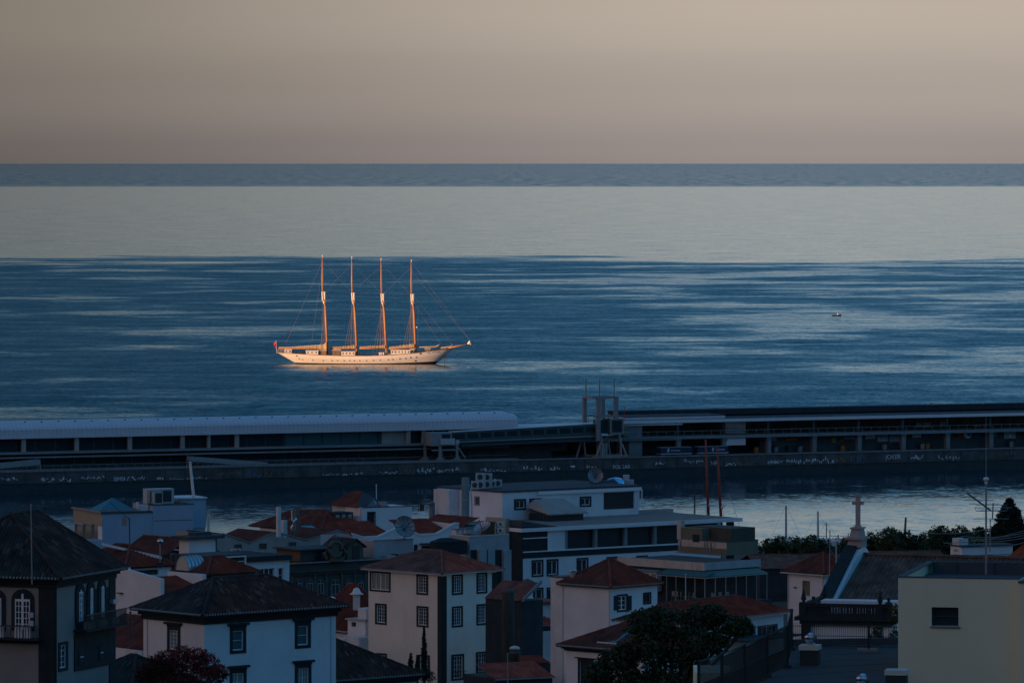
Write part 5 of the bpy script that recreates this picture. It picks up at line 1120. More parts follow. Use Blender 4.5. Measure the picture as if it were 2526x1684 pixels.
zc = za+.75; m = MB(); m.hexa([(-.65,W_-.9,zc-.5),(.5,W_-.9,zc-.5),(.5,W_+.9,zc-.5),(-.65,W_+.9,zc-.5)], [(-.35,W_-.55,zc+.9),(.35,W_-.55,zc+.9),(.35,W_+.55,zc+.9),(-.35,W_+.55,zc+.9)]); m.box((-.75,W_-1.0,zc+.1),(.6,W_+1.0,zc+.28)); m.box((-.45,W_-.65,zc+.9),(.45,W_+.65,zc+1.02)); h.add(m, 'cross_pedestal', 'stone_pink', gp)
m = MB(); zt_ = zc + 1.02; m.box((-.14,W_-.14,zt_),(.18,W_+.14,zt_+2.35)); m.box((-.2,W_-.2,zt_),(.24,W_+.2,zt_+.15)); m.box((-.42,W_-.13,zt_+1.72),(.46,W_+.13,zt_+1.98)); m.box((-.2,W_-.2,zt_+2.35),(.24,W_+.2,zt_+2.5)); h.add(m, 'cross', 'stone_pink', gp)
# ---- dark balustraded porch in front of the church
h = House('church_porch', 'dark stone porch with openwork balustrade and obelisk pinnacles before the church', 'porch', 2000.0, 372.0, -14, 26.0)
zw = h.fr.zt(0, E(0,1112)[1]); Lu = h.ua(E(960,1130)); V = Vol(h, 0, Lu, 0, 6.0, 26.0, zw, 'white_clean'); V.done()
u0 = h.ua(E(262,1100)); h.box((u0,-.3,26.0),(0.0,.6,zw),'pier','basalt'); 
uc = h.ua(E(214,1075)); h.box((u0-.1,-.32,zw+.003),(Lu,6.2,zw+.28),'cornice','basalt'); h.box((uc,-.5,zw+.28),(Lu,6.6,zw+.48),'cornice','basalt')
z1 = zw+.48; z2 = h.fr.R(*E(700,962), -.3)[1]
h.box((u0,-.35,z1+.003),(Lu,-.1,z1+.25),'plinth','basalt'); h.box((u0,-.38,z2-.22),(Lu,-.07,z2),'hand_rail','basalt')
op = [(487,515),(528,556),(575,602),(622,648),(683,708),(726,752),(772,796),(817,841)]
xs = [u0] + [q for a, b in op for q in (h.ua(E(a,1000),-.3), h.ua(E(b,1000),-.3))] + [Lu]
for k in range(0, len(xs), 2): h.box((xs[k],-.30,z1+.25),(xs[k+1],-.18,z2-.22),'baluster_block','basalt')
for a, b in op:
    a_, b_ = h.ua(E(a,1000),-.3), h.ua(E(b,1000),-.3)
    for t in (.33, .67): h.box((a_+(b_-a_)*t-.03,-.28,z1+.25),(a_+(b_-a_)*t+.03,-.2,z2-.22),'baluster','basalt')
h.box((u0,-.1,z1+.003),(u0+.25,6.2,z2-.01),'side_parapet','basalt')
h.box((.35,1.6,z1+.002),(Lu,3.2,z2+.05),'white_back_wall','white')
for x, v_, y0, y1 in ((275,0,945,842),(435,5.6,915,812),(862,0,962,852)):
    u_ = h.ua(E(x,900), v_); zb = h.fr.R(*E(x,y0), v_)[1]; zt_ = h.fr.R(*E(x,y1), v_)[1]; hh = zt_-zb; r = .19
    m = MB(); m.box((u_-.24,v_-.4,z1-.01),(u_+.24,v_+.1,max(zb, z1+.2))); pk = h.add(m, 'pinnacle_base', 'basalt'); m = MB(); m.lathe((u_,v_,max(zb,z1+.2)),[(r*.6,0),(r*.5,hh*.1),(r,hh*.22),(r*.92,hh*.32),(r*.12,hh*.97),(.02,hh)],8); h.add(m, 'pinnacle', 'basalt', pk)
for x, v_ in ((355,0),(932,0)):
    u_ = h.ua(E(x,930), v_); m = MB(); m.lathe((u_,v_-.2,z2+.002),[(.28,0),(.2,.12),(.08,.2),(.11,.32),(.13,.4),(.03,.46)],8); h.add(m, 'urn', 'basalt')
# ---- small white rooftop house behind the yellow wall
h = House('white_rooftop_house', 'small white flat house with chimney block behind the yellow building', 'house', E(1490,0)[0], 489.0, 24, 26.0)
zw = h.fr.zt(0, E(0,524)[1]); Lv = h.va(E(1402,522)); Lu = h.ua(E(1880,518)); V = Vol(h, 0, Lu, 0, Lv, 26.0, zw, 'white'); V.win('L', E(1428,535), E(1469,572), sw=.08, trim='trim_white', nx=2, ny=1, pane='glass_dark'); V.done()
h.box((-.15,-.15,zw+.003),(Lu+.15,Lv+.15,zw+.12),'roof_slab','roof_dark'); a,z_ = h.fr.R(*E(1458,500), .8); b,_ = h.fr.R(*E(1530,500), .8); h.box((a,.6,zw+.12),(b,1.8,h.fr.R(*E(1500,458), .8)[1]),'chimney_block','white_old')
for k, y in enumerate((585, 603)): z_ = h.zR(E(1700,y)); h.box((.1,-.05,z_),(Lu-.4,-.01,z_+.03),'cable','metal_dark')
# ---- orange roof scrap at the right edge
h = House('orange_roof_house', 'steep orange tiled roof at the right edge behind the yellow building', 'house', E(1935,0)[0], 440.0, 20, 26.0); zw = h.fr.zt(0, E(0,690)[1]); Vol(h, 0, 6, 0, 3, 26.0, zw, 'white_old').done(); hip_roof(h, 0, 6, 0, 3, zw+.1, zw+1.9, 'tiles_orange', over=.3, eave=None)

# ---- yellow building, right foreground
h = House('yellow_building', 'plain yellow building with one small deep window at the right edge', 'building', E(1000,0)[0], 222.0, -12, 38.0)
zw = h.fr.zt(0, E(0,757)[1]); Lu = h.ua(E(1936,765)); Lv = 8.7
V = Vol(h, 0, Lu, 0, Lv, 38.0, zw, 'yellow', top='roof_felt')
a0,a1,z0,z1 = h.rect('R', E(1256,986), E(1463,1130)); V.holes['R'].append((a0,a1,z0,z1)); V.done()
pn = h.box((a0,.21,z0),(a1,.24,z1),'window','glass_dark'); h.box((a0-.05,-.08,z0-.06),(a1+.06,.2,z0-.003),'sill','concrete',pn); h.box((a0+.02,.15,z0+.01),(a0+.07,.2,z1-.01),'frame','metal_dark',pn); h.box((a0+.07,.15,(z0+z1)/2-.02),(a1,.19,(z0+z1)/2+.02),'frame','metal_dark',pn)
h.box((-.03,-.03,zw+.003),(.22,Lv,zw+.05),'coping','roof_felt'); h.box((.22,-.03,zw+.004),(Lu,.2,zw+.045),'coping','roof_felt'); h.box((.22,Lv-.2,zw-.6),(Lu+.5,Lv+.05,zw+.04),'back_parapet','roof_felt')
for k in range(4): h.box((1.2+k*1.5,Lv-.24,zw-.5),(1.22+k*1.5,Lv-.2,zw+.03),'parapet_joint','metal_dark')
zz = h.zR(E(1945,800), -.4); h.box((Lu+.003,-.4,38.0),(Lu+3,2.0,zz),'side_bay','yellow'); h.box((Lu-.03,-.45,zz+.003),(Lu+3,2.05,zz+.06),'bay_coping','roof_felt')
# TV aerial on that roof
by = P(*E(1675,655), 229.5); zroof = zw-.45
o = empty('tv_aerial', (by.x, 229.5, zroof), 0, 'tall grey mast with slanted television aerial on the yellow building roof', 'aerial')
s_ = F/229.5
def ez(y): return P(*E(1675,y), 229.5).z - zroof
def ex_(x): return (x-1675)/3.1108/s_
m = MB(); m.tube([(0,0,0),(0,0,ez(40))], [.042,.038], 8); m.build('mast', 'metal_grey', o); m = MB(); m.lathe((0,0,ez(40)),[(.05,0),(.06,.1),(.10,.14),(.13,.2),(.08,.26)],8); m.build('mast_amplifier','trim_white',o)
m = MB(); m.tube([(0,0,ez(15)),(0,0,ez(-480))],[.016,.008],5); m.build('whip','metal_grey',o); m = MB(); m.tube([(ex_(1515),-.9,ez(100)),(ex_(1725),.7,ez(255))],.034,6); bm = m.build('boom','metal_dark',o)
for i, (x0,x1,y) in enumerate(((1405,1632,99),(1450,1590,131),(1497,1727,160),(1540,1772,191),(1592,1835,202),(1585,1870,222),(1600,1840,250),(1588,1862,316))):
    t = (y-99)/217; m = MB(); m.tube([(ex_(x0),-.9+1.6*t,ez(y)),(ex_(x1),-.9+1.6*t,ez(y))],.013,5); m.build('element','metal_grey',bm)
m = MB(); m.tube([(ex_(1742),.75,ez(195)),(ex_(1735),.75,ez(320))],.03,6); m.build('bracket','metal_grey',bm)
m = MB(); m.tube([(ex_(1600),.3,ez(228)),(ex_(1596),.3,ez(240)),(ex_(1602),.3,ez(250)),(ex_(1838),.3,ez(250)),(ex_(1846),.3,ez(240)),(ex_(1838),.3,ez(228))],.013,5); m.build('folded_dipole','metal_grey',bm)

# ---- dark flat roof terrace in front of the church, with fence and vents
TZ = 49.0
def tz_pt(p): Yp = (H-TZ)*F/(p[1]-HY); return Vector(((p[0]-CX)/F*Yp, Yp, TZ))
def G(x, y): return (1680 + x/4.2, 1480 + y/4.2)
q = [tz_pt(G(1130,478)), tz_pt(E(1010,1272)), Vector((14.97, 221.7, TZ)), Vector((11.9, 178.0, TZ)), tz_pt(G(880,825))+Vector((-4.2,-14,0)), tz_pt(G(880,825))]
tr = MB(); tr.hexa([(p.x,p.y,TZ-9) for p in q], [(p.x,p.y,TZ) for p in q]); tro = tr.build('roof_terrace', 'asphalt'); tag(tro, 'dark flat asphalt roof terrace in front of the church', 'roof terrace')
k_ = MB(); a, b = tz_pt(G(1130,478)), tz_pt(E(1010,1272)); k_.hexa([(a.x,a.y,TZ+.003),(b.x,b.y,TZ+.003),(b.x,b.y+.25,TZ+.003),(a.x,a.y+.25,TZ+.003)], [(a.x,a.y,TZ+.28),(b.x,b.y,TZ+.28),(b.x,b.y+.25,TZ+.28),(a.x,a.y+.25,TZ+.28)]); k_.build('kerb', 'roof_dark', tro)
for k in range(5):
    t = k/5; p = q[0].lerp(q[5], .1+.2*k); p2 = q[1].lerp(q[2], .1+.18*k) - Vector((.1,0,0)); m = MB(); m.hexa([(p.x,p.y,TZ+.002),(p2.x,p2.y,TZ+.002),(p2.x,p2.y+.07,TZ+.002),(p.x,p.y+.07,TZ+.002)], [(p.x,p.y,TZ+.010),(p2.x,p2.y,TZ+.010),(p2.x,p2.y+.07,TZ+.010),(p.x,p.y+.07,TZ+.010)]); m.build('felt_lap','roof_felt',tro)
def vent(label, px, py, w, hh, turbine=True, th=.35):
    p = tz_pt((px, py)); o = empty('roof_vent', p, R(-12), label, 'vent', 'roof vents on the terrace')
    MB().box((-w/2,-w/2,.002),(w/2,w/2,hh)).build('shaft','asphalt',o); MB().box((-w/2-.04,-w/2-.04,hh),(w/2+.04,w/2+.04,hh+.19)).build('cap','plaster_green',o)
    if turbine:
        MB().tube([(.02,0,hh+.19),(.02,0,hh+.28)],.17,12).build('collar','galvanised',o); n = 20; m = MB(); c = (.02,0,hh+.44); r = .26
        for i in range(n):
            t0 = 2*math.pi*i/n
            for j in range(7):
                ph = -1.25 + 2.5*j/6; tt = t0 + ph*.5
                for dr, dt in ((0, 0), (-.03, .30)): m.v.append((c[0]+(r+dr)*math.cos(ph)*math.cos(tt+dt), c[1]+(r+dr)*math.cos(ph)*math.sin(tt+dt), c[2]+.75*r*math.sin(ph)))
            b = i*14
            for j in range(6): m.f.append((b+2*j, b+2*j+1, b+2*j+3, b+2*j+2))
        m.build('turbine','chrome',o,smooth=True); MB().lathe((.02,0,hh+.44+.18),[(.10,0),(.09,.03),(.02,.05)],10).build('turbine_top','chrome',o)
vent('white-capped dark vent with chrome turbine in front of the white porch wall', *E(325,1425), .72, .60)
vent('dark vent with chrome turbine cut off at the bottom edge', *E(725,1760), .70, .60)
vent('white-capped vent without turbine touching the yellow building', *E(990,1622), .75, .60, False)
# fence posts and wire panels
posts = [(G(1145,515), G(1145,85)), (G(1100,700), G(1100,258)), (G(890,800), G(890,352)), (G(655,930), G(655,450)), (G(422,1060), G(422,545)), (G(183,1180), G(183,620))]
pp = []
fence = empty('terrace_fence', tz_pt(posts[1][0]), 0, 'dark wire fence with square posts sloping down the left side of the terrace', 'fence'); fo = fence.location
for (b_, t_) in posts:
    b = tz_pt(b_); hgt = (t_[1]-b_[1])/-F*b.y; pp.append((b-fo, hgt)); m = MB(); m.box((b.x-fo.x-.055,b.y-fo.y-.055,b.z-fo.z-.02),(b.x-fo.x+.055,b.y-fo.y+.055,b.z-fo.z+hgt)); po = m.build('post','fence_dark',fence); m = MB(); m.box((b.x-fo.x-.16,b.y-fo.y-.16,b.z-fo.z),(b.x-fo.x+.16,b.y-fo.y+.16,b.z-fo.z+.12)); m.build('footing','asphalt',po)
def wire_panel(par, a, ha, b, hb, n, rows=(0.06, .5, .96)):
    m = MB()
    for k in range(n+1):
        c = a.lerp(b, k/n); hh = ha+(hb-ha)*k/n; m.tube([tuple(c+Vector((0,0,.08))), tuple(c+Vector((0,0,hh-.05)))], .008, 4, False)
    for r_ in rows: m.tube([tuple(a+Vector((0,0,.05+ha*r_))), tuple(b+Vector((0,0,.05+hb*r_)))], .012, 4, False)
    m.build('wire_panel','fence_dark',par,kind='stuff')
for (a, ha), (b, hb) in zip(pp, pp[1:]): wire_panel(fence, a, min(ha, hb), b, min(ha, hb), max(6, int((b-a).length/.10)), (.05,.5,.97))
for k, (a, b) in enumerate(zip(pp[1:], pp[2:])):
    m = MB(); m.tube([tuple(a[0]+Vector((0,0,a[1]-.05))), tuple(b[0]+Vector((0,0,b[1]-.05)))], .03, 5); m.build('top_rail','fence_dark',fence)
f2 = empty('terrace_railing', tz_pt(posts[0][0]), 0, 'dark wire railing along the far edge of the terrace before the white wall', 'fence'); a = Vector((0,0,0)); b = tz_pt(G(1945,528)) - f2.location
hb = (528-100)/4.2/F*(b.y+f2.location.y); m = MB(); m.box((b.x-.05,b.y-.05,0),(b.x+.05,b.y+.05,hb)); m.build('post','fence_dark',f2); m = MB(); m.box((b.x-.45,b.y-.3,.003),(b.x+.35,b.y+.3,.12)); m.build('footing','concrete',f2)
hr = (520-235)/4.2/F*f2.location.y*1.0; wire_panel(f2, a, hr*1.05, b, hr*1.05, int((b-a).length/.085), (.12,.47,.80,1.0)); wire_panel(f2, b, hr*1.05, b+Vector((1.4,-.2,0)), hr*1.05, 14, (.12,.47,.80,1.0))
# lower terrace seen through the fence
lt = MB(); p0, p1 = P(*G(125,668), 262), P(*G(500,668), 262); lt.box((p0.x, 258, 30), (p1.x, 262, p0.z)); tag(lt.build('pale_parapet', 'yellow'), 'pale yellow parapet seen through the terrace fence, bottom right of centre', 'wall')
lw = MB(); a, b = P(*G(-330,870), 250), P(*G(1110,300), 236); 
lw.hexa([(a.x,a.y,a.z-7),(b.x,b.y,b.z-9),(b.x+1.2,b.y+.5,b.z-9),(a.x+1.2,a.y+.5,a.z-7)], [(a.x,a.y,a.z-.9),(b.x,b.y,b.z-.75),(b.x+1.2,b.y+.5,b.z-.75),(a.x+1.2,a.y+.5,a.z-.9)]); tag(lw.build('ramp_wall','fence_dark'), 'dark ramp wall below the terrace fence', 'wall')
# ================================================================== farther buildings
# ---- pink-white walled house with yard between tower and hipped house
h = House('courtyard_house', 'white house with big blank left wall and red roofs behind the tower', 'house', A(1235,0)[0], 470.0, 42, 20.0)
vb = h.va(A(880,720)); vm = h.va(A(960,700)); zr_ = h.zL(A(1235,770)); zm = h.zL(A(960,698)); zl = h.zL(A(880,708))
m = MB(); m.hexa([(0,0,20),(0,vb,20),(0,vb,zl),(0,vm+.5,zl+.25),(0,vm,zl+.55),(0,vm-.4,zm),(0,0,zr_)], [(.35,0,20),(.35,vb,20),(.35,vb,zl),(.35,vm+.5,zl+.25),(.35,vm,zl+.55),(.35,vm-.4,zm),(.35,0,zr_)]); h.add(m, 'wall', 'white')
h.box((.35,.02,20),(3.6,vb-.3,zr_-1.4),'inner_block','white_old'); m = MB(); tile_plane(m, (.36,.1,zr_-1.35),(5.2,.1,zr_-1.35),(.36,4.4,zr_-.2),(5.2,4.4,zr_-.2)); h.add(m, 'roof', 'tiles_red')
b0,b1,c0,c1 = h.rect('L', A(918,872), A(945,880)); h.box((-.35,b0,c0),(0,b1,c1),'wall_lamp','metal_dark')
h = House('red_gable_house', 'red-roofed house with long dark opening under the eave and white verge', 'house', A(960,0)[0], 492.0, 42, 20.0)
zw = h.fr.zt(0, A(0,690)[1]); Lu = h.ua(A(1312,672)); Lv = h.va(A(735,640)); V = Vol(h, 0, Lu, 0, max(Lv,7), 20.0, zw, 'white'); V.win('R', A(972,697), A(1216,745), sw=.04, nx=1, ny=1, sash=None, pane='glass_dark', trim='white_clean'); V.done()
zr = h.fr.zt(0, A(0,575)[1])+.5; hip_roof(h, 0, Lu, 0, max(Lv,7), zw+.1, zr, 'tiles_red', over=.35, eave=None)
m = MB(); m.hexa([(.2,max(Lv,7)*.5,zr+.02),(Lu-.8,.3,zw+.6),(Lu-.6,.6,zw+.6),(.4,max(Lv,7)*.5+.3,zr+.02)], [(.2,max(Lv,7)*.5,zr+.22),(Lu-.8,.3,zw+.85),(Lu-.6,.6,zw+.85),(.4,max(Lv,7)*.5+.3,zr+.22)]); h.add(m, 'white_verge', 'white_clean')
h = House('red_hip_house', 'broad red hip roof above a white parapet behind the hipped house', 'house', A(1580,0)[0], 476.0, 42, 20.0)
zw = h.fr.zt(0, A(0,752)[1]); Lv = h.va(A(1312,700)); Lu = h.ua(B(430,738)); Vol(h, 0, Lu, 0, Lv, 20.0, zw-.1, 'dark_wall').done(); hip_roof(h, .3, Lu, .2, Lv, zw+.15, h.fr.zt(0, A(0,632)[1])+.15, 'tiles_red', over=.25, eave=None)  # dark wall colour stands in for the shade below the eave
h.box((-.4,-.1,zw-1.6),(-.05,Lv,zw+.22),'parapet','white')
o = thing_at('roof_cowl', 'half-round corrugated metal ventilator on the red hip roof', 'vent', *A(1455,700), 479.0, 40); m = MB()
for u in (-.75, .75): m.v += [(u + (.25 if u > 0 else 0), .9*math.cos(t*math.pi/10), .95*math.sin(t*math.pi/10)*1.25) for t in range(11)]
m.f += [(i, i+1, 12+i, 11+i) for i in range(10)] + [tuple(range(11)), tuple(range(11,22))]; m.build('hood','galvanised',o)
for k in range(5): MB().tube([(-.76+k*.38, .93*math.cos(t*math.pi/10), 1.2*math.sin(t*math.pi/10)+.01) for t in range(11)], .05, 4).build('rib','metal_grey',o)
o = thing_at('globe_vent', 'round globe ventilator on a thin pole above the red gable', 'vent', *A(1228,640), 486.0); hh = 150/3.1108/28.8
MB().tube([(0,0,-.3),(0,0,hh)],.05,6).build('pole','metal_grey',o); MB().lathe((0,0,hh+.1),[(.05,-.24),(.2,-.16),(.27,0),(.2,.16),(.05,.24)],14).build('globe','chrome',o,smooth=True); MB().box((-.25,-.25,-.4),(.25,.25,-.02)).build('base','dark_wall',o)
# ---- small house with dark slab roof
h = House('slab_roof_house', 'small white house with overhanging dark slab roof, left of centre', 'house', A(1450,0)[0], 560.0, 42, 14.0)
zw = h.fr.zt(0, A(0,468)[1]); Lv = h.va(A(1375,465)); Lu = h.ua(A(1655,458)); V = Vol(h, 0, Lu, 0, Lv, 14.0, zw, 'white'); V.done(); h.box((-.6,-.6,zw+.003),(Lu+.7,Lv+.6,zw+.3),'roof_slab','roof_dark'); h.box((Lu*.35,.4,zw+.3),(Lu*.95,1.6,zw+.62),'roof_box','roof_dark')
h.box((Lu+.02,-.05,14),(Lu+.12,.1,zw),'downpipe','metal_dark')
m = MB(); m.lathe((-.5,1.9,zw-2.9),[(.32,0),(.34,1.3),(.3,1.5)],10); h.add(m,'flue','metal_dark')
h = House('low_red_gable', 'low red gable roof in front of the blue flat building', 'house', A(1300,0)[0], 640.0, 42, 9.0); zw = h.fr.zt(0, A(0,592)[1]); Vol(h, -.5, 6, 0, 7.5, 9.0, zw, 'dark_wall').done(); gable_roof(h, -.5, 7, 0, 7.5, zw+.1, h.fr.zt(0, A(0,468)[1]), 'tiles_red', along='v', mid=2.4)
# ---- white-framed roof terrace
h = House('glazed_veranda', 'dark flat veranda with white frame left of the blue-white house', 'veranda', A(1570,0)[0], 520.0, 40, 14.0)
zw = h.fr.zt(0, A(0,605)[1]); Lu = h.ua(A(1882,598)); Vol(h, 0, Lu, .3, 4.0, 14.0, zw, 'dark_wall').done(); h.box((-.2,-.1,zw+.003),(Lu+.1,4.2,zw+.14),'roof','roof_dark'); h.box((-.1,-.12,zw-.12),(Lu+.06,0,zw),'fascia','trim_white')
for x in (1635,1757,1880): a = h.ua(A(x,640)); h.box((a-.06,-.1,14),(a+.06,.02,zw-.12),'post','trim_white')
for y in (640, 690): z_ = h.zR(A(1760,y)); h.box((h.ua(A(1635,640)),-.05,z_),(Lu-.1,0.01,z_+.06),'rail','trim_white')
for k in range(3): a, b = Lu*(.25+.25*k)+.1, Lu*(.5+.25*k)-.1; h.box((a,.24,zw-2.4),(b,.29,zw-.5),'pane','glass_dark')
# ---- blue-white house with tall windows
h = House('blue_white_house', 'pale house with tall white-barred windows beside the dark ornate building', 'house', B(318,0)[0], 548.0, 40, 12.0)
zw = h.fr.zt(0, B(0,640)[1]); Lu = h.ua(B(665,612)); V = Vol(h, 0, Lu, 0, 7, 12.0, zw, 'white'); V.win('R', B(437,684), B(549,815), sw=.03, nx=3, ny=2, trim='trim_white', pane='glass_dark', bar=.1); V.win('R', B(578,680), B(620,797), sw=.03, nx=1, ny=2, trim='trim_white', pane='glass_dark'); V.win('R', B(366,690), B(411,800), sw=.03, nx=1, ny=2, trim='trim_white', pane='glass_dark'); V.done()
h.box((-.35,-.35,zw+.003),(Lu+.1,7.3,zw+.5),'cornice','basalt'); a = h.ua(B(575,800)); h.box((a,-.35,h.zR(B(600,812))),(a+2.2,0,h.zR(B(600,797))),'balcony','basalt')
# ---- dark ornate building with arched windows
h = House('ornate_building', 'dark ornate building with tall arched windows and gabled dormer', 'building', B(672,0)[0], 640.0, 36, 8.0)
zw = h.fr.zt(0, B(0,655)[1]); Lu = h.ua(B(1400,625)); Vol(h, 0, Lu, 0, 9, 8.0, zw, 'dark_ornate').done()
for (x0,x1) in ((700,768),(785,852),(868,936),(975,1056),(1090,1152),(1180,1242),(1262,1320)):
    arch_window(h, 'R', B(x0,765), B(x1,960), sw=.2, nx=2, ny=3, trim='ornate_trim', sash='metal_grey', pane='glass_dark', off=-.02, thick=.08)
zc = h.zR(B(690,722)); h.box((-.35,-.45,zc),(Lu,.0,zc+.28),'cornice','dark_ornate'); h.box((-.2,-.25,zc-.3),(Lu,.0,zc-.003),'frieze','dark_ornate'); h.box((-.3,-.4,zw+.003),(Lu,.1,zw+.12),'parapet_cap','concrete')
for x in (685, 858, 945, 1065, 1165, 1250): a = h.ua(B(x,850)); h.box((a-.14,-.14,8),(a+.14,-.001,zc-.3),'pilaster','ornate_trim')
a0 = h.ua(B(750,600), 1.2); a1 = h.ua(B(1010,590), 1.2); zt_ = h.fr.R(*B(750,552), 1.2)[1]
h.box((a0,1.2,zw+.12),(a1+4,6,zt_),'attic','dark_ornate'); h.box((a0-.4,.8,zt_+.003),(a1+4.2,6.3,zt_+.16),'attic_roof','roof_dark'); b0,_ = h.fr.L(*B(642,600), a0); h.box((a0-.06,1.2,zw+.12),(a0-.003,6,zt_-.05),'plank_side','wood_shed')
for x0, x1 in ((865,905),(935,985)): p, q_, c, d = h.rect('R', B(x0,560), B(x1,635), 1.2); h.box((p,1.14,c),(q_,1.19,d),'attic_window','glass_dark')
p, q_, c, d = h.rect('R', B(1110,512), B(1232,630), .4); zp = h.fr.R(*B(1165,470), .4)[1]
m = MB(); m.hexa([(p,.4,zw+.1),(q_,.4,zw+.1),(q_,.4,d),((p+q_)/2,.4,zp),(p,.4,d)], [(p,5,zw+.1),(q_,5,zw+.1),(q_,5,d),((p+q_)/2,5,zp),(p,5,d)]); dm = h.add(m, 'dormer', 'ornate_trim'); h.box((p+.7,.34,c+.05),(q_-.55,.39,d-.05),'dormer_window','glass_dark',dm)
m = MB(); tile_plane(m, (p-.3,5,d-.2),(p-.3,.1,d-.2),((p+q_)/2,5,zp+.15),((p+q_)/2,.1,zp+.15)); tile_plane(m, (q_+.3,.1,d-.2),(q_+.3,5,d-.2),((p+q_)/2,.1,zp+.15),((p+q_)/2,5,zp+.15)); h.add(m, 'dormer_roof', 'tiles_dark', dm)
a = h.ua(B(1020,640), -.1); zz = zw+.1; m = MB(); m.lathe((a,.0,zz),[(1.1,0),(.95,.3),(1.0,.5)],12); h.add(m,'crest_base','dark_ornate'); m = MB(); m.tube([(a+.85*math.cos(t*math.pi/8), -.05, zz+1.35+.85*math.sin(t*math.pi/8)) for t in range(17)], .24, 6); m.box((a-.5,-.1,zz+.4),(a+.5,.15,zz+1.9)); m.lathe((a,-.02,zz+2.1),[(.3,0),(.2,.3),(.28,.5),(.06,.9)],8); h.add(m,'crest','ornate_trim')
for s_ in (-1, 1): m = MB(); m.tube([(a+s_*1.1,0,zz+.2),(a+s_*1.5,0,zz+.9),(a+s_*1.1,0,zz+1.4)],[.18,.24,.1],6); h.add(m,'scroll','ornate_trim')
# ---- long beige workshop with a row of gables
def Hh(x, y): return (540 + x/6.533, 1200 + y/6.533)
h = House('gabled_workshop', 'beige workshop with a row of red-roofed gables, left of centre', 'building', Hh(-60,0)[0], 712.0, 36, 6.0)
pf = [Hh(-60,760), Hh(60,760), Hh(500,915), Hh(905,735), Hh(1400,868), Hh(1905,710), Hh(2180,775)]
pts = [h.fr.R(*p) for p in pf]; m = MB(); m.add([(pts[0][0],0,6.0)] + [(a,0,z) for a, z in pts] + [(pts[-1][0],0,6.0)], [tuple(range(len(pts)+2))]); m.add([(pts[0][0],0,6),(pts[0][0],9,6),(pts[0][0],9,pts[0][1]),(pts[0][0],0,pts[0][1])],[(0,1,2,3)]); m.add([(pts[0][0],9,6),(pts[-1][0],9,6),(pts[-1][0],9,pts[2][1]),(pts[0][0],9,pts[2][1])],[(0,1,2,3)]); wl = h.add(m, 'wall', 'beige')
for i in range(1, len(pts)-1):
    (a, za), (b, zb) = pts[i], pts[i+1]; m = MB()
    if za > zb: tile_plane(m, (b,.1,zb+.03),(b,8.5,zb+.03),(a,.1,za+.03),(a,8.5,za+.03),w=.34)
    else: tile_plane(m, (a,8.5,za+.03),(a,.1,za+.03),(b,8.5,zb+.03),(b,.1,zb+.03),w=.34)
    h.add(m, 'roof', 'tiles_red'); m = MB(); m.tube([(a,-.03,za+.06),(b,-.03,zb+.06)],.1,5); h.add(m, 'verge', 'concrete')
for x0,x1,y0,y1 in ((245,365,925,1015),(645,765,910,1000),(1120,1240,890,985)):
    p,q_,c,d = h.rect('R', Hh(x0,y0), Hh(x1,y1)); w_ = h.box((p-.08,-.06,c-.08),(q_+.08,-.003,d+.08),'window','beige'); h.box((p,-.08,c),(q_,-.06,d),'pane','glass',w_)
for x, y in ((250,1070),(300,1065),(575,1110),(670,1115)): o = ac_unit({250:'left of two round-fan units below the workshop wall',300:'right of two round-fan units below the workshop wall',575:'dark unit low on the beige workshop wall',670:'pale unit low on the beige workshop wall'}[x], *Hh(x,y+20), 709.0, .9, .7, 36)
m = MB(); z_ = h.zR(Hh(800,1080)); m.box((pts[0][0],-2.2,z_-.05),(pts[4][0]-.5,-2.14,z_)); 
for k in range(12): m.box((pts[0][0]+k*1.3,-2.2,z_-1.0),(pts[0][0]+k*1.3+.05,-2.15,z_))
h.add(m,'gallery_rail','metal_dark',kind='stuff'); h.box((pts[0][0],-2.4,6),(pts[4][0]-.4,-.003,z_-1.0),'lower_block','beige')
# chimneys on it
def chim(label, x0, x1, y0, y1, Y, m1, cap=True):
    p0 = P(*Hh(x0,y1), Y); p1 = P(*Hh(x1,y0), Y); o = empty('chimney', p0, R(36), label, 'chimney', 'chimneys on the workshop'); w = (p1.x-p0.x)/1.42; hh = p1.z-p0.z
    MB().box((0,0,-.6),(w,w,hh)).build('stack',m1,o)
    if cap: MB().box((-.06,-.06,hh+.18),(w+.06,w+.06,hh+.26)).build('cap','metal_dark',o); [MB().box((x,y,hh),(x+.06,y+.06,hh+.18)).build('cap_post','metal_dark',o) for x in (0,w-.06) for y in (0,w-.06)]
chim('tall pale square chimney on the beige workshop', 953,1035,322,735,716.0,'white_old'); chim('short pale chimney beside the tall one on the workshop', 1040,1145,535,740,718.0,'white_old'); chim('thick dark duct chimney with round cap on the workshop', 1243,1345,375,640,720.0,'duct_grey')
o = thing_at('bent_flue', 'bent shiny metal flue between the workshop chimneys', 'flue', *Hh(1172,745), 717.0); s_ = F/717.0*6.533
MB().tube([(0,0,-.4),(0,0,.5),(.05,0,1.0),(.25,0,1.5),(.55,0,1.9)],.16,10).build('pipe','chrome',o,smooth=True)
pole('white_pole', 'thin white pole rising behind the workshop chimneys', 'pole', Hh(1178,545), Hh(1172,392), 730.0, .08, 'trim_white')
h = House('back_red_house', 'red roof with skylight behind the workshop chimneys', 'house', B(905,0)[0], 765.0, 38, 5.0); zw = h.fr.zt(0, B(0,412)[1]); Vol(h, 0, 8, 0, 14, 5.0, zw, 'white_old').done(); hip_roof(h, 0, 9, 0, 16, zw+.1, h.fr.zt(0, B(0,322)[1])+.9, 'tiles_red', over=.3, eave=None, w=.34)
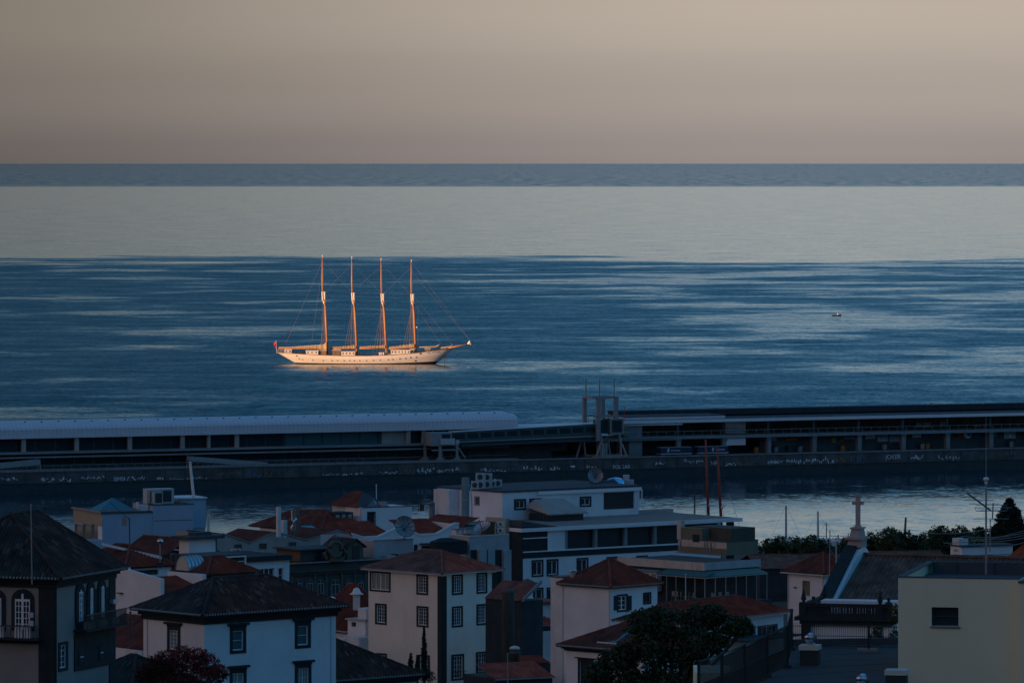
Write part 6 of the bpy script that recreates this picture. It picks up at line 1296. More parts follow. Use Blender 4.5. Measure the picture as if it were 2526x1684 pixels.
p_ = P(*B(815,392), 752); sk_ = empty('roof_hatch', p_, R(36), 'pale roof hatch lying on the red workshop roof', 'hatch'); m = MB(); m.hexa([(-.9,-.4,0),(.9,-.4,0),(.9,.6,.3),(-.9,.6,.3)],[(-.9,-.4,.2),(.9,-.4,.2),(.9,.6,.5),(-.9,.6,.5)]); m.build('frame','metal_grey',sk_); m = MB(); m.hexa([(-.8,-.3,.23),(.8,-.3,.23),(.8,.5,.5),(-.8,.5,.5)],[(-.8,-.3,.26),(.8,-.3,.26),(.8,.5,.53),(-.8,.5,.53)]); m.build('pane','glass_skylight',sk_)
# ---- small white house with hip roof and air conditioners
h = House('pale_cube_house', 'pale cubic house with dark-framed window and half red, half grey roof', 'house', B(1226,0)[0], 775.0, 28, 5.0)
zw = h.fr.zt(0, B(0,225)[1]); Lv = h.va(B(1085,218)); Lu = h.ua(B(1606,215)); V = Vol(h, 0, Lu, 0, Lv, 5.0, zw, 'white'); V.win('R', B(1262,253), B(1326,352), sw=.12, nx=1, ny=1, sash=None, pane='glass'); V.done()
v2 = h.va(B(970,215)); h.box((.5,Lv+.003,5.0),(3,v2,zw-.2),'side_wing','white_old'); zr = h.fr.zt(0, B(0,140)[1])+.4
m = MB(); tile_plane(m, (-.3,v2,zw-.1),(-.3,Lv*.2,zw+.0),(2.6,v2-2.5,zr),(2.6,Lv*.9,zr),w=.34); h.add(m,'roof','tiles_red'); m = MB(); m.add([(-.3,Lv*.2,zw+.02),(Lu*.62,Lv*.2,zw+.02),(2.6,Lv*.9,zr)],[(0,1,2)]); m.add([(Lu*.62,Lv*.2,zw+.02),(Lu*.62,v2,zw+.02),(2.6,v2-2.5,zr),(2.6,Lv*.9,zr)],[(0,1,2,3)]); h.add(m,'sheet_roof','roof_dark'); h.box((-.05,-.05,zw+.003),(Lu+.05,.2,zw+.1),'coping','tiles_red_plain'); m = MB(); m.lathe((Lu*.30,1.2,zw+.1),[(1.0,0),(.05,.9)],4); h.add(m,'roof_lantern','glass_skylight'); h.box((Lu*.42,.8,zw+.1),(Lu*.55,1.6,zw+.7),'roof_box','stone_pink')
for x in (1088,1215): v_ = h.va(B(x,300)); h.box((-.1,v_-.06,5.0),(-.003,v_+.06,zw),'downpipe','metal_light')
ac_unit('small square unit on the left wall of the pale cubic house', *B(1132,328), 773.0, .9, .8, 118); ac_unit('tall double-fan unit on the left wall of the pale cubic house', *B(1182,368), 771.5, 1.2, 1.5, 118)
pole('white_whip', 'short white whip aerial above the pale cubic house', 'aerial', B(1334,190), B(1332,48), 780.0, .06, 'trim_white')
h = House('dark_plant_room', 'dark cluttered rooftop plant beside the pale cubic house', 'plant room', B(1005,0)[0], 770.0, 36, 5.0); zw = h.fr.zt(0, B(0,262)[1]); Vol(h, 0, 3.2, 0, 3, 5.0, zw, 'dark_wall').done()
for k in range(3): h.box((.3+k*1.0,-.12,zw-2.2),(.9+k*1.0,-.01,zw-.3),'louvre_panel','metal_grey')
m = MB(); zf_ = h.fr.zt(0, B(0,228)[1]); m.box((-6.5,-.05,zf_),(0,.05,zf_+.08)); m.box((-6.5,-.05,zw-3),(-6.42,.05,zf_)); h.add(m,'awning_frame','metal_grey')
# ---- white row of gables right of it
h = House('white_gable_row', 'white wall with stepped gables and red roofs behind the cream house', 'building', B(1150,0)[0], 668.0, 30, 5.0)
pf = [B(1150,430), B(1235,456), B(1345,452), B(1490,385), B(1560,384), B(1660,437), B(1790,432), B(1935,350), B(1966,350)]
pts = [h.fr.R(*p) for p in pf]; m = MB(); m.add([(pts[0][0],0,5.0)] + [(a,0,z) for a, z in pts] + [(pts[-1][0],0,5.0)], [tuple(range(len(pts)+2))]); m.add([(pts[-1][0],0,5),(pts[-1][0],8,5),(pts[-1][0],8,pts[-1][1]),(pts[-1][0],0,pts[-1][1])],[(0,1,2,3)]); m.add([(pts[0][0],8,5),(pts[-1][0],8,5),(pts[-1][0],8,pts[1][1]),(pts[0][0],8,pts[1][1])],[(0,1,2,3)]); h.add(m,'wall','white')
for i in range(len(pts)-1):
    (a,za),(b,zb) = pts[i],pts[i+1]; m = MB(); m.hexa([(a,-.1,za),(b,-.1,zb),(b,.3,zb),(a,.3,za)],[(a,-.1,za+.2),(b,-.1,zb+.2),(b,.3,zb+.2),(a,.3,za+.2)]); h.add(m,'coping','white_clean')
for (i, j, k, l, pk) in ((0,1,2,3,0),(4,5,6,7,1)):
    zt_ = h.fr.R(*(B(1300,364) if pk == 0 else B(1720,346)), 4.5)[1]; a, b = pts[j][0], pts[k][0]; m = MB(); tile_plane(m, (pts[i][0]+.2,.32,pts[j][1]+.1),(pts[l][0]-.1,.32,pts[j][1]+.1),(pts[i][0]+1.2,6.5,zt_+.5),(pts[l][0]-.1,6.5,zt_+.5),w=.34); h.add(m,'roof','tiles_red')
p,q_,c,d = h.rect('R', B(1680,515), B(1760,600)); dr = h.box((p,-.06,c),(q_,-.003,d),'door','glass_dark'); h.box((p-.3,-.9,d+.2),(q_+.5,-.003,d+.35),'door_canopy','metal_dark',dr); p,q_,c,d = h.rect('R', B(1620,505), B(1648,575)); h.box((p,-.05,c),(q_,-.003,d),'door','glass_dark')
cv = empty('black_canopy', P(*C(545,590), 657.0), R(34), 'black hip-roofed canopy tent behind the cream house roof', 'canopy'); s_ = F/657.0*3.1108; w_ = 240/s_/.83; hh = 100/s_
MB().box((0,0,0),(w_,1.2,hh)).build('side_cloth','canopy_black',cv); m = MB(); m.hexa([(-.1,-.1,hh),(w_+.1,-.1,hh),(w_+.1,1.3,hh),(-.1,1.3,hh)],[(1.0,.5,hh+.45),(w_-2,.5,hh+.45),(w_-2,.7,hh+.45),(1.0,.7,hh+.45)]); m.build('top_cloth','canopy_black',cv)
h = House('rough_grey_wall', 'rough grey parapet block carrying the satellite dish', 'building', B(1318,0)[0], 650.0, 34, 8.0); zw = h.fr.zt(0, B(0,478)[1]); Lu = h.ua(B(1616,462)); Vol(h, 0, Lu, 0, 5, 8.0, zw, 'grey_plaster').done(); h.box((-.05,-.05,zw+.003),(Lu+.05,.3,zw+.08),'coping','concrete')
for x0, x1, y in ((1375,1440,585),(1440,1462,575),(1512,1570,575)): p,q_,c,d = h.rect('R', B(x0,y), B(x1,y+70)); h.box((p,-1.2,8.0),(q_,-.2,d),'buttress_block','grey_plaster' if x0 == 1375 else 'dark_wall')
dish('mesh satellite dish on the rough grey parapet', *B(1552,462), 651.5, 1.25, 25, -20, .5)
# ---- grey stained building with deep fins
h = House('finned_building', 'grey stained building with deep vertical slots between cream house and hotel', 'building', C(805,0)[0], 660.0, 38, 7.0)
zw = h.fr.zt(0, C(0,445)[1]); Lu = h.ua(C(1108,432)); Lv = h.va(C(650,430)); V = Vol(h, 0, Lu, 0, Lv, 7.0, zw, 'grey_plaster', top='roof_dark'); V.done()
for x0, x1 in ((810,857),(915,942),(1000,1048)): p,q_,c,d = h.rect('R', C(x0,545), C(x1,900)); h.box((p,-.04,7.0),(q_,-.003,d),'slot','glass_dark')
for x0, x1 in ((857,915),(1048,1105)): p,q_,c,d = h.rect('R', C(x0,545), C(x1,900)); h.box((p,-.5,7.0),(q_,-.003,d),'fin','grey_plaster')
h.box((-.06,-.06,zw+.003),(Lu,.2,zw+.1),'coping','white_old'); h.box((-.06,.2,zw+.004),(.2,Lv,zw+.101),'coping','white_old')
o = thing_at('roof_shed', 'small brown wooden shed on the finned building', 'shed', *C(937,430), 663.0, 38); s_ = F/663*3.1108; MB().box((0,0,-.3),(1.15,1.1,90/s_)).build('walls','wood_shed',o); MB().box((-.08,-.08,90/s_+.003),(1.25,1.2,90/s_+.1)).build('roof','roof_dark',o)
for k in range(5): MB().box((.05+k*.22,-.03,-.2),(.2+k*.22,-.003,90/s_-.05)).build('plank','wood_shed',o)
dish('large tilted bluish dish lying beside the wooden shed', *C(900,428), 662.0, 1.1, -40, -55, .1, 'metal_light'); ac_unit('upper of two fan units stacked beside the wooden shed', *C(1036,372), 664.0, 1.0, .62, 38); ac_unit('lower of two fan units stacked beside the wooden shed', *C(1036,420), 664.0, 1.0, .62, 38)
for k, x in enumerate((700,735,770)): o = thing_at('roof_bench', ['left','middle','right'][k]+' pale slatted box on the finned building roof', 'box', *C(x,425-k*4), 664.0, 38, 'slatted boxes'); MB().box((0,0,-.1),(1.3,.8,.5)).build('box','white_old',o); MB().box((-.1,-.1,.503),(1.4,.9,.58)).build('lid','concrete',o)
# ---- the big white hotel with dark glazing
h = House('white_hotel', 'large white flat-roofed building with dark ribbon glazing and setback top floor', 'building', C(1210,0)[0], 685.7, 37, 6.0)
fr = h.fr; z_sl = fr.R(*D(160,372))[1]; z_sb = fr.R(*D(160,400))[1]; Lu = fr.Z(*D(1642,300), z_sl)[0]; zg0 = fr.R(*D(300,540))[1]; u_w = h.ua(C(1400,450)); u_g0 = h.ua(D(295,450)); u_g1 = Lu-1.5
Lv = 24.0; zt_main = z_sb
V = Vol(h, 0, Lu-3.2, 0, Lv, 6.0, zt_main, 'white'); V.holes['R'].append((u_g0, u_g1-2.2, zg0, zt_main-.05))
for x0,y0,x1,y1 in ((35,622,125,752),(150,616,240,747),(380,606,470,738),(610,597,700,729),(838,588,928,720),(20,835,125,962),(150,832,240,955)): V.win('R', D(x0,y0), D(x1,y1), sw=.2, nx=2, ny=1, pane='glass_dark')
V.done()
gl_ = h.box((u_g0,.55,zg0),(u_g1-2.2,.6,zt_main-.05),'ribbon_glazing','glass_dark')
for x in (300,530,760,985): p,_ = fr.R(*D(x,450)); h.box((p-.22,.0,zg0),(p+.22,.5,zt_main-.05),'mullion','terminal_grey',gl_)
h.box((-.4,-.35,zt_main+.003),(Lu,14.5,z_sl),'terrace_slab','white_clean'); h.box((.2,.2,z_sl+.003),(Lu-.3,14.2,z_sl+.03),'terrace_floor','floor_tan')
h.box((Lu-9.0,13.4,z_sl+.003),(Lu+.0,14.4,z_sl+.45),'terrace_kerb','stone_pink')
zl0 = fr.R(*C(1300,560))[1]; h.box((.01,-.10,zl0-.05),(Lu-3.2,-.003,zl0+.09),'string_course','trim_white'); h.box((.012,-.06,zl0-.75),(Lu-3.2,-.004,zl0-.053),'dark_band','basalt')
zp1 = fr.R(*C(1300,455))[1]; h.box((.0,-.07,zl0+.09),(u_w,-.003,zt_main-.02),'dark_panel','basalt'); h.box((.02,-.12,zp1-.06),(u_w,-.075,zp1+.06),'panel_line','trim_white')
vl = h.va(C(1125,600)); h.box((-.25,-.08,6.0),(-.003,vl,z_sl+.9),'end_wall','basalt'); m = MB(); m.hexa([(-.3,-.1,z_sl+.2),(5.2,-.1,z_sl-.1),(5.2,3.0,z_sl+.02),(-.3,3.0,z_sl+.2)],[(-.3,-.1,z_sl+.95),(5.2,-.1,z_sl+.03),(5.2,3.0,z_sl+.05),(-.3,3.0,z_sl+.95)]); h.add(m,'dark_lean_to','roof_dark')
vt0 = vl; vt1 = h.va(C(957,300), -.3); zt_t = fr.L(*C(1110,305), -.3)[1]; h.box((-.9,vl,6.0),(-.3,vl+(vt1-vl)*1.0,zt_t),'tan_wing','tan_wall')
h.box((Lu-3.6,.1,6.0),(Lu-3.0,.9,zt_main),'column','basalt'); h.box((Lu-1.6,.1,6.0),(Lu-1.0,.9,zt_main),'column','basalt'); h.box((Lu-1.4,11.5,6.0),(Lu-.8,12.2,zt_main),'column','basalt')
# set-back top floor
pu, pv = 6.65, 12.9; zpt = fr.R(*C(1058,108), pv)[1]; pL = 13.5; pR = fr.R(*D(856,85), pv)[0] - pu
V = Vol(h, pu, pu+pR, pv, pv+pL, z_sl-2.5, zpt, 'white', name='top_floor')
for a, b in ((C(1145,155),C(1236,240)),(C(1262,150),C(1353,234)),(D(404,136),D(493,216))): V.win('R', a, b, sw=.22, nx=2, ny=1, pane='glass')
V.win('L', C(413,195), C(447,249), sw=.05, trim='metal_dark', nx=1, ny=1, sash=None, pane='glass_dark'); V.win('L', C(843,136), C(880,206), sw=.05, trim='metal_dark', nx=3, ny=1, pane='glass_dark', sash='metal_light'); p,q_,c,d = h.rect('R', D(588,103), D(822,233), pv); V.holes['R'].append((p,q_,c,d)); V.done()
h.box((p,pv+.2,c),(q_,pv+.24,d),'dark_glazing','glass_dark')
for k in range(3): h.box((q_+.15+k*.5,pv-.05,c-.1),(q_+.3+k*.5,pv-.003,d+.2),'white_fin','trim_white')
h.box((pu-.15,pv-.15,zpt+.003),(pu+pR+.3,pv+pL+.2,zpt+.22),'roof_edge','roof_dark'); zf_ = zpt-.45; a = fr.R(*D(80,115), pv)[0]; h.box((a,pv-.22,zf_),(pu+pR+.35,pv-.004,zf_+.42),'white_fascia','trim_white')
va, _ = fr.L(*C(645,200), pu-1.6); vb, _ = fr.L(*C(528,150), pu-1.6); zb_ = fr.L(*C(645,280), pu-1.6)[1]; h.box((pu-1.6,va,zb_),(pu-.003,vb,zpt-.05),'lift_box','white_old')
# little glazed roof hut on the terrace
a0, b0 = fr.Z(*D(175,330), z_sl); a1, b1 = fr.Z(*D(432,338), z_sl); vv = max(b0, .6); zk = fr.R(*D(255,272), vv)[1]; zk2 = zk + 2.0
hut = House('roof_hut', 'small dark glazed hut with sloping beige roof on the hotel terrace', 'hut', C(1210,0)[0], 685.7, 37, z_sl+.03)
hut.box((a0,vv,z_sl+.031),(a0+5.2,vv+4.2,zk-.05),'glazing','glass_dark')
for k in range(9): hut.box((a0+.05+k*.62,vv-.06,z_sl+.031),(a0+.12+k*.62,vv-.003,zk-.06),'glazing_bar','metal_dark')
for k in range(6): hut.box((a0-.06,vv+.2+k*.7,z_sl+.031),(a0-.003,vv+.27+k*.7,zk-.06),'glazing_bar','metal_dark')
m = MB(); m.hexa([(a0-.4,vv-.4,zk-.05),(a0+5.6,vv-.4,zk-.05),(a0+5.6,vv+4.5,zk+.75),(a0-.4,vv+4.5,zk+.75)],[(a0-.4,vv-.4,zk+.12),(a0+5.6,vv-.4,zk+.12),(a0+4.6,vv+3.4,zk2-.3),(a0+.3,vv+3.4,zk2-.3)]); hut.add(m,'roof','beige')
# duct, air conditioners, dishes on the hotel
o = thing_at('ventilation_duct', 'tall square blue-grey duct on the left wall of the hotel top floor', 'duct', *C(772,380), 696.0, 45); s_ = F/696.0; hh = (1180+380/3.1108-1180+2)/s_; w_ = 60/3.1108/s_/1.41
MB().box((0,0,-2),(w_,w_,hh)).build('shaft','duct_blue',o)
for k in (.25,.55,.85): MB().box((-.04,-.04,hh*k),(w_+.04,w_+.04,hh*k+.1)).build('joint_band','metal_grey',o)
MB().tube([(w_+.1,-.1,hh*.8),(w_+.25,-.2,hh*.5),(w_+.2,-.2,hh*.1),(w_+.3,-.2,-1.0)],.08,6).build('cable_pipe','metal_light',o)
o = thing_at('flue', 'dark round flue with conical cap on the left hotel wall', 'flue', *C(516,345), 705.0); hh = 150/3.1108/19.9; MB().tube([(0,0,-.8),(0,0,hh)],.38,10).build('pipe','duct_grey',o,smooth=True); MB().lathe((0,0,hh+.05),[(.5,0),(.05,.35)],10).build('cap','duct_grey',o); [MB().tube([(0,0,hh*.4),(dx,.0,-.6)],.05,5).build('brace','metal_dark',o) for dx in (-1.0,1.0)]
zr_ = zpt+.22
for i, (x, w_, hh, lab) in enumerate(((845,.9,1.1,'leftmost small unit on the hotel roof beside the duct'),(888,1.2,2.0,'left of two tall units on the hotel roof'),(940,1.2,1.9,'right of two tall units on the hotel roof'),(980,.9,1.0,'small unit right of the tall ones on the hotel roof'),(1022,1.0,1.0,'rightmost small unit on the hotel roof'))):
    yb = 80 + (i*3); o = ac_unit(lab, *C(x, yb), 702.0 + i*1.2, w_, hh, 10)
    o.location.z = zr_ + .02
pole('white_whip', 'short white whip beside the units on the hotel roof', 'aerial', C(998,60), C(997,5), 708.0, .05, 'trim_white')
dish('round mesh dish on the right end of the hotel roof', 1469.0, 1193.0, 716.0, 1.0, 8, -15, .35)
o = thing_at('skylight_dome', 'shiny blue dome skylight on the right end of the hotel roof', 'skylight', *D(678,48), 720.0); m = MB(); m.lathe((0,0,-.2),[(1.25,0),(1.3,.35),(1.15,.75),(.7,1.05),(.1,1.15)],14); m.build('dome','chrome_blue',o,smooth=True); MB().box((-1.3,-1.3,-1.4),(1.3,1.3,-.2)).build('kerb','roof_dark',o)
o = thing_at('roof_box', 'grey box with small cowl at the end of the hotel roof', 'plant box', *D(762,75), 721.0); MB().box((-.95,-.8,-.6),(.95,.8,1.1)).build('box','grey_plaster',o); MB().box((-.4,-.4,1.1),(.4,.4,1.7)).build('cowl','metal_light',o)
o = thing_at('roof_mound', 'low dark pitched roof light under the dish on the hotel', 'skylight', *D(590,78), 718.0, 37); m = MB(); m.hexa([(-3,-1.5,-.6),(3,-1.5,-.6),(3,1.5,-.6),(-3,1.5,-.6)],[(-2,-.2,1.0),(1.6,-.2,1.1),(1.6,.2,1.1),(-2,.2,1.0)]); m.build('roof','roof_dark',o)
# ---- red roof strip under the hotel's left wall
h = House('red_strip_roof', 'narrow red roof below the left wall of the hotel', 'house', C(700,0)[0], 690.0, 37, 5.0); zw = h.fr.zt(0, C(0,372)[1]); Lv = h.va(C(370,330)); Vol(h, 0, 4, 0, Lv, 5.0, zw-.5, 'white_old').done(); m = MB(); tile_plane(m, (-.2,0,zw-.4),(-.2,Lv,zw-.4),(3.6,0,zw+1.0),(3.6,Lv,zw+1.0),w=.34); h.add(m,'roof','tiles_red')
# ---- old beige building with terrace bar
h = House('old_beige_building', 'old flat-roofed building with green awning terrace below the hotel', 'building', D(1360,0)[0], 640.0, 44, 8.0)
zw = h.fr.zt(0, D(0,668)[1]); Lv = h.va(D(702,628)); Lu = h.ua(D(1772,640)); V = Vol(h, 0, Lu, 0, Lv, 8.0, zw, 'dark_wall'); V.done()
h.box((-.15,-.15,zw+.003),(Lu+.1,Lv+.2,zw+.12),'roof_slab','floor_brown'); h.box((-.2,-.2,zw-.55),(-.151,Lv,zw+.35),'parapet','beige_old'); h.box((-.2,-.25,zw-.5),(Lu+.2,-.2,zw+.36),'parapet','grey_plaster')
a0, z_a = h.fr.L(*D(1012,692), -1.6); h.add(MB().hexa([(-2.0,-2.0,zw-1.15),(-.21,-2.0,zw-.75),(-.21,a0,zw-.75),(-2.0,a0,zw-1.15)],[(-2.0,-2.0,zw-1.05),(-.21,-2.0,zw-.62),(-.21,a0,zw-.62),(-2.0,a0,zw-1.05)]),'awning_left','awning')
Lr = h.ua(D(1828,685), -1.6); h.add(MB().hexa([(-2.0,-2.0,zw-1.16),(Lr,-2.0,zw-1.16),(Lr,-.26,zw-.76),(-.21,-.26,zw-.76)],[(-2.0,-2.0,zw-1.06),(Lr,-2.0,zw-1.06),(Lr,-.26,zw-.63),(-.21,-.26,zw-.63)]),'awning_right','awning_light')
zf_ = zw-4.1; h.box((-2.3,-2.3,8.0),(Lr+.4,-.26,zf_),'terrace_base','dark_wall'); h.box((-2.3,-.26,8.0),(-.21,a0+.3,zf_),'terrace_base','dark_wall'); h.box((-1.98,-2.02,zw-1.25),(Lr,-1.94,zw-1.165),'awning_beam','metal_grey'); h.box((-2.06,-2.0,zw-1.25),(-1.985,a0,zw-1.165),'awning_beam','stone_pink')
for k in range(7): u_ = -1.9 + (Lr+1.8)*k/6; h.box((u_-.04,-1.98,zf_),(u_+.04,-1.9,zw-1.25),'post','metal_grey')
for k in range(1,6): v_ = -1.9 + (a0+1.8)*k/5; h.box((-1.98,v_-.04,zf_),(-1.9,v_+.04,zw-1.25),'post','metal_grey')
h.box((-.24,-.2,zf_),(-.215,a0,zw-1.2),'bar_glazing','glass_dark'); h.box((0,-.255,zf_),(Lr-.3,-.252,zw-1.2),'bar_glazing','glass_dark')
c0, z_c = h.fr.L(*D(1000,760), -.9); c1, _ = h.fr.L(*D(785,740), -.9); h.box((-.9,c0,zw-3.2),(-.21,c1,zw-1.0),'curtained_bay','white_old'); h.box((-1.2,c0-.2,zw-1.0),(-.21,c1+.3,zw-.85),'bay_roof','terminal_grey')
for k in range(4): h.box((-.95,c0+.2+k*(c1-c0)/4,zw-3.1),(-.905,c0+(c1-c0)*(k+.85)/4,zw-1.25),'curtain','glass_curtain')
for i in range(9):
    u_, v_ = (-1.3, .2+i*.65) if i < 6 else (.2+(i-6)*1.1, -1.2)
    o = empty('bar_chair', h.fr.o + Vector((u_*h.fr.ca - v_*h.fr.sa, u_*h.fr.sa + v_*h.fr.ca, zf_)), h.fr.a + R(20*i), ['first','second','third','fourth','fifth','sixth'][i] + ' pale bar chair from the terrace corner under the green awning' if i < 6 else ['first','second','third'][i-6] + ' pale bar chair along the right side of the awning terrace', 'chair', 'pale bar chairs under the awning')
    MB().box((-.2,-.2,.6),(.2,.2,.65)).build('seat','chair_pale',o); MB().box((-.2,.17,.65),(.2,.2,1.15)).build('backrest','chair_pale',o)
    for x in (-.17,.17):
        for y in (-.17,.17): MB().tube([(x*1.2,y*1.2,0),(x,y,.6)],.02,5).build('leg','chair_pale',o)
pole('flag_pole', 'thin pale pole rising in front of the awning terrace', 'pole', D(1220,1035), D(1217,735), 600.0, .05, 'metal_light')
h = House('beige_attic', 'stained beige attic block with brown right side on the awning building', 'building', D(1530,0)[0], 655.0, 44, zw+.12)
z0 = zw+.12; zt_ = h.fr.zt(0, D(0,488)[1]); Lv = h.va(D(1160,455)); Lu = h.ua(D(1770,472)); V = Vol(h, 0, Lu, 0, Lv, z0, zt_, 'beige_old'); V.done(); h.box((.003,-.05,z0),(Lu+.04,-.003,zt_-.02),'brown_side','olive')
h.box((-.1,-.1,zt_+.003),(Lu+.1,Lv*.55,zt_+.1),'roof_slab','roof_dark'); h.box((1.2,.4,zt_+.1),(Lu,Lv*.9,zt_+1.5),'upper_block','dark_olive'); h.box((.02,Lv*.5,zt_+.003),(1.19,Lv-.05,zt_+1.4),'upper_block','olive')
for x0,y0,x1,y1 in ((1272,428,1322,485),): p,q_,c,d = h.rect('L', D(x0,y0), D(x1,y1)); h.box((-.05,p,c),(-.003,q_,d),'dark_opening','glass_dark')
h.box((-.04,.02,z0),(-.003,Lv,z0+.75),'dark_skirting','olive')
for x in (1180,1365,1385,1412): v_ = h.va(D(x,550)); h.box((-.12,v_-.06,z0),(-.045,v_+.06,zt_-.1),'pipe','metal_grey')
v_ = h.va(D(1172,400)); h.box((-.15,v_-.3,zt_),(.5,v_+.3,zt_+2.2),'chimney','beige_old'); z_ = h.zL(D(1300,575)); h.box((-.6,.5,z_),(-.56,Lv,z_+.05),'hand_rail','metal_dark')
for k in range(6): h.box((-.6,.5+k*(Lv-.6)/5,z0),(-.56,.54+k*(Lv-.6)/5,z_),'rail_post','metal_dark')
# ---- jumble between cream house and white block house
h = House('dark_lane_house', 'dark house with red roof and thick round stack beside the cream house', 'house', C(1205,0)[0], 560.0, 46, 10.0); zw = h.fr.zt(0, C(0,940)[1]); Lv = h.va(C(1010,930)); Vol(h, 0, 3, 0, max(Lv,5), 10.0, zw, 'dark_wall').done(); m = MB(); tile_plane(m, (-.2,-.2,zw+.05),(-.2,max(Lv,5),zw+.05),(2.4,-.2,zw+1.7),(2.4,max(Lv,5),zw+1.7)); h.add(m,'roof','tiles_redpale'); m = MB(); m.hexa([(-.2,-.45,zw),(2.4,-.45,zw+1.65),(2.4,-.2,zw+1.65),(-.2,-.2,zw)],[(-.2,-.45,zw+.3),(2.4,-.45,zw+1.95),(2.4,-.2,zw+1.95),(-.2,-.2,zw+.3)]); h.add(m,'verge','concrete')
o = thing_at('smoke_stack', 'thick weathered round stack rising beside the cream house', 'chimney', *C(1100,1420), 548.0); s_ = F/548*3.1108; hh = 570/s_; MB().lathe((0,0,-2),[(.62,0),(.6,hh+1.5),(.72,hh+1.7),(.72,hh+2)],14).build('stack','dark_stone',o,smooth=True)
h = House('sign_house', 'grey-white house bearing a lettered white sign board and tile-capped chimney', 'house', C(1206,0)[0], 585.0, 20, 8.0); zw = h.fr.zt(0, C(0,1000)[1]); Lu = h.ua(C(1425,1010)); Vol(h, 0, Lu, 0, 5, 8.0, zw, 'grey_white').done()
z1 = h.zR(C(1250,1205)); h.box((-.02,-1.2,8.0),(Lu,-.003,z1),'lower_wall','white_old'); z2 = h.zR(C(1250,1305), -1.6); h.box((-.03,-2.6,8.0),(Lu-.8,-1.21,z2),'yard_wall','white_clean')
sg = empty('sign_board', P(*C(1206,1000), 584.0), R(20), 'white sign board with dark handwritten lettering between the houses', 'sign'); s_ = F/584*3.1108; w_ = 85/s_/.94; hh = 90/s_; MB().box((0,-.12,0),(w_,-.02,hh)).build('board','white_clean',sg); MB().box((-.05,-.2,-.12),(w_+.05,.0,-.003)).build('ledge','basalt',sg)
for r_, (z_, n_) in enumerate(((.75,3),(.52,6),(.25,4))):
    for k in range(n_): m = MB(); x = w_*(.25+.5*k/n_) - (.1 if r_ == 1 else 0); m.box((x,-.14,hh*z_),(x+w_*.07,-.12,hh*z_+.05+.08*((k*7+r_) % 3))); m.build('lettering','ink',sg)
o = thing_at('tiled_chimney', 'white chimney with little tiled pyramid cap below the hotel windows', 'chimney', *C(1243,912), 590.0, 40); s_ = F/590*3.1108; hh = 130/s_; MB().box((-.1,-.1,-.6),(.75,.75,hh*.72)).build('stack','white_old',o); MB().box((-.2,-.2,hh*.72),(.85,.85,hh*.86)).build('collar','concrete',o); MB().hexa([(-.35,-.35,hh*.86),(1.0,-.35,hh*.86),(1.0,1.0,hh*.86),(-.35,1.0,hh*.86)],[(.25,.25,hh*1.1),(.4,.25,hh*1.1),(.4,.4,hh*1.1),(.25,.4,hh*1.1)]).build('tile_cap','tiles_brown',o)
h = House('old_white_house', 'peeling old white gable with red roof between the sign and the white block house', 'house', C(1300,0)[0], 572.0, 30, 9.0); zw = h.fr.zt(0, C(0,985)[1]); Vol(h, 0, 5, 3.0, 7, 9.0, zw, 'white_old').done(); h.box((-.2,2.7,zw+.003),(5.2,7.2,zw+.25),'red_coping','tiles_red_plain'); m = MB(); zt_ = h.fr.zt(0, C(0,1035)[1]); zb = h.fr.zt(0, C(0,1130)[1]); tile_plane(m, (-.4,-.2,zb),(4,-.2,zb),(-.4,2.6,zt_),(1.0,2.6,zt_)); h.add(m,'roof','tiles_redpale'); h.box((-.5,-.5,zb-.5),(4.5,.2,zb-.05),'eave_block','basalt')
h = House('front_red_roof', 'brown and red tiled roofs at the foot of the cream house, bottom centre', 'house', C(1010,0)[0], 500.0, 25, 12.0); zw = h.fr.zt(0, C(0,1545)[1]); Lu = h.ua(C(1440,1500)); Vol(h, 0, Lu, 0, 7, 12.0, zw, 'dark_wall').done(); m = MB(); zr = h.fr.R(*C(1200,1405), 4)[1]; tile_plane(m, (-.2,-.2,zw+.1),(Lu+.2,-.2,zw+.1),(-.2,4,zr),(Lu+.2,4,zr)); h.add(m,'roof','tiles_redpale'); h.box((-.2,-.25,zw),(Lu+.2,-.18,zw+.12),'gutter','metal_grey')
h = House('lane_red_roof', 'strip of red roof at the foot of the sign house', 'house', C(1212,0)[0], 540.0, 20, 11.0); zw = h.fr.zt(0, C(0,1425)[1]); Lu = h.ua(C(1430,1415)); Vol(h, 0, Lu, 0, 5, 11.0, zw, 'dark_wall').done(); m = MB(); zr = h.fr.R(*C(1300,1352), 3)[1]; tile_plane(m, (0,-.1,zw+.1),(Lu,-.1,zw+.1),(0,3,zr),(Lu,3,zr)); h.add(m,'roof','tiles_red')
o = thing_at('roof_drum', 'squat round white ventilator at the foot of the dark lane house', 'vent', *C(1150,1390), 520.0); MB().lathe((0,0,-.5),[(.45,0),(.45,1.0),(.55,1.05),(.5,1.3),(.2,1.5)],12).build('drum','dark_stone',o,smooth=True); MB().lathe((0,0,1.0),[(.5,0),(.42,.2),(.1,.3)],12).build('lid','white_old',o,smooth=True)
pole('lamp_pole', 'thin pole with crossbar at the foot of the cream house', 'pole', C(1098,1640), C(1095,1345), 480.0, .05)
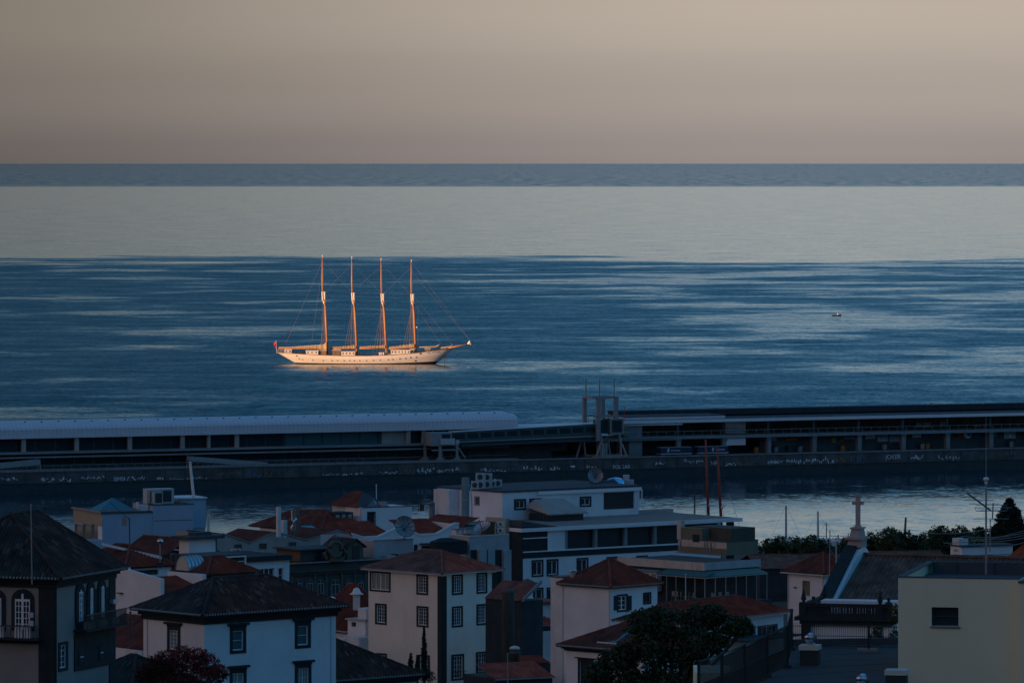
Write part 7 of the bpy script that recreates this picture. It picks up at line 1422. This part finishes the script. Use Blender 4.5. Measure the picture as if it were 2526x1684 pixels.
# ---- blue flat-roofed building by the harbour
h = House('blue_flat_building', 'flat-roofed building with glazed corner pavilion by the harbour, left', 'building', A(785,0)[0], 889.0, 24, 3.0)
zw = h.fr.zt(0, A(0,268)[1]); Lv = h.va(A(566,240)); u1 = h.ua(A(1170,300)); V = Vol(h, 0, u1, 0, Lv, 3.0, zw, 'white_blue'); 
V.win('L', A(578,352), A(638,462), sw=.06, trim='metal_dark', nx=1, ny=1, sash=None, pane='glass_sunset_tint'); V.win('L', A(642,352), A(703,462), sw=.06, trim='metal_dark', nx=1, ny=1, sash=None, pane='glass_sunset_tint'); V.win('L', A(708,352), A(758,460), sw=.06, trim='metal_dark', nx=1, ny=1, sash=None, pane='glass_sunset_tint'); V.done()
zb_ = h.zL(A(680,345)); h.box((-.06,.0,zb_),(-.003,Lv,zw-.05),'tan_panel','tan_wall'); h.box((-.3,-.2,zw+.003),(u1,Lv+.2,zw+.18),'roof','roof_dark'); h.box((-.35,-.1,zw+.02),(-.301,Lv+.2,zw+.35),'roof_edge','metal_grey')
ul = h.ua(A(662,480)); zl_ = h.zR(A(700,472)); h.box((ul,-.02,3.0),(.001,2.5,zl_),'lower_wing','white_blue'); p = h.va(A(770,420)); h.box((-.07,-.05,zl_+.02),(-.003,p*2,zb_-.1),'white_pier','white_clean')
u2 = h.ua(A(1482,300)); zt_ = h.zR(A(1300,203)); h.box((u1+.003,-.1,3.0),(u2,9,zt_),'tall_block','white_blue'); h.box((u1-.1,-.15,zt_+.003),(u2+.1,9.1,zt_+.12),'tall_roof','roof_dark'); zs_ = h.zR(A(1300,322)); h.box((u1+.1,-.13,zs_),(u2-.05,-.103,zs_+.08),'ledge','metal_dark')
u3, zt3 = h.fr.R(*A(1580,150), 4.0); u2b = h.fr.R(*A(1385,150), 4.0)[0]; h.box((u2b,4.0,zt_-4.0),(u3,9.5,zt3),'stair_tower','white_blue'); h.box((u2b-.9,3.6,zt3+.003),(u3+.1,9.8,zt3+.2),'tower_roof','white_clean'); h.box((u2+.1,4.2,3.0),(u3-.05,9.2,zt_-4.003),'tower_base','grey_plaster')
m = MB(); c_ = h.fr.R(*A(870,240), 4.0)[0]; m.add([(c_-3.2,1.5,zw+.2),(c_+3.0,1.5,zw+.2),(c_+3.0,7,zw+.2),(c_-3.2,7,zw+.2),(c_-.1,4.2,zw+2.2)],[(0,1,4),(1,2,4),(2,3,4),(3,0,4)]); h.add(m,'pyramid_skylight','glass_skylight'); h.box((c_-3.3,1.4,zw+.19),(c_+3.1,1.5,zw+.5),'skylight_kerb','metal_grey')
p,q_,c,d = h.rect('R', A(1085,200), A(1140,258), 1.5); h.box((p,1.5,zw+.18),(q_,2.5,d),'roof_cabinet','white_clean'); h.box((p-.7,1.7,zw+.18),(p-.35,2.1,d+.4),'roof_pipe','white_clean'); h.box((q_+.05,1.4,zw+.18),(q_+.5,2.3,d+.2),'roof_stack','metal_dark')
for (x0,x1,y0,y1,v_,nm,lab) in ((1128,1335,80,190,2.5,'cooling_unit','large pale cooling unit frame on the blue flat building'),(1183,1250,103,200,1.2,'cooling_unit','narrow pale cooling cabinet in front of the larger one')):
    a, z0 = h.fr.R(*A(x0,y1), v_); b, z1 = h.fr.R(*A(x1,y0), v_); w = h.fr.o + Vector((a*h.fr.ca - v_*h.fr.sa, a*h.fr.sa + v_*h.fr.ca, zt_+.12)); o = empty(nm, w, h.fr.a, lab, 'cooling unit', 'cooling units'); W_, H_ = b-a, z1-zt_-.12
    MB().box((0,0,0),(W_,1.8,H_)).build('casing','metal_light',o); n_ = 2 if W_ > 5 else 1
    for k in range(n_): MB().box((W_*(.12 if n_ == 1 else .08)+k*W_*.48,-.05,H_*(.45 if n_ == 2 else .12)),(W_*(.9 if n_ == 1 else .46)+k*W_*.46,-.003,H_*.92)).build('intake_grille','metal_dark',o)
    MB().box((-.05,-.05,H_+.003),(W_+.05,1.85,H_+.1)).build('lid','metal_light',o)
pole('flag_pole', 'leaning white flagpole on the blue flat building', 'pole', F1(1778,918), F1(1745,595), 896.0, .24, 'trim_white')
pole('white_pipe', 'white standpipe right of the blue flat building', 'pipe', A(1600,412), A(1598,255), 885.0, .24, 'metal_light')
o = thing_at('roof_aerial', 'small aerial on a stub mast before the blue wall', 'aerial', *A(998,560), 700.0); MB().tube([(0,0,-.5),(-.1,0,4.2)],.08,6).build('mast','metal_dark',o); m = MB(); m.tube([(-.1,0,4.0),(-2.4,0,6.0)],.04,5); m.build('boom','metal_dark',o); MB().box((-1.0,-.1,3.2),(-.4,.1,4.3)).build('panel','metal_grey',o)
# ---- long brown tiled sheds by the marina
for (lab, x0, x1, y0, Y, z_r) in (('long brown tiled roof behind the trees on the left of the church', -60, 660, 640, 830.0, 580),('long brown tiled roof right of the church cross', 740, 1420, 655, 800.0, 556)):
    h = House('tiled_shed', lab, 'shed', E(x0,0)[0], Y, 8, 3.0); zw = h.fr.zt(0, E(0,y0+55)[1]); Lu = h.ua(E(x1,y0+40)); zr = h.fr.R(*E((x0+x1)/2, z_r), 9)[1]; Vol(h, 0, Lu, 0, 16, 3.0, zw, 'dark_wall').done(); gable_roof(h, 0, Lu, 0, 16, zw+.1, zr, 'tiles_brown', along='u', w=.42, mid=9.0)
# ================================================================== trees, shrubs, moored boats, wires
def leaf_cloud(mb, c, r, n, size, squash=.85, shell=.55):
    """leaf-sized faces through a lumpy volume, gathered in sprigs"""
    c = Vector(c)
    for _ in range(max(1, n//7)):
        d = Vector((random.gauss(0,1), random.gauss(0,1), random.gauss(0,1))).normalized(); rr = r*(shell + (1.08-shell)*random.random()**.7)
        s = c + Vector((d.x*rr, d.y*rr, d.z*rr*squash))
        for _ in range(7):
            p = s + Vector((random.gauss(0,.16*r), random.gauss(0,.16*r), random.gauss(0,.12*r)))
            a = Vector((random.gauss(0,1), random.gauss(0,1), random.gauss(0,.6))).normalized()*size*random.uniform(.6,1.2); b = a.cross(Vector((random.gauss(0,1), random.gauss(0,1), random.gauss(0,1)))).normalized()*size*random.uniform(.35,.6)
            mb.add([p-a*.5, p+b*.5, p+a*.5, p-b*.5], [(0,1,2,3)])
def tree(name, label, cat, cv, lobes, Y, leaf, size, zg, n=900, dens=1.0, squash=.85, group=None, blossom=None, spread=.6, trunk=.16):
    s = F/Y*3.1108; pts = []
    for (x, y, r) in lobes:
        p = P(*cv(x, y), Y); p.y += random.uniform(-1, 1)*r/s*spread; pts.append((p, r/s))
    cx_ = sum(p.x for p, _ in pts)/len(pts); cy_ = sum(p.y for p, _ in pts)/len(pts)
    o = empty(name, (cx_, cy_, zg), 0, label, cat, group); base = Vector((cx_, cy_, zg))
    m = MB()
    for p, r in pts: leaf_cloud(m, p-base, r, int(n*dens), size, squash)
    m.build('crown', leaf, o)
    t = MB(); zlow = min(p.z for p, r in pts) - zg; fork = Vector((0,0,max(.5, zlow*.7))); R0 = trunk
    t.tube([(0,0,-.3), tuple(fork*.5), tuple(fork)], [R0*1.5, R0*1.1, R0], 8)
    for p, r in pts:
        q = p-base; mid = fork.lerp(q, .5) + Vector((random.uniform(-.2,.2), 0, .15*q.z*.2)); t.tube([tuple(fork), tuple(mid), tuple(q)], [R0*.7, R0*.4, R0*.12], 6)
        for _ in range(4):
            e = q + Vector((random.uniform(-1,1), random.uniform(-1,1), random.uniform(-.3,1)))*r*.8; t.tube([tuple(mid.lerp(q,.6)), tuple(e)], [R0*.18, R0*.05], 4)
    t.build('trunk', 'bark', o)
    if blossom:
        b = MB()
        for p, r in pts:
            for _ in range(int(90*dens)):
                d = Vector((random.gauss(0,1), random.gauss(0,1)-.4, abs(random.gauss(0,1))+.15)).normalized(); c = p-base + d*r*random.uniform(.92,1.12)
                for _ in range(4):
                    a = Vector((random.gauss(0,1), random.gauss(0,1), random.gauss(0,1))).normalized()*size*.55; bb = a.orthogonal().normalized()*size*.4; q = c + Vector((random.gauss(0,.06),random.gauss(0,.06),random.gauss(0,.06))); b.add([q-a*.5,q+bb*.5,q+a*.5,q-bb*.5],[(0,1,2,3)])
        b.build('blossom', blossom, o)
    return o
tree('broadleaf_tree', 'large dark spreading tree in front of the low red-roofed houses', 'tree', D, [(880,1120,120),(1010,1090,110),(1120,1130,130),(1330,1075,125),(1430,1040,90),(1480,1130,120),(1620,1130,90),(1680,1150,50),(930,1270,150),(1100,1290,160),(1290,1250,130),(1440,1260,100),(760,1360,110),(640,1400,90),(540,1480,90),(700,1500,130),(900,1450,170),(1110,1450,160),(1280,1400,110),(560,1580,110),(800,1600,150),(1020,1610,150)], 330.0, 'leaf_dark', .26, 32.0, n=1000, trunk=.28)
tree('flame_tree', 'round tree with red blossoms in front of the hipped house', 'tree', A, [(1190,1450,90),(1290,1410,95),(1400,1385,95),(1510,1395,95),(1600,1440,95),(1670,1500,80),(1260,1510,130),(1420,1480,140),(1570,1540,120),(1120,1530,80),(1350,1600,150)], 396.0, 'leaf_purple', .22, 26.0, n=650, blossom='petal_red', trunk=.2)
row = [(20,520,62),(95,512,60),(185,508,62),(270,520,55),(345,505,62),(430,520,55),(600,515,55),(665,500,55),(775,480,62),(830,500,60),(925,445,68),(985,450,60),(1060,470,66),(1120,490,60),(1215,480,62),(1300,440,66),(1345,430,60),(1410,470,55),(1480,425,55),(1540,450,55),(1615,425,50),(1660,440,50),(1700,480,50)]
for i in range(0, len(row)-1, 2):
    two = row[i:i+2] if i+3 < len(row) or True else row[i:]
    lob = [q for (x, y, r) in two for q in ((x, y-12, r), (x-32, y+35, r*1.2), (x+34, y+40, r*1.2), (x+10, y+90, r*1.1))]
    k = i//2
    tree('seaside_tree', ['leftmost of the row of seaside trees by the marina','second tree from the left in the seaside row','third tree from the left in the seaside row, under the tall grey boat mast','small seaside tree just left of the church cross','seaside tree just right of the church cross','tallest round seaside tree right of the cross','seaside tree left of the leaning broken mast','seaside tree left of the white rooftop house','seaside tree directly behind the white rooftop house chimney','sparse seaside tree left of the television aerial','seaside tree behind the television aerial'][k], 'tree', E, lob, 950.0+random.uniform(-8,8), 'leaf_green' if k % 2 else 'leaf_dark', .55, 2.6, n=330, group='seaside trees by the marina', trunk=.16, spread=.8)
tree('conifer', 'tall dark pointed conifer at the right edge', 'tree', E, [(1855,175,22),(1850,215,38),(1838,260,55),(1880,262,50),(1830,310,65),(1890,315,62),(1850,370,85),(1905,380,70),(1765,390,42),(1950,400,60),(1800,440,85),(1880,450,100),(1780,520,90),(1880,540,110),(1960,500,80),(1850,620,120)], 620.0, 'leaf_cypress', .38, 11.0, n=1500, trunk=.3)
def cypress(label, x, y0, y1, w, Y, zg):
    lob = []; k = int((y1-y0)/(w*1.1))+1
    for i in range(k): t = i/max(1,k-1); lob.append((x + random.uniform(-.12,.12)*w, y0 + (y1-y0)*t, w*(.42 + .75*min(1, t*2.2))))
    return tree('cypress', label, 'tree', C, lob, Y, 'leaf_cypress', .16, zg, n=260, group='slim cypresses', squash=1.25, trunk=.08, spread=.2)
cypress('tall slim cypress against the cream house', 455, 1150, 1520, 17, 520.0, 16.0)
cypress('short slim cypress left of the tall one', 352, 1345, 1520, 18, 516.0, 16.0); cypress('very thin cypress between the short and the tall one', 402, 1358, 1520, 13, 518.0, 16.0)
tree('garden_shrub', 'dark shrub at the foot of the slim cypresses', 'shrub', C, [(385,1490,45),(440,1500,50),(490,1520,45),(340,1530,40)], 515.0, 'leaf_cypress', .2, 16.0, n=420, trunk=.08)
tree('porch_shrub', 'leafy shrub at the right end of the white porch wall', 'shrub', E, [(845,1165,40),(830,1215,45),(870,1240,40),(815,1255,30)], 352.0, 'leaf_green', .14, 30.0, n=420, trunk=.06)
tree('climbing_shrub', 'leafy shrub squeezed between porch and yellow building', 'shrub', E, [(975,1000,42),(985,1060,48),(960,1085,35),(985,1200,50),(975,1260,45)], 352.0, 'leaf_green', .14, 30.0, n=420, trunk=.06)
# ---- boats
def hull_mesh(Lh, b, fb):
    m = MB(); n = 16
    for i in range(n+1):
        t = i/n; x = -Lh/2 + Lh*t; w = b*(max(.02, 1-max(0,(t-.45)/.55)**2.2))*(.75+.25*min(1,t*4)); zt = fb*(1+.35*t*t)
        m.v += [(x,-w*.3,-.5),(x,-w*.85,.1),(x,-w,zt),(x,w,zt),(x,w*.85,.1),(x,w*.3,-.5)]
        if i:
            for k in range(5): m.f.append(((i-1)*6+k, (i-1)*6+k+1, i*6+k+1, i*6+k))
    m.f += [tuple(range(6))]; m.f += [((i-1)*6+2, (i-1)*6+3, i*6+3, i*6+2) for i in range(1, n+1)]; return m
def yacht(label, top, Y, Lh, m_hull, lean=0.0, rm=.11, mm='metal_grey', boom=True):
    t = P(*top, Y); o = empty('moored_yacht', (t.x, Y, 0), R(25), label, 'boat', 'yachts moored in the marina')
    hull_mesh(Lh, Lh*.16, 1.0).build('hull', m_hull, o); MB().box((-Lh*.2,-Lh*.09,.95),(Lh*.12,Lh*.09,1.5)).build('cabin', 'trim_white', o)
    MB().tube([(0,0,.9),(lean,0,t.z)], [rm, rm*.7], 8).build('mast', mm, o)
    if boom: MB().tube([(0,0,1.9),(-Lh*.36,0,2.0)], .06, 6).build('boom', mm, o); MB().tube([(lean,0,t.z-.1),(Lh*.46,0,1.1)], .015, 4).build('forestay', 'metal_dark', o); MB().tube([(lean,0,t.z-.1),(-Lh*.46,0,1.1)], .015, 4).build('backstay', 'metal_dark', o)
    return o
yacht('yacht with the tallest grey mast, third in from the left trees', E(140,205), 1019.0, 7.5, 'hull_white', rm=.22); yacht('yacht whose pale mast stands above the trees left of the cross', E(385,250), 1019.0, 7.0, 'hull_white', rm=.24, mm='metal_light'); yacht('small yacht with thin short mast left of the cross', E(450,335), 1019.0, 5.5, 'hull_white', rm=.12); yacht('small yacht with stubby mast close left of the cross', E(540,430), 1019.0, 5.0, 'hull_white', rm=.18); yacht('small yacht with thin mast touching the cross pedestal', E(618,420), 1019.0, 5.0, 'hull_white', rm=.12); yacht('boat with thick leaning mast above the trees right of the cross', E(1048,297), 1019.0, 7.0, 'hull_white', lean=.3, rm=.26, mm='wood', boom=False)
b0 = P(1755.0, 1315.0, 1030.0); o = empty('red_schooner', (b0.x, 1030.0, 0), R(8), 'moored red boat with two tall red masts behind the hotel terrace', 'boat')
hull_mesh(14.0, 2.0, 1.9).build('hull', 'sign_red', o); MB().box((-3.5,-1.1,1.8),(.5,1.1,3.3)).build('deckhouse', 'trim_white', o); MB().box((-3.2,-1.13,2.4),(.2,-1.1,3.0)).build('window', 'glass_dark', o)
for (tx, ty, bx) in ((1740.5,1084.0,1747.0),(1769.5,1101.0,1778.0)):
    t = P(tx, ty, 1030.0) - Vector((b0.x, 1030.0, 0)); b_ = P(bx, 1262.0, 1030.0) - Vector((b0.x, 1030.0, 0)); d = (t-b_); ft = b_ - d*((b_.z-1.5)/d.z)
    m = MB(); m.tube([tuple(ft), tuple(b_.lerp(t,.5)), tuple(t)], [.30,.24,.16], 8); ms = m.build('mast', 'mast_red', o, smooth=True); q = ft.lerp(t,.62); m = MB(); m.box((q.x-.9,q.y-.06,q.z),(q.x+.9,q.y+.06,q.z+.12)); m.build('crosstree', 'metal_dark', ms); m = MB(); q = ft.lerp(t,.3); m.lathe((q.x+.25,q.y,q.z),[(.1,-.2),(.35,0),(.3,.3),(.1,.4)],8); m.build('radar','trim_white',ms)
    for dx in (-3.5, 3.5): m = MB(); m.tube([tuple(ft.lerp(t,.95)),(ft.x+dx,0,2.0)],.025,4); m.build('stay','metal_dark',ms)
pole('harbour_lamp', 'slim dark harbour light post left of the red masts', 'lamp post', D(1288,290), D(1284,55), 1015.0, .13, 'metal_dark')
# ---- overhead wires at the right edge
wires = empty('overhead_wires', P(*E(1480,420), 480.0), 0, 'bundle of thin overhead wires sagging across the right edge', 'wires'); wo = wires.location
for i, (x0,y0,x1,y1) in enumerate(((1170,412,1700,385),(1350,495,1966,400),(1480,440,1966,418),(1500,455,1990,430),(1560,470,1990,448),(1640,515,1990,482))):
    a, b = P(*E(x0,y0), 480.0), P(*E(x1,y1), 480.0); m = MB(); m.tube([tuple(a.lerp(b,t)-wo-Vector((0,0,.25*4*t*(1-t)))) for t in (0,.25,.5,.75,1)], .03, 5); m.build('wire', 'metal_grey', wires)
pole('aerial_pole', 'thin grey pole with side arm left of the conifer', 'pole', E(1705,560), E(1707,320), 485.0, .05)
